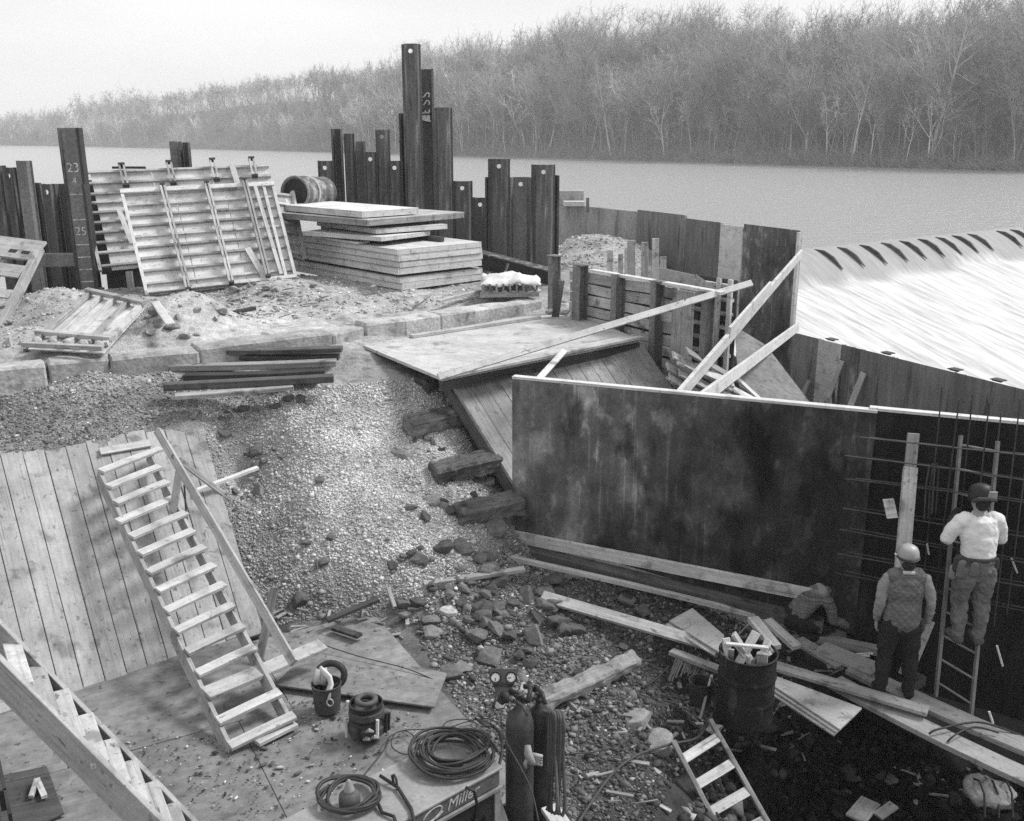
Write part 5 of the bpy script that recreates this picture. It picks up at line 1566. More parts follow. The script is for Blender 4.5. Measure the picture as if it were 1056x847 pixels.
for k, (x0, y0, x1) in enumerate(((972, 403, 953), (989, 412, 966), (1004, 411, 985), (1020, 415, 1000), (1034, 430, 1014), (1052, 411, 1030), (1068, 420, 1045), (1084, 420, 1062))):
    p = rp(x0, y0); q = rp(x0, y0) ; 
    q = LN(x1, 600, FA + ro, FB + ro); q2 = p + (q - p) * 1.25
    off = fn * (0.02 if k % 2 else -0.2)
    mb = MB(); mb.tube([p + off, q2 + off], 0.009, 6); mb.build('vertical_bar', 'rebar', rm)
for x in (957, 961):
    mb = MB(); mb.tube([rp(x - 4, 535), rp(x - 2, 500), rp(x + 1, 482), rp(x + 5, 478), rp(x + 7, 484), rp(x + 4, 530)], 0.009, 6); mb.build('hooked_bar', 'rebar', rm)
# stubs of bars on the ground by the crouching man
for k in range(16):
    a = Z(700 + k * 2.2 + random.uniform(-2, 2), 668 + random.uniform(-3, 6), -5.95); b = Z(690 + k * 2 + random.uniform(-3, 3), 698 + random.uniform(-5, 5), -6.0)
    mb = MB(); mb.tube([a, b], 0.011, 5)
    tag(mb.build('rod_stub', 'rebar'), 'short steel rod in the bundle on the gravel beside the small bucket', 'rod', 'rods in the bundle by the small bucket')

# ================================================================== LADDERS
ld_ = thing('ladder', 'tall slim ladder leaning on the rebar with a man standing on it', 'ladder', Z(984, 728, -6.25))
a0, a1 = Z(965, 718, -6.2), D(991, 449, 10.75)
b0, b1 = Z(1001, 742, -6.35), D(1029, 455, 10.5)
for a, b in ((a0, a1), (b0, b1)):
    mb = MB(); mb.board(a, b, 0.055, 0.03, up=(1, 0, 0), seg=4, bow=0.0); mb.build('rail', 'alu', ld_)
for i in range(11):
    k = (i + 0.6) / 11
    mb = MB(); mb.tube([a0.lerp(a1, k), b0.lerp(b1, k)], 0.014, 6); mb.build('rung', 'alu', ld_)
pt = thing('pit_ladder', 'short wooden ladder with wide pale rungs going down into the pit at the bottom', 'ladder', Z(745, 840, -7.0))
a0, a1 = Z(694, 764, -5.95), Z(752, 876, -6.75)
b0, b1 = Z(732, 742, -5.95), Z(796, 856, -6.75)
for a, b in ((a0, a1), (b0, b1)):
    mb = MB(); mb.board(a, b, 0.08, 0.045, up=(1, 0, 0)); mb.build('rail', 'timber_l', pt, bevel=0.003)
for k in (.18, .42, .67, .93):
    mb = MB(); mb.board(a0.lerp(a1, k), b0.lerp(b1, k - .02), 0.1, 0.03, up=(0, -.6, .8)); mb.build('rung', 'lumber_w', pt, bevel=0.003)

# ================================================================== BARREL AND BUCKETS
bc = Z(767, 741, -6.12)
M['drum'] = mat('black_drum_paint', 0.016, layers=[('obj', 5.0, 6, 0.6), ('obj', 25.0, 4, 0.4)], spots=[('obj', (7, 7, 3), 0.63, 0.05, 3.0)], rough=0.6, spec=0.25, bump=.2, bumpscale=9.0)
br = thing('steel_barrel', 'open black steel drum full of scrap wood', 'barrel', bc)
R_ = 0.3; H_ = 0.82
prof = [(R_ - .005, 0), (R_, .01)]
for k in range(1, 40):
    z = H_ * k / 40
    r_ = R_ + 0.014 * math.exp(-((z - H_ * .34) / .012) ** 2) + 0.014 * math.exp(-((z - H_ * .67) / .012) ** 2)
    prof.append((r_, z))
prof += [(R_ + .012, H_ - .012), (R_ + .014, H_), (R_ - .008, H_), (R_ - .012, H_ - .03), (R_ - .015, .25)]
mb = MB(); mb.lathe(prof, bc, 36); mb.build('shell', 'drum', br, smooth=True)
tops_ = []
for k in range(11):
    an, an2 = random.uniform(0, 6.28), random.uniform(0, 6.28)
    p = bc + Vector((math.cos(an) * .2, math.sin(an) * .2, .45))
    q = bc + Vector((math.cos(an2) * .25, math.sin(an2) * .22, H_ + random.uniform(.02, .13)))
    plank('scrap_wood', ['broken lumber scrap sticking out of the steel drum'][0], p, q, random.uniform(.05, .12), random.uniform(.02, .045), random.choice(['lumber_w', 'lumber', 'plank', 'timber_l']), cat='scrap wood', group='scrap wood in the steel drum')
plank('scrap_wood', 'pale stick lying level across the drum rim', bc + Vector((-.24, .05, H_ + .06)), bc + Vector((.2, -.02, H_ + .05)), .05, .025, 'lumber', cat='scrap wood')

def bucket(name, lab, c, r, h, m_, handle=True):
    t = thing(name, lab, 'bucket', c)
    mb = MB(); mb.lathe([(r * .86, 0), (r * .88, .01), (r, h - .02), (r * 1.04, h - .015), (r * 1.04, h), (r * .96, h), (r * .84, .03)], c, 22); sh_ = mb.build('shell', m_, t, smooth=False)
    if handle:
        mb = MB(); mb.tube([c + Vector((math.cos(a) * r * 1.03, -.25 * r - math.sin(a) * r * .75, h - .01 - math.sin(a) * .06)) for a in [math.pi * k / 10 for k in range(11)]], 0.004, 5); mb.build('handle', 'steel', sh_)
    return t
bk = bucket('small_bucket', 'small dark bucket left of the steel drum', Z(722, 724, -6.08), 0.135, 0.27, 'steel')
plank('lumber_stick', 'thin stick leaning on the small dark bucket', Z(722, 742, -6.08), Z(734, 696, -5.8), 0.03, 0.02, 'timber_l')
tb = bucket('tool_bucket', 'dark tool bucket with a pale rag hanging out', Z(338, 731, -5.7), 0.15, 0.3, 'rubber_g', False)
c = Z(338, 731, -5.7)
mb = MB(); ring = [c + Vector((math.cos(2 * math.pi * k / 20) * .14 + .03, math.sin(2 * math.pi * k / 20) * .05 + .1, .33 + math.sin(2 * math.pi * k / 20) * .11)) for k in range(20)]
mb.tube(ring, 0.035, 6, True); mb.build('lid_ring', 'dark_paint', tb, smooth=True)
mb = MB(); mb.tube([c + Vector((-.08, -.02, .3)), c + Vector((-.09, -.0, .36)), c + Vector((-.07, .03, .43)), c + Vector((-.03, .04, .43)), c + Vector((-.02, .0, .36)), c + Vector((-.04, -.03, .3))], [.05, .055, .05, .045, .05, .03], 7); mb.build('sponge', 'lumber_w', tb, smooth=True)
mb = MB(); mb.tube([c + Vector((-.06, .03, .47)), c + Vector((-.02, .0, .42)), c + Vector((.04, -.03, .38)), c + Vector((.06, -.06, .32)), c + Vector((.04, -.09, .27)), c + Vector((.05, -.15, .2))], [.02, .05, .045, .045, .05, .02], 8, flat=.5); mb.build('rag', 'white', tb, smooth=True)
mb = MB(); ring = [c + Vector((.06 + math.cos(2 * math.pi * k / 14) * .032, -.152 - .004, .17 + math.sin(2 * math.pi * k / 14) * .04)) for k in range(14)]
mb.tube(ring, 0.008, 5, True); mb.build('emblem_ring', 'lumber_w', tb)
tb2 = bucket('tool_bucket', 'tool bucket wrapped in a pocketed canvas tool holder', Z(379, 757, -5.7), 0.16, 0.36, 'dark_paint', False)
c = Z(379, 757, -5.7)
mb = MB(); mb.lathe([(.15, .03), (.185, .05), (.19, .13), (.172, .15), (.175, .2)], c, 20); pb_ = mb.build('pocket_band', 'leather', tb2)
mb = MB(); mb.lathe([(.172, .22), (.178, .24), (.176, .29), (.17, .3)], c, 20); mb.build('pocket_band', 'rubber_g', tb2)
mb = MB(); ring = [c + Vector((math.cos(2 * math.pi * k / 20) * .09, math.sin(2 * math.pi * k / 20) * .09 + .02, .37)) for k in range(20)]
mb.tube(ring, 0.03, 6, True); mb.build('hose_ring', 'rubber_g', tb2, smooth=True)
for (x, y, z0, z1, m_) in ((-.19, -.08, .02, .22, 'white'), (-.17, -.02, .2, .37, 'white'), (.12, -.16, .08, .25, 'lumber'), (.19, -.06, .06, .26, 'dark_paint'), (.21, -.02, .06, .24, 'dark_paint'), (-.05, -.19, .05, .16, 'dark_paint')):
    mb = MB(); mb.tube([c + Vector((x, y, z0)), c + Vector((x * 1.05, y + .02, z1))], 0.017, 6); mb.build('tool_handle', m_, pb_)
for (x, z) in ((.05, .15), (.1, .08), (.02, .06)):
    mb = MB(); mb.tube([c + Vector((x - .03, -.19, z)), c + Vector((x, -.205, z + .025)), c + Vector((x + .04, -.19, z))], [.012, .024, .012], 7); mb.build('pocket', 'sleeve', pb_)

# ================================================================== WELDING MACHINE, HOSES
tz_ = -4.98
a, b, c = Z(299, 841, tz_), Z(470, 756, tz_), Z(514, 793, tz_)
u_ = (b - a).normalized(); v_ = (c - b); v_ = (v_ - u_ * v_.dot(u_)); wv = v_.length; v_.normalize()
a = b - u_ * 1.75
wm = thing('welding_machine', 'grey engine welding machine with coiled hoses on its lid', 'welding machine', (a + b) / 2 + v_ * wv / 2 - Vector((0, 0, .75)))
c4 = [a, b, b + v_ * wv, a + v_ * wv]
mb = MB(); mb.slab([p + Vector((0, 0, 0)) for p in reversed(c4)], (0, 0, -0.03)); lid = mb.build('lid', 'grey_paint', wm, bevel=0.008)
ins = [a + u_ * .03 + v_ * .03, b - u_ * .03 + v_ * .03, b - u_ * .03 + v_ * (wv - .03), a + u_ * .03 + v_ * (wv - .03)]
mb = MB(); mb.slab([p - Vector((0, 0, .03)) for p in reversed(ins)], (0, 0, -0.7)); bdy = mb.build('body', 'dark_paint', wm, bevel=0.005)
e0, e1 = a + v_ * (wv - .022), b + v_ * (wv - .022)
mb = MB(); mb.board(e0 + u_ * .03 - Vector((0, 0, .1)), e1 - u_ * .03 - Vector((0, 0, .1)), 0.012, 0.14); nst = mb.build('name_strip', 'rubber_g', wm)
mb = MB(); mb.board(e0 + u_ * .03 - Vector((0, 0, .2)) + v_ * .01, e1 - u_ * .0 - Vector((0, 0, .2)) + v_ * .01, 0.025, 0.035); mb.build('trim_rail', 'grey_paint', wm, bevel=0.004)
mb = MB(); mb.board(e1 - u_ * .05 - Vector((0, 0, .22)), e1 - u_ * .05 - Vector((0, 0, .72)), 0.06, 0.02, up=v_); mb.build('corner_post', 'grey_paint', wm)
fo = e1 - u_ * .42 - Vector((0, 0, .1)) + v_ * .009
text_part('Miller', 0.14, 'lettering', fo, u_, Vector((0, 0, 1)), nst, 'name_lettering', 0.002, 0.3)
mb = MB(); ring = [fo - u_ * .3 + u_ * math.cos(2 * math.pi * k / 20) * .085 + Vector((0, 0, 1)) * math.sin(2 * math.pi * k / 20) * .055 + u_ * math.sin(2 * math.pi * k / 20) * .03 for k in range(20)]
mb.tube(ring, 0.008, 5, True); mb.tube([fo - u_ * .27 - Vector((0, 0, .05)), fo - u_ * .2 - Vector((0, 0, .02))], 0.008, 5); mb.build('emblem', 'lettering', nst)
for (s, zz_) in ((.18, .42), (.3, .38)):
    mb = MB(); mb.lathe([(.03, 0), (.03, .03), (.0, .035)], e1 - u_ * s - Vector((0, 0, zz_)) + v_ * 0.0, 10, v_); mb.build('socket', 'rubber', bdy)
p = Z(406, 808, tz_)
mb = MB(); mb.tube([p + Vector((0, 0, 0)), p + Vector((-.01, .0, .07)), p + Vector((.01, -.03, .1)), p + Vector((.03, -.06, .08)), p + Vector((.04, -.08, 0))], 0.011, 6); mb.build('lift_eye', 'rubber', lid, smooth=True)
def coil(name, lab, cpt, r0, r1, n_, hr, m_, nturn_pts=40, ecc=.92, zst=.014, seed=1, tails=()):
    rg_ = random.Random(seed)
    mb = MB(); pts = []
    for t_ in range(n_):
        R = rg_.uniform(r0, r1); ox, oy = rg_.uniform(-.03, .03), rg_.uniform(-.03, .03)
        ph = rg_.uniform(0, 6.28); zc = rg_.uniform(0, 1) * zst * n_ * .35
        for k in range(nturn_pts):
            an = 2 * math.pi * k / nturn_pts
            rr = R * (1 + .05 * math.sin(2 * an + ph) + .03 * math.sin(3 * an + ph * 2))
            pts.append(cpt + Vector((ox + rr * math.cos(an), oy + rr * ecc * math.sin(an), hr + zc + .02 * math.sin(an * 2 + ph) + .02)))
    # smooth joins between the turns
    q = [pts[0]]
    for i in range(1, len(pts) - 1):
        q.append((pts[i - 1] + pts[i] * 2 + pts[i + 1]) / 4)
    for _ in range(2):
        q = [q[0]] + [(q[i - 1] + q[i] * 2 + q[i + 1]) / 4 for i in range(1, len(q) - 1)] + [q[-1]]
    mb.tube(q, hr, 6)
    for tl in tails:
        mb.tube(tl, hr, 6)
    o = mb.build(name, m_, smooth=True)
    return tag(o, lab, 'hose')
coil('coiled_cable', 'big untidy coil of dark welding cable on the machine lid', Z(466, 782, tz_ + .02), .19, .34, 13, .013, 'rubber', seed=3,
     tails=[[Z(480, 812, tz_ + .05), Z(489, 816, tz_ + .03), Z(492, 830, tz_ - .2), Z(488, 850, tz_ - .4)]])
coil('coiled_cable', 'smaller coil of dark cable around the bottle on the machine lid', Z(361, 823, tz_ + .02), .2, .26, 6, .014, 'rubber', seed=8,
     tails=[[Z(392, 800, tz_ + .05), Z(410, 812, tz_ + .03), Z(424, 834, tz_ + .02), Z(430, 860, tz_ + .02)], [Z(386, 820, tz_ + .05), Z(394, 838, tz_ + .02), Z(406, 842, tz_ + .03), Z(412, 860, tz_ + .03)]])
def cable(lab, pts, r_, m_='rubber', name='cable', group=None):
    # Catmull-Rom through the points
    P_ = [pts[0]] + list(pts) + [pts[-1]]
    q = []
    for i in range(1, len(P_) - 2):
        for k in range(8):
            t_ = k / 8
            p0, p1, p2, p3 = P_[i - 1], P_[i], P_[i + 1], P_[i + 2]
            q.append(0.5 * ((2 * p1) + (p2 - p0) * t_ + (2 * p0 - 5 * p1 + 4 * p2 - p3) * t_ * t_ + (3 * p1 - p0 - 3 * p2 + p3) * t_ ** 3))
    q.append(P_[-1])
    mb = MB(); mb.tube(q, r_, 6)
    return tag(mb.build(name, m_, smooth=True), lab, 'cable', group)
fz = -5.68
cable('thin wire looping on the floor plywood behind the welding machine', [Z(375, 800, fz), Z(395, 775, fz), Z(402, 760, fz), Z(418, 754, fz), Z(430, 765, fz), Z(420, 778, fz), Z(404, 770, fz), Z(410, 755, fz), Z(440, 752, fz), Z(470, 750, fz)], .006)
cable('thin wire curving to the gas cylinders above the big cable coil', [Z(455, 752, fz), Z(462, 744, fz), Z(480, 742, fz), Z(492, 748, fz), Z(480, 756, fz), Z(460, 752, fz), Z(500, 741, fz), Z(520, 752, -5.4)], .006)
for k in range(6):
    cable('one of the dark hoses running down beside the gas cylinders', [Z(490 + k * 2, 741 + k * 1.5, fz + .02 * k), Z(508 + k, 748 + k, fz + .05), Z(518, 762 + k * 3, -5.45), Z(516 - k, 784 + 3 * k, -5.5)], .011, group='hoses between the cable coil and the cylinders')
# bottle in the small coil
p = Z(361, 833, tz_)
bt = thing('squeeze_bottle', 'dark squat bottle with a pale nozzle inside the small coil', 'bottle', p)
mb = MB(); mb.lathe([(.075, 0), (.08, .01), (.085, .08), (.078, .12), (.05, .145), (.03, .15)], p, 18); mb.build('body', 'rubber_g', bt, smooth=True)
mb = MB(); mb.lathe([(.045, .145), (.042, .165), (.028, .2), (.02, .235), (.008, .25)], p, 14); mb.build('nozzle', 'grey_paint', bt, smooth=True)
mb = MB(); p = Z(463, 792, tz_ + .01)
for k in range(7):
    mb.box(p + Vector((k * .022 - .03, .03 * math.sin(k * 2), .03)), (.03, .07, .03), .3 + k * .5)
tag(mb.build('battery_clamp', 'rubber'), 'toothed black clamp lying inside the big cable coil', 'clamp')
mb = MB(); mb.slab([Z(455, 797, tz_ + .005), Z(470, 789, tz_ + .005), Z(476, 795, tz_ + .005), Z(462, 801, tz_ + .005)], (0, 0, .02)); tag(mb.build('white_rag', 'white'), 'white scrap inside the big cable coil', 'rag')

# gas cylinders
def cylinder(lab, px, py, zt, r_, m_, hgt=1.35):
    p = Z(px, py, zt); base = p - Vector((0, 0, hgt))
    t = thing('gas_cylinder', lab, 'gas cylinder', base)
    mb = MB(); mb.lathe([(r_ * .96, 0), (r_, .02), (r_, hgt - .22), (r_ * .97, hgt - .17), (r_ * .82, hgt - .1), (r_ * .5, hgt - .055), (r_ * .3, hgt - .04), (r_ * .28, hgt - .0)], base, 24); mb.build('tank', m_, t, smooth=True)
    mb = MB(); mb.lathe([(.028, 0), (.03, .03), (.018, .045), (.018, .07), (.032, .075), (.032, .095), (.0, .1)], p, 12); mb.tube([p + Vector((-.06, 0, .03)), p + Vector((.05, 0, .03))], .014, 8); mb.build('valve', 'steel', t)
    return t, p
gc, gp = cylinder('dark gas cylinder with twin dials at its neck', 536, 726, -4.55, .12, 'steel')
gc2, gp2 = cylinder('second black gas cylinder behind the one with the dials', 556, 724, -4.62, .11, 'dark_paint', 1.3)
rg_t = thing('regulator', 'pressure regulator with two round white dials on the gas cylinder', 'regulator', Z(516, 712, -4.6))
p = Z(518, 708, -4.52)
mb = MB(); mb.lathe([(.03, 0), (.05, .01), (.055, .05), (.04, .07), (.015, .1)], Z(518, 716, -4.55), 12, (0, -.8, -.3)); mb.tube([Z(518, 714, -4.55), Z(530, 716, -4.5), gp + Vector((0, 0, .03))], .016, 7); mb.build('body', 'steel', rg_t, smooth=True)
vw = (Vector((0, 0, CAMZ)) - p).normalized()
mb = MB(); q = [Z(503, 690, -4.42), Z(535, 690, -4.42), Z(532, 702, -4.44), Z(523, 722, -4.48), Z(515, 722, -4.48), Z(506, 702, -4.44)]
mb.slab(q, -vw * .05); mb.build('gauge_plate', 'dark_paint', rg_t, bevel=.01)
for (x0, y0, x1, y1, r9) in ((519, 716, 521, 724, .03), (526, 712, 540, 722, .018), (512, 714, 508, 730, .012), (540, 708, 552, 712, .022), (546, 704, 544, 724, .02), (552, 708, 562, 726, .018), (530, 722, 544, 738, .012)):
    mb = MB(); mb.tube([Z(x0, y0, -4.46), Z((x0 + x1) / 2 + 2, (y0 + y1) / 2 - 2, -4.45), Z(x1, y1, -4.5)], r9, 8); mb.build('fitting', random.choice(['steel', 'dark_paint', 'rubber']), rg_t, smooth=True)
for px in (511, 527):
    q = Z(px, 699, -4.40)
    mb = MB(); mb.lathe([(.05, 0), (.054, .004), (.054, .03), (.05, .036), (.036, .03)], q, 18, vw); dc = mb.build('dial_case', 'dark_paint', rg_t)
    mb = MB(); mb.lathe([(.0, .0), (.036, .0), (.036, .004), (.0, .004)], q + vw * .03, 18, vw); mb.build('dial_face', 'dial', dc)
    e1_ = vw.orthogonal().normalized(); e2_ = vw.cross(e1_); mb = MB(); mb.board(q + vw * .036, q + vw * .036 + (e1_ * .6 + e2_ * (.5 if px < 520 else -.6)) * .034, .006, .002, up=vw)
    for kk in range(9):
        dd = e1_ * math.cos(kk * .6) + e2_ * math.sin(kk * .6); mb.board(q + vw * .036 + dd * .03, q + vw * .036 + dd * .038, .005, .002, up=vw)
    mb.build('dial_marks', 'dark_paint', dc)
for k in range(7):
    x = 562 + k * 2.6
    cable('one of the grey hoses hanging in a bundle right of the gas cylinders', [Z(556 + k, 738, -4.7), Z(x, 734, -4.66), Z(x + 4, 742 + k, -4.72), Z(x + 3, 780, -5.0), Z(x + 5 - (k % 3) * 2, 822 + 3 * (k % 4), -5.35), Z(x + 2, 836 + k, -5.45)], .016, 'rubber_g', 'hanging_hose', 'hoses hanging right of the gas cylinders')
p = Z(549, 782, -4.9)
mb = MB(); mb.tube([p + Vector((-.04, 0, .12)), p + Vector((-.035, -.03, .06)), p + Vector((-.01, -.03, 0)), p + Vector((.02, -.01, -.04))], [.035, .05, .05, .03], 9, flat=.7)
for k_ in range(4): mb.tube([p + Vector((.0, -.02, -.01 + k_ * .02)), p + Vector((.05 + .01 * k_, -.03, -.03 + k_ * .022)), p + Vector((.075, -.01 - .01 * k_, -.06 + k_ * .03))], [.018, .017, .012], 6)
mb.tube([p + Vector((-.03, -.03, .03)), p + Vector((-.06, -.05, -.02)), p + Vector((-.05, -.05, -.06))], [.02, .018, .012], 6)
tag(mb.build('work_glove', 'plank', smooth=True), 'pale crumpled glove hanging on the gas cylinders', 'glove')
cable('thin pale cable curving down across the front of the gas cylinders', [Z(516, 735, -4.75), Z(520, 760, -4.72), Z(536, 790, -4.7), Z(548, 815, -4.75), Z(556, 850, -4.9)], .006, 'rubber_g')
plank('lumber_stick', 'pale board leaning at the foot of the gas cylinders, left side', Z(508, 815, -5.4), Z(520, 850, -5.6), .08, .03, 'lumber_w')
plank('lumber_stick', 'pale board at the bottom edge under the hanging hoses', Z(566, 832, -5.55), Z(584, 858, -5.6), .16, .04, 'lumber_w')
cable('long dark cable snaking over the gravel left of the steel drum', [Z(690, 687, -5.95), Z(670, 705, -5.95), Z(640, 716, -5.95), Z(612, 732, -5.9), Z(585, 750, -5.9), Z(572, 765, -5.9)], .011)
cable('dark hose crossing the gravel towards the pit ladder', [Z(735, 735, -6.0), Z(720, 760, -6.05), Z(690, 768, -6.0), Z(655, 780, -5.95), Z(630, 800, -5.9), Z(605, 835, -5.9), Z(590, 860, -5.9)], .014, 'rubber_g')
cable('thin cord stretched on the gravel right of the hanging hoses', [Z(572, 778, -5.85), Z(610, 776, -5.9), Z(640, 768, -5.9), Z(655, 756, -5.93)], .006)
cable('twisted wire coming down from the barrel over the rubble', [Z(742, 735, -6.1), Z(760, 752, -6.2), Z(800, 745, -6.3), Z(830, 725, -6.2)], .008)
cable('thin wire running across the cut plywood sheet on the floor', [Z(330, 664, -5.6), Z(370, 677, -5.64), Z(420, 690, -5.65), Z(458, 706, -5.7)], .006)
cable('dark rope looped over the walkway plank', [Z(958, 757, -6.02), Z(968, 752, -5.98), Z(1005, 745, -5.98), Z(1030, 750, -6.0), Z(1056, 760, -6.05)], .012)
cable('second dark rope hanging off the walkway plank', [Z(972, 778, -6.3), Z(980, 762, -6.0), Z(1004, 750, -5.98), Z(1030, 756, -6.0)], .010)
# wire-tied pale bundle low in the pit
mb = MB(); mb.lathe([(.0, 0), (.2, .03), (.27, .1), (.25, .17), (.0, .22)], Z(1018, 826, -6.95), 14); o = mb.build('sack', 'plank', smooth=True); sb_ = o.modifiers.new('sub', 'SUBSURF'); sb_.levels = sb_.render_levels = 2; txs = bpy.data.textures.new('sack_folds', 'CLOUDS'); txs.noise_scale = .12; dms = o.modifiers.new('folds', 'DISPLACE'); dms.texture = txs; dms.strength = .14; dms.texture_coords = 'LOCAL'; tag(o, 'pale sack tied with black cords deep in the pit at the right', 'sack')
for k in range(3):
    pc_ = Z(1018 + (k - 1) * 14, 826, -6.95)
    mb = MB(); mb.tube([pc_ + Vector((-.02, -.3, .02)), pc_ + Vector((.02, -.15, .2)), pc_ + Vector((.03, 0, .25)), pc_ + Vector((.05, .2, .15))], .012, 5); mb.build('cord', 'rubber', o)
plank('board_offcut', 'pale board end low in the pit left of the sack', Z(882, 845, -7.1), Z(898, 826, -7.1), .22, .03, 'plank')
plank('board_offcut', 'pointed board scrap low in the pit beside the board end', Z(905, 842, -7.1), Z(922, 830, -7.05), .12, .03, 'plank')

# ================================================================== PEOPLE
def loft_obj(name, chains, m_, parent, voxel, smooth_it=4, label=None, noise_amp=0.0, noise_scale=.1):
    mb = MB()
    for ch in chains:
        pts, rad = ch[0], ch[1]
        flat = ch[2] if len(ch) > 2 else 1.0
        side = ch[3] if len(ch) > 3 else None
        # rounded ends
        P_ = [Vector(p) for p in pts]; R_l = list(rad)
        d0 = (P_[0] - P_[1]).normalized(); d1 = (P_[-1] - P_[-2]).normalized()
        P2 = [P_[0] + d0 * R_l[0] * .6, P_[0] + d0 * R_l[0] * .4] + P_ + [P_[-1] + d1 * R_l[-1] * .4, P_[-1] + d1 * R_l[-1] * .6]
        R2 = [R_l[0] * .35, R_l[0] * .75] + R_l + [R_l[-1] * .75, R_l[-1] * .35]
        mb.tube(P2, R2, 14, flat=flat, side=side)
    o = mb.build(name, m_, parent, smooth=True)
    rmd = o.modifiers.new('remesh', 'REMESH'); rmd.mode = 'VOXEL'; rmd.voxel_size = voxel; rmd.use_smooth_shade = True
    sm = o.modifiers.new('smooth', 'SMOOTH'); sm.iterations = smooth_it; sm.factor = .5
    if noise_amp:
        tx = bpy.data.textures.new('folds', 'CLOUDS'); tx.noise_scale = noise_scale
        dm = o.modifiers.new('folds', 'DISPLACE'); dm.texture = tx; dm.strength = noise_amp; dm.mid_level = .5; dm.texture_coords = 'LOCAL'
        tx2 = bpy.data.textures.new('creases', 'MARBLE'); tx2.noise_scale = noise_scale * .8; tx2.turbulence = 9; tx2.noise_depth = 2
        dm2 = o.modifiers.new('creases', 'DISPLACE'); dm2.texture = tx2; dm2.strength = noise_amp * .4; dm2.mid_level = .5; dm2.texture_coords = 'LOCAL'
    return o

def fingers(hand, fdir, pal, side, curl=.9, s=1.0):
    """five bent fingers; hand = knuckle-side centre, fdir = along fingers, pal = palm normal (towards which they curl), side = towards thumb"""
    out = []
    for k, (off, L) in enumerate(((.03, .07), (.01, .08), (-.01, .075), (-.03, .06))):
        p = hand + side * off * s
        d1 = (fdir + pal * .25 * curl).normalized(); d2 = (fdir + pal * 1.2 * curl).normalized(); d3 = (fdir * .3 + pal * 1.4 * curl).normalized()
        q1 = p + d1 * L * .45 * s; q2 = q1 + d2 * L * .32 * s; q3 = q2 + d3 * L * .25 * s
        out.append(([p - fdir * .03 * s, p, q1, q2, q3], [.0105 * s, .0105 * s, .0095 * s, .009 * s, .0075 * s]))
    p = hand - fdir * .05 * s + side * .035 * s
    out.append(([p - side * .02 * s, p, p + (side + fdir * .7 + pal * .4).normalized() * .035 * s, p + (side * .6 + fdir + pal * .8).normalized() * .065 * s], [.015 * s, .014 * s, .0115 * s, .009 * s]))
    return out

def person(label, base, fw, J, S=1.0, voxel=.0085):
    """J: joint dict in (right, forward, up) metres; returns root body object and a mapper"""
    fw = Vector(fw).normalized(); rt = Vector((fw.y, -fw.x, 0)); up = Vector((0, 0, 1))
    def X(p): return base + (rt * p[0] + fw * p[1] + up * p[2]) * S
    return X, rt, fw

# --- man in quilted vest, standing on the walkway
base = Z(921, 716, wz + .03)
fw = Vector((0.12, 1, 0))
X, rt, fw = person('', base, fw, None, 1.0)
lf, rf = (-.15, .0, .0), (.15, -.02, .0)
ch = []
tors = ([X((0, 0, .86)), X((0, .0, .98)), X((0, .02, 1.12)), X((0, .03, 1.28)), X((0, .03, 1.42)), X((0, .02, 1.49))], [.155, .165, .165, .185, .175, .09], .62, rt)
legsL = ([X((-.09, 0, .9)), X((-.12, .01, .68)), X((-.135, .02, .48)), X((-.145, -.01, .3)), X((-.15, -.02, .09))], [.095, .085, .062, .058, .042])
legsR = ([X((.09, 0, .9)), X((.12, .01, .68)), X((.135, .02, .48)), X((.145, -.02, .3)), X((.15, -.03, .09))], [.095, .085, .062, .058, .042])
footL = ([X((-.15, -.05, .045)), X((-.155, .04, .04)), X((-.165, .15, .03))], [.045, .042, .034]); footR = ([X((.15, -.06, .045)), X((.155, .03, .04)), X((.165, .14, .03))], [.045, .042, .034])
armL = ([X((-.185, .02, 1.41)), X((-.235, .0, 1.28)), X((-.25, -.02, 1.13)), X((-.25, .03, 1.0)), X((-.24, .08, .88))], [.055, .05, .042, .038, .028])
armR = ([X((.19, .02, 1.42)), X((.25, .0, 1.28)), X((.28, -.01, 1.13)), X((.29, .03, 1.0)), X((.285, .07, .88))], [.055, .05, .042, .038, .028])
neck = ([X((0, .02, 1.45)), X((0, .035, 1.54))], [.06, .055]); 
head = ([X((0, .03, 1.53)), X((0, .05, 1.6)), X((0, .05, 1.68)), X((0, .04, 1.74))], [.062, .078, .085, .06], 1.22, rt)
face = ([X((0, .13, 1.63)), X((0, .155, 1.61))], [.018, .012]); earL = ([X((-.08, .03, 1.65)), X((-.087, .02, 1.61))], [.016, .013]); earR = ([X((.08, .03, 1.65)), X((.087, .02, 1.61))], [.016, .013])
handL = ([X((-.24, .085, .86)), X((-.236, .1, .8)), X((-.234, .105, .77))], [.028, .036, .033], .55, fw); handR = ([X((.284, .08, .86)), X((.28, .1, .8)), X((.278, .105, .77))], [.028, .036, .033], .55, fw)
fl = fingers(X((-.234, .108, .765)), Vector((0, 0, -1)), rt, fw, .8); fr = fingers(X((.278, .108, .765)), Vector((0, 0, -1)), -rt, fw, 1.0)
p1 = loft_obj('person', [tors, legsL, legsR, footL, footR, armL, armR, neck, head, face, earL, earR, handL, handR] + fl + fr, 'skin', None, .009, 2)
tag(p1, 'man in a quilted vest and pale cap standing on the walkway, holding a board', 'person')
def grow(ch, e): return (ch[0], [r + e for r in ch[1]]) + tuple(ch[2:])
loft_obj('trousers', [([X((0, 0, .8)), X((0, 0, .98)), X((0, .01, 1.05))], [.15, .185, .18], .68, rt), grow(legsL, .024), grow(legsR, .024)], 'darkcloth', p1, .013, 3, noise_amp=.03)
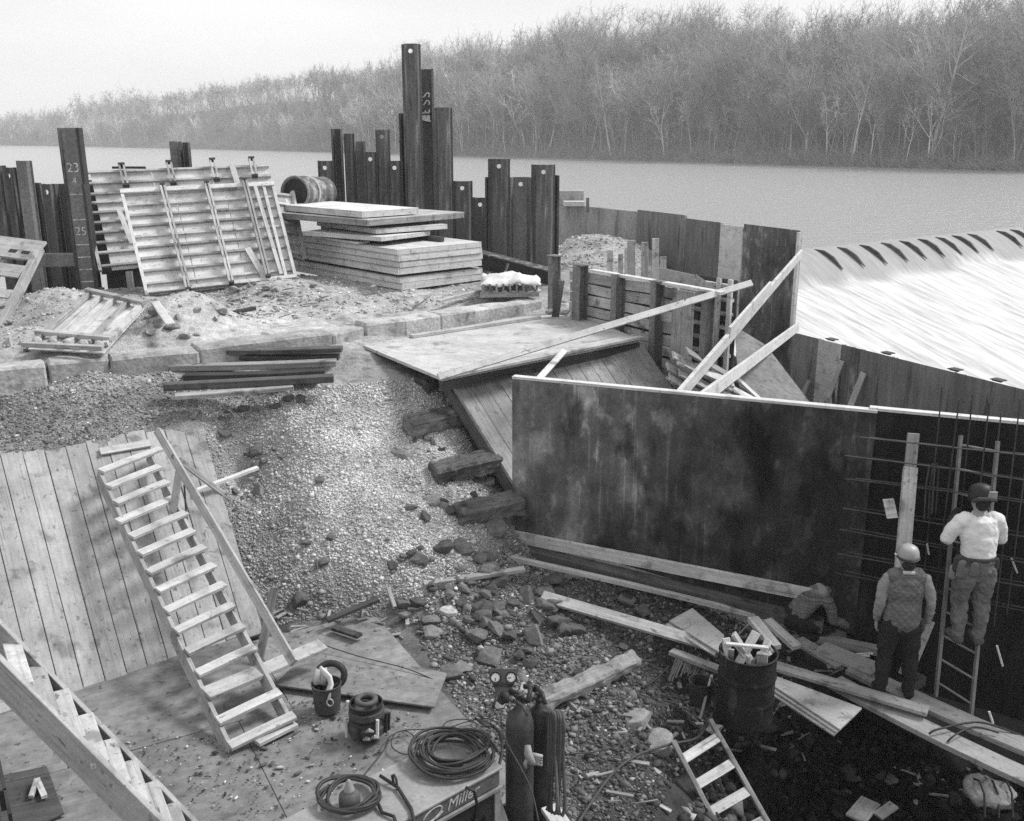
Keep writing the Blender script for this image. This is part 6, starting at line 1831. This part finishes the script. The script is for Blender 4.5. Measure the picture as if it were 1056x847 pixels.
loft_obj('boot', [grow(footL, .014), ([X((-.15, -.02, .06)), X((-.15, -.02, .16))], [.052, .055])], 'darkcloth', p1, .012, 2)
loft_obj('boot', [grow(footR, .014), ([X((.15, -.03, .06)), X((.15, -.03, .16))], [.052, .055])], 'darkcloth', p1, .012, 2)
loft_obj('shirt', [grow(tors, .008), ([*armL[0]], [r + .013 for r in armL[1]]), ([*armR[0]], [r + .013 for r in armR[1]]), ([X((0, .02, 1.46)), X((0, .03, 1.515))], [.075, .068])], 'sleeve', p1, .012, 3, noise_amp=.022)
loft_obj('vest', [([X((0, .0, .9)), X((0, .0, 1.0)), X((0, .02, 1.14)), X((0, .03, 1.28)), X((0, .03, 1.41)), X((0, .02, 1.47))], [.2, .195, .2, .22, .215, .12], .68, rt), ([X((-.15, .02, 1.425)), X((.15, .02, 1.425))], [.1, .1])], 'vest', p1, .012, 3, noise_amp=.025, noise_scale=.14)
mb = MB(); cc = X((0, .045, 1.66))
mb.lathe([(.112, 0), (.118, .008), (.114, .03), (.108, .06), (.088, .1), (.05, .125), (.0, .132)], cc, 24, (0, -.12, 1)); hh = mb.build('cap', 'hat', p1, smooth=True)
mb = MB(); ring = [cc + rt * math.cos(2 * math.pi * k / 24) * .116 + fw * math.sin(2 * math.pi * k / 24) * .122 + Vector((0, 0, -.005 + .02 * math.sin(2 * math.pi * k / 24))) for k in range(24)]
mb.tube(ring, .011, 6, True); mb.build('goggle_strap', 'rubber', hh)
mb = MB(); mb.tube([cc + rt * -.115 + Vector((0, 0, -.005)), cc + rt * -.125 + fw * .03 + Vector((0, 0, .005))], .013, 6); mb.build('strap_clip', 'white', hh)
mb = MB(); mb.tube([X((-.06, -.05, 1.5)), X((0, -.06, 1.505)), X((.06, -.05, 1.5))], .02, 6); mb.build('collar', 'lumber', p1)
loft_obj('hair', [([X((-.03, -.015, 1.56)), X((0, -.03, 1.6)), X((.03, -.015, 1.56))], [.05, .055, .05])], 'hair', p1, .011, 2)
hp = X((.282, .16, .74))
plank('held_board', 'short spotted board held in the right hand of the man in the vest', X((.32, .14, .86)), X((.12, .05, .22)), .16, .025, 'plank', up=(0, -1, .1))

# --- man on the ladder
la0, la1 = Z(983, 730, -6.27), (D(991, 449, 10.75) + D(1029, 455, 10.5)) / 2
base = LN(992, 661, Vector((0, 9.9, 0)), Vector((10, 9.75, 0)))
# foot level on the ladder
best = min((la0.lerp(la1, k / 200) for k in range(200)), key=lambda p: abs(proj(p)[1] - 656))
base = best + Vector((-.0, -.16, .02))
fw = Vector((-.06, 1, 0))
X, rt, fw = person('', base, fw, None, 1.0)
T_ = ([X((0, .0, .88)), X((0, .0, 1.0)), X((0, .03, 1.15)), X((.0, .06, 1.3)), X((.0, .08, 1.42)), X((0, .08, 1.5))], [.15, .155, .165, .19, .185, .09], .62, rt)
gL = ([X((-.09, 0, .9)), X((-.115, .03, .68)), X((-.12, .05, .48)), X((-.12, .0, .28)), X((-.12, -.01, .09))], [.1, .088, .064, .06, .043])
gR = ([X((.09, 0, .9)), X((.115, .02, .68)), X((.12, .04, .48)), X((.12, -.01, .28)), X((.11, -.02, .06))], [.1, .088, .064, .06, .043])
fL = ([X((-.12, -.05, .045)), X((-.125, .05, .045)), X((-.135, .15, .045))], [.045, .044, .036]); fR = ([X((.11, -.06, .02)), X((.115, .04, .03)), X((.125, .14, .03))], [.045, .044, .036])
aL = ([X((-.19, .07, 1.42)), X((-.28, .1, 1.3)), X((-.33, .12, 1.17)), X((-.27, .22, 1.22)), X((-.17, .33, 1.32))], [.058, .053, .044, .038, .028])
aR = ([X((.19, .07, 1.42)), X((.27, .1, 1.28)), X((.29, .12, 1.15)), X((.24, .24, 1.18)), X((.15, .35, 1.26))], [.058, .053, .044, .038, .028])
nk = ([X((0, .08, 1.46)), X((0, .1, 1.56))], [.06, .056])
hd = ([X((0, .1, 1.54)), X((0, .13, 1.61)), X((0, .13, 1.69)), X((0, .12, 1.75))], [.062, .078, .085, .06], 1.22, rt)
fc = ([X((0, .21, 1.64)), X((0, .235, 1.62))], [.018, .012])
hL = ([X((-.17, .33, 1.32)), X((-.12, .38, 1.36)), X((-.1, .4, 1.375))], [.028, .036, .032], .55); hR = ([X((.15, .35, 1.26)), X((.1, .4, 1.29)), X((.08, .42, 1.3))], [.028, .036, .032], .55)
fl = fingers(X((-.1, .4, 1.375)), (rt + fw).normalized(), (-rt + fw).normalized() * -1, Vector((0, 0, 1)), .9); fr = fingers(X((.08, .42, 1.3)), (-rt + fw).normalized(), (rt + fw).normalized() * -1, Vector((0, 0, 1)), .9)
p2 = loft_obj('person', [T_, gL, gR, fL, fR, aL, aR, nk, hd, fc, hL, hR] + fl + fr, 'skin', None, .009, 2)
tag(p2, 'man in a white shirt, jeans and welding hood working high on the ladder', 'person')
loft_obj('jeans', [([X((0, 0, .84)), X((0, 0, .98)), X((0, .01, 1.06))], [.17, .182, .168], .72, rt), grow(gL, .026), grow(gR, .026)], 'denim', p2, .012, 3, noise_amp=.035, noise_scale=.09)
for f_, g_ in ((fL, gL), (fR, gR)):
    loft_obj('boot', [grow(f_, .014), ([g_[0][-1] + Vector((0, 0, -.02)), g_[0][-1] + Vector((0, 0, .09))], [.052, .055])], 'boot', p2, .012, 2)
loft_obj('shirt', [([X((0, .0, 1.03)), X((0, .02, 1.15)), X((.0, .06, 1.3)), X((.0, .08, 1.42)), X((0, .085, 1.485))], [.185, .2, .218, .205, .1], .7, rt), ([X((-.13, .07, 1.44)), X((-.2, .075, 1.41)), X((-.28, .1, 1.29)), X((-.325, .12, 1.18))], [.085, .09, .08, .075]), ([X((.13, .07, 1.44)), X((.2, .075, 1.41)), X((.27, .1, 1.28)), X((.29, .12, 1.16))], [.085, .09, .08, .075])], 'tshirt', p2, .012, 4, noise_amp=.02, noise_scale=.14)
loft_obj('glove', [([X((-.26, .23, 1.23)), X((-.17, .33, 1.32)), X((-.12, .38, 1.36))], [.05, .045, .05])] + [grow(q, .006) for q in fl], 'darkcloth', p2, .011, 2)
mb = MB(); ring = [X((math.cos(2 * math.pi * k / 24) * .19, .01 + math.sin(2 * math.pi * k / 24) * .14, 1.02)) for k in range(24)]
mb.tube(ring, .026, 6, True, flat=.4); tbelt = mb.build('tool_belt', 'leather', p2)
for (x, y, z, s, m_) in ((-.19, -.05, .9, .075, 'denim'), (-.22, .0, .95, .07, 'leather'), (-.1, -.13, .93, .06, 'denim'), (.17, -.06, .95, .055, 'leather'), (-.25, .02, .84, .06, 'sleeve')):
    loft_obj('tool_pouch', [([X((x, y, z + s)), X((x, y, z - s))], [s * .75, s * .9], .6, rt)], m_, tbelt, .012, 2)
mb = MB(); cc = X((0, .11, 1.69))
mb.lathe([(.125, -.06), (.13, -.03), (.128, .02), (.12, .07), (.095, .11), (.05, .13), (0, .135)], cc, 22, (0, .18, 1)); wh = mb.build('welding_hood', 'dark_paint', p2, smooth=True)
mb = MB(); mb.slab([X((.0, .0, 1.67)), X((.13, .03, 1.66)), X((.135, .04, 1.76)), X((.02, -.0, 1.78))], -fw * .02); mb.build('hood_window', 'grey_paint', wh, bevel=.006)
mb = MB(); mb.tube([X((-.13, .02, 1.66)), X((-.1, -.03, 1.7)), X((.02, -.04, 1.7)), X((.1, -.02, 1.68))], .022, 6); mb.build('head_band', 'steel', wh)
loft_obj('hair', [([X((0, .05, 1.58)), X((0, .05, 1.66))], [.07, .08])], 'hair', p2, .012, 2)

# --- crouching man
base = Z(840, 654, -6.15)
fw = Vector((1, .2, 0))
X, rt, fw = person('', base, fw, None, 1.0)
T_ = ([X((0, -.32, .24)), X((0, -.27, .34)), X((0, -.13, .49)), X((0, .03, .6)), X((0, .1, .635))], [.14, .15, .165, .165, .09], .66, rt)
gL = ([X((-.1, -.3, .26)), X((-.13, .0, .38)), X((-.14, .22, .42)), X((-.14, .18, .22)), X((-.14, .12, .08))], [.1, .086, .064, .056, .042])
gR = ([X((.1, -.3, .24)), X((.14, -.06, .2)), X((.15, .12, .12)), X((.15, -.05, .06)), X((.15, -.3, .06))], [.1, .086, .064, .056, .042])
fL = ([X((-.14, .1, .04)), X((-.14, .22, .03))], [.045, .036]); fR = ([X((.15, -.32, .06)), X((.16, -.42, .05))], [.045, .036])
aR = ([X((.17, .03, .56)), X((.22, .07, .44)), X((.24, .1, .31)), X((.21, .24, .24)), X((.17, .36, .16))], [.056, .05, .044, .038, .028])
aL = ([X((-.17, .05, .56)), X((-.2, .2, .46)), X((-.18, .27, .34)), X((-.1, .34, .24)), X((-.04, .4, .16))], [.056, .05, .044, .038, .028])
nk = ([X((0, .09, .63)), X((0, .22, .655))], [.06, .056])
hd = ([X((0, .26, .64)), X((0, .33, .65)), X((0, .4, .665)), X((0, .45, .67))], [.066, .088, .088, .06], 1.15, rt)
fc = ([X((0, .42, .565)), X((0, .435, .55))], [.018, .012])
hL = ([X((-.04, .4, .16)), X((0, .44, .11))], [.03, .036], .6); hR = ([X((.17, .36, .16)), X((.14, .42, .11))], [.03, .036], .6)
fl = fingers(X((0, .445, .1)), (fw + Vector((0, 0, -1))).normalized(), -fw, rt, .9); fr = fingers(X((.138, .425, .105)), (fw + Vector((0, 0, -1))).normalized(), -fw, -rt, .9)
p3 = loft_obj('person', [T_, gL, gR, fL, fR, aL, aR, nk, hd, fc, hL, hR] + fl + fr, 'skin', None, .009, 2)
tag(p3, 'man in a checked jacket and cap crouching at the foot of the dark form', 'person')
loft_obj('jacket', [grow(T_, .026), ([*aR[0]], [r + .022 for r in aR[1]]), ([*aL[0]], [r + .022 for r in aL[1]])], 'plaid', p3, .012, 4, noise_amp=.014, noise_scale=.14)
loft_obj('trousers', [([X((0, -.34, .22)), X((0, -.27, .33))], [.165, .17], .75, rt), grow(gL, .022), grow(gR, .022)], 'darkcloth', p3, .012, 3, noise_amp=.03)
for f_ in (fL, fR): loft_obj('boot', [grow(f_, .014)], 'boot', p3, .012, 2)
loft_obj('yoke', [([X((-.12, .0, .625)), X((.12, .0, .625))], [.1, .1], .7)], 'sleeve', p3, .012, 4)
loft_obj('cap', [([X((0, .31, .69)), X((0, .37, .705)), X((0, .44, .71))], [.085, .108, .09], 1.0), ([X((-.06, .5, .66)), X((.06, .5, .66))], [.03, .03], .5)], 'hat', p3, .011, 3)
mb = MB(); mb.tube([X((-.12, .13, .55)), X((-.09, .15, .66)), X((0, .16, .72)), X((.09, .15, .66)), X((.12, .13, .55))], .03, 8); mb.build('shoulder_strap', 'rubber', p3)
mb = MB(); mb.tube([Z(824, 632, -5.9), Z(826, 645, -6.02)], .016, 6); tag(mb.build('white_pin', 'white'), 'white marker stick standing in front of the crouching man', 'pin')
# ================================================================== ROCKS
def rock_mesh(seed, n=2, flat=.62, jag=.5):
    import bmesh
    bm = bmesh.new()
    bmesh.ops.create_icosphere(bm, subdivisions=4, radius=1.0)
    rg_ = random.Random(seed)
    off = Vector((rg_.uniform(-50, 50), rg_.uniform(-50, 50), rg_.uniform(-50, 50)))
    planes = []
    for _ in range(15):
        d = Vector((rg_.gauss(0, 1), rg_.gauss(0, 1), rg_.gauss(0, 1))).normalized()
        planes.append((d, rg_.uniform(.5, .82)))
    sc = Vector((rg_.uniform(.8, 1.2), rg_.uniform(.65, 1.0), flat * rg_.uniform(.8, 1.2)))
    for v in bm.verts:
        p = v.co.copy()
        for d, h in planes:
            k = p.dot(d)
            if k > h: p -= d * (k - h) * .97
        p *= 1 + jag * .16 * noise.fractal(p * 1.3 + off, 1.0, 2.1, 5)
        v.co = Vector((p.x * sc.x, p.y * sc.y, p.z * sc.z))
    me = bpy.data.meshes.new('rock')
    bm.to_mesh(me); bm.free()
    me.materials.append(M['rock'])
    return me
RM = [[rock_mesh(40 + k, jag=random.uniform(.3, .9)) for k in range(7)], ]
RT = {}
def rock(px, py, rpx, lab, group=None, tone=1.0, sink=.3, at=None):
    p = at if at is not None else G(px, py)
    dep = p.y * CP - (p.z - CAMZ) * SP
    r_ = rpx * dep / FPX
    k = random.randrange(7)
    key = (k, round(tone, 1))
    if key not in RT:
        me = RM[0][k].copy()
        a = me.attributes.new('tone', 'FLOAT', 'POINT'); a.data.foreach_set('value', np.full(len(me.vertices), key[1], np.float32))
        RT[key] = me
    o = obj_of('rock', RT[key], p + Vector((0, 0, r_ * .6 * (1 - 2 * sink))))
    o.scale = (r_, r_, r_)
    o.rotation_euler = (random.uniform(-.35, .35), random.uniform(-.35, .35), random.uniform(0, 6.28))
    return tag(o, lab, 'rock', group)
# single rocks one can name
rock(310, 622, 15, 'dark rounded boulder lying right of the handrail post of the ladder stair', tone=.6)
rock(462, 634, 13, 'pale squared stone standing out among the dark ones left of the rubble', tone=2.6)
rock(494, 658, 17, 'big dark faceted stone right of the pale squared one', tone=.8)
rock(543, 617, 17, 'large grey boulder where the long plank starts', tone=.9)
rock(513, 628, 13, 'flat dark stone between the large grey boulder and the pale squared one', tone=.7)
rock(508, 682, 17, 'rounded stone just above the twin dials', tone=.8)
rock(645, 623, 14, 'round boulder between the long pole and the long plank', tone=.75)
rock(497, 675, 11, 'small round stone left of the one above the twin dials', tone=.8)
rock(474, 567, 15, 'boulder below the squared timber left of the big form', tone=.9)
rock(512, 548, 16, 'broad stone touching the lower left corner of the big form', tone=.9)
rock(446, 519, 13, 'pale stone left of the squared timber', tone=1.7, sink=.4)
rock(540, 710, 8, 'pale crumbled stone right of the valve of the gas cylinders', tone=2.4)
rock(655, 744, 22, 'broad flat dusty stone beside the pit ladder', tone=1.3, sink=.45)
rock(678, 770, 24, 'big flat pale slab of rock at the head of the pit ladder', tone=1.5, sink=.45)
rock(735, 755, 13, 'flat stone wedged between the rails of the pit ladder', tone=1.3)
rock(580, 327, 7, 'pale broken stone at the corner of the platform by the capped piles', tone=2.0, sink=.1, at=Z(583, 326, -3.22))
rock(566, 323, 6, 'second pale stone beside the broken one by the capped piles', tone=2.2, sink=.1, at=Z(566, 324, -3.22))
rock(330, 497, 9, 'flat stone lying alone in the upper gravel bank', tone=.9, sink=.4)
rock(412, 468, 14, 'flat half buried slab in the upper gravel bank', tone=1.3, sink=.55)
rock(265, 465, 13, 'half buried dark stone right of the bulkhead top corner', tone=.8, sink=.5)
rock(268, 505, 13, 'faint flat stone in the gravel right of the handrail stick', tone=1.3, sink=.6)
rock(232, 448, 10, 'small dark stone at the top corner of the bulkhead', tone=.7)
for k in range(9):
    rock(232 + k * 11 + random.uniform(-3, 3), 424 - k * 1.2 + random.uniform(-3, 4), random.uniform(5, 10), 'grey cobble in the row below the timber pile', 'cobbles below the timber pile', random.choice([.7, .9, 1.1]), .25)
zones = [(400, 565, 530, 645, 46, 6, 15, 'broken dark stone where the gravel bank meets the rubble', 'broken stones at the foot of the bank', (.5, .7, .9)),
         (420, 430, 530, 560, 28, 3, 9, 'broken rock among the rotten timber ends', 'rocks among the timber ends', (.5, .8, 1.1, 1.4)),
         (540, 600, 700, 700, 18, 6, 15, 'dark stone in the rubble around the long plank', 'stones around the long plank', (.35, .5, .7)),(440, 590, 610, 705, 44, 8, 17, 'dark cobble in the rubble left of the long plank', 'cobbles in the middle rubble', (.5, .7, .9, 1.1)),
         (505, 690, 620, 730, 12, 4, 9, 'pale lumpy stone in the rubble behind the gas cylinders', 'stones behind the gas cylinders', (1.4, 2.0, 1.1)),
         (560, 740, 650, 840, 14, 3, 8, 'dusty stone in the gravel between the hanging hoses and the pit ladder', 'stones by the hanging hoses', (.7, 1.0, 1.5)),
         (235, 450, 470, 600, 24, 4, 11, 'stone half sunk in the gravel bank', 'stones in the gravel bank', (.7, .9, 1.2)),
         (5, 300, 40, 366, 8, 4, 9, 'pale rubble lump behind the curb at the left edge', 'rubble lumps at left', (1.6, 2.2)),
         (150, 318, 230, 350, 12, 4, 10, 'pale rubble lump between the lying panel and the front wall form', 'rubble lumps by the lying panel', (1.4, 2.0, 1.0)),
         (235, 285, 330, 312, 18, 3, 7, 'grey rubble lump at the foot of the front wall form', 'rubble lumps at the foot of the wall forms', (.8, 1.2, 1.7)),
         (570, 312, 600, 332, 6, 2.5, 5, 'small pale stone on the platform corner', 'stones on the platform corner', (1.6, 2.2)),
         (700, 690, 860, 800, 12, 3, 8, 'stone with painted shade on the edge of the pit', 'stones on the edge of the pit', (.15, .3)),
         (840, 790, 1050, 845, 16, 5, 14, 'dark stone in the bottom of the pit', 'stones in the bottom of the pit', (.2, .3, .45)),  # pit shade lies in the dark tones of these and the edge stones
         (580, 235, 660, 272, 9, 2, 5, 'pale stone on the bank behind the lagging wall', 'stones behind the lagging wall', (1.4, 1.9))]
for x0, y0, x1, y1, n_, r0_, r1_, lab, grp, tones in zones:
    for _ in range(n_):
        rock(random.uniform(x0, x1), random.uniform(y0, y1), random.uniform(r0_, r1_) * (random.random() ** .5 * .6 + .5), lab, grp, random.choice(tones), random.uniform(.15, .4))

# ================================================================== GRAVEL (pebbles nobody could count)
ph = (1 + 5 ** .5) / 2
ICO = np.array([(-1, ph, 0), (1, ph, 0), (-1, -ph, 0), (1, -ph, 0), (0, -1, ph), (0, 1, ph), (0, -1, -ph), (0, 1, -ph), (ph, 0, -1), (ph, 0, 1), (-ph, 0, -1), (-ph, 0, 1)]) / math.sqrt(1 + ph * ph)
ICF = np.array([(0, 11, 5), (0, 5, 1), (0, 1, 7), (0, 7, 10), (0, 10, 11), (1, 5, 9), (5, 11, 4), (11, 10, 2), (10, 7, 6), (7, 1, 8), (3, 9, 4), (3, 4, 2), (3, 2, 6), (3, 6, 8), (3, 8, 9), (4, 9, 5), (2, 4, 11), (6, 2, 10), (8, 6, 7), (9, 8, 1)])
rng = np.random.default_rng(11)
def pebbles(name, label, X_, Y_, r_, tone_amp, lift=.2, tonemul=1.0):
    n = len(X_)
    z, tn = near_z(X_, Y_)
    fr_ = np.array([noise.fractal((x * 1.6, y * 1.6, 0.0), 0.9, 2.2, 5) * 0.045 for x, y in zip(X_, Y_)])
    z = z + fr_ + r_ * lift
    sc = r_[:, None] * np.stack([rng.uniform(.8, 1.3, n), rng.uniform(.7, 1.1, n), rng.uniform(.5, .9, n)], 1)
    an = rng.uniform(0, 6.28, n); ca, sa = np.cos(an)[:, None], np.sin(an)[:, None]
    v = ICO[None] * (1 + rng.uniform(-.42, .35, (n, 12, 1))) * sc[:, None, :]
    tl = rng.uniform(-.6, .6, n)[:, None]
    y2 = v[:, :, 1] * np.cos(tl) - v[:, :, 2] * np.sin(tl); z2 = v[:, :, 1] * np.sin(tl) + v[:, :, 2] * np.cos(tl)
    vs = np.stack([v[:, :, 0] * ca - y2 * sa + X_[:, None], v[:, :, 0] * sa + y2 * ca + Y_[:, None], z2 + z[:, None]], 2).reshape(-1, 3)
    fs = (ICF[None] + (np.arange(n) * 12)[:, None, None]).reshape(-1, 3)
    tn = tn * np.array([math.exp(.3 * noise.fractal((a * .9, b * .9, 7.0), 1, 2, 4) + .25 * noise.noise((a * 3.1, b * 3.1, 1.0))) for a, b in zip(X_, Y_)])
    t_ = np.repeat(np.clip(tn * tonemul * np.exp(rng.normal(0, tone_amp, n)), .004, .8), 12)
    o = obj_of(name, mesh_np(name, vs, fs, 'gravel', attrs={'tone': t_}))
    return tag(o, label, 'gravel', kind='stuff')
def scatter(poly, n, zr):
    """random ground points inside a picture polygon"""
    P_ = [Z(px, py, z) for (px, py, z) in poly]
    xs_, ys_ = np.array([p.x for p in P_]), np.array([p.y for p in P_])
    out_x, out_y = [], []
    while sum(map(len, out_x)) < n:
        x = rng.uniform(xs_.min(), xs_.max(), n); y = rng.uniform(ys_.min(), ys_.max(), n)
        ins = np.zeros(n, bool); j = len(xs_) - 1
        for i in range(len(xs_)):
            c_ = ((ys_[i] > y) != (ys_[j] > y)) & (x < (xs_[j] - xs_[i]) * (y - ys_[i]) / (ys_[j] - ys_[i] + 1e-12) + xs_[i])
            ins ^= c_; j = i
        out_x.append(x[ins]); out_y.append(y[ins])
    return np.concatenate(out_x)[:n], np.concatenate(out_y)[:n]
gp_ = [(205, 440, -4.05), (300, 400, -3.6), (440, 392, -3.6), (470, 420, -3.95), (535, 545, -5.3), (520, 570, -5.5), (500, 610, -5.7), (420, 640, -5.8), (300, 640, -5.75), (275, 640, -5.7)]
x, y = scatter(gp_, 85000, 0)
pebbles('gravel_bank', 'pale crushed gravel spilling down the bank in the middle', x, y, rng.gamma(1.1, .0046, len(x)) + .0036, .27, .2, 1.4)
gp2 = [(420, 640, -5.8), (500, 605, -5.7), (540, 560, -5.6), (700, 610, -5.9), (830, 660, -6.2), (790, 740, -6.4), (700, 780, -6.1), (660, 870, -6.1), (560, 870, -5.95), (500, 770, -5.85)]
x, y = scatter(gp2, 34000, 0)
pebbles('rubble_gravel', 'dark wet gravel between the cobbles in the lower middle', x, y, rng.gamma(1.1, .007, len(x)) + .004, .5, .25, 1.25)
gp3 = [(-60, 500, -4.2), (-60, 415, -3.55), (150, 400, -3.58), (330, 395, -3.58), (240, 440, -4.0), (190, 452, -4.1)]
x, y = scatter(gp3, 17000, 0)
pebbles('path_gravel', 'loose grit on the ledge below the curb', x, y, rng.gamma(1.4, .0045, len(x)) + .003, .4, .15, .85)
gp4 = [(-60, 372, -3.1), (540, 305, -3.1), (570, 280, -3.1), (300, 285, -3.05), (-60, 295, -3.1)]
x, y = scatter(gp4, 9000, 0)
x2, y2_ = scatter([(572, 246, -3.2), (655, 246, -3.2), (690, 282, -3.3), (580, 282, -3.2)], 5000, 0)
x, y = np.concatenate([x, x2]), np.concatenate([y, y2_])
pebbles('plateau_gravel', 'pale crumbs of rubble on the embankment top', x, y, rng.gamma(1.1, .009, len(x)) + .005, .3, .2, 1.05)
gp5 = [(780, 700, -6.3), (1080, 800, -7.4), (1080, 900, -7.5), (700, 900, -6.9), (740, 770, -6.5)]
x, y = scatter(gp5, 5000, 0)
pebbles('pit_gravel', 'rubble in the pit bottom with shade painted into its black tone', x, y, rng.gamma(1.6, .014, len(x)) + .01, .6, .25, 1.2)  # shade of the pit is painted into the pebble tone
# chips and splinters on the plywood floor
nn = 900
x, y = scatter([(300, 690, -5.7), (360, 680, -5.7), (430, 740, -5.7), (480, 760, -5.7), (330, 840, -5.7), (200, 847, -5.7), (120, 790, -5.7), (100, 740, -5.7), (260, 760, -5.7)], nn, 0)
r_ = rng.gamma(1.5, .0035, nn) + .003
v = ICO[None] * (r_[:, None, None] * np.stack([rng.uniform(.6, 2.6, nn), rng.uniform(.6, 1.2, nn), rng.uniform(.3, .6, nn)], 1)[:, None, :])
an = rng.uniform(0, 6.28, nn)[:, None]
vs = np.stack([v[:, :, 0] * np.cos(an) - v[:, :, 1] * np.sin(an) + x[:, None], v[:, :, 0] * np.sin(an) + v[:, :, 1] * np.cos(an) + y[:, None], v[:, :, 2] + .272 + r_[:, None] * .2], 2).reshape(-1, 3)
fs = (ICF[None] + (np.arange(nn) * 12)[:, None, None]).reshape(-1, 3)
tag(obj_of('floor_chips', mesh_np('floor_chips', vs, fs, 'gravel', attrs={'tone': np.repeat(rng.choice([.04, .1, .35, .6], nn, p=[.35, .3, .2, .15]), 12)})), 'crumbs and wood chips littering the plywood floor', 'debris', kind='stuff')
# splinters and wood debris in the rubble, one mass
mb = MB()
for (x0, y0, x1, y1, n_) in ((690, 680, 860, 780, 90), (560, 720, 700, 840, 40), (230, 300, 330, 330, 60), (490, 342, 590, 360, 16), (280, 620, 440, 660, 45), (700, 640, 830, 690, 50), (860, 790, 1050, 845, 14)):
    for _ in range(n_):
        p = G(random.uniform(x0, x1), random.uniform(y0, y1), .03)
        if y1 == 362: p = Z(random.uniform(x0, x1), random.uniform(y0, y1 - 2), -3.27)
        an = random.uniform(0, 6.28); L_ = random.uniform(.05, .28)
        d = Vector((math.cos(an), math.sin(an), random.uniform(-.1, .35))) * L_
        mb.board(p, p + d, random.uniform(.012, .05), random.uniform(.008, .02))
tag(mb.build('wood_splinters', 'timber_l'), 'broken splinters and offcuts strewn through the rubble', 'debris', kind='stuff')
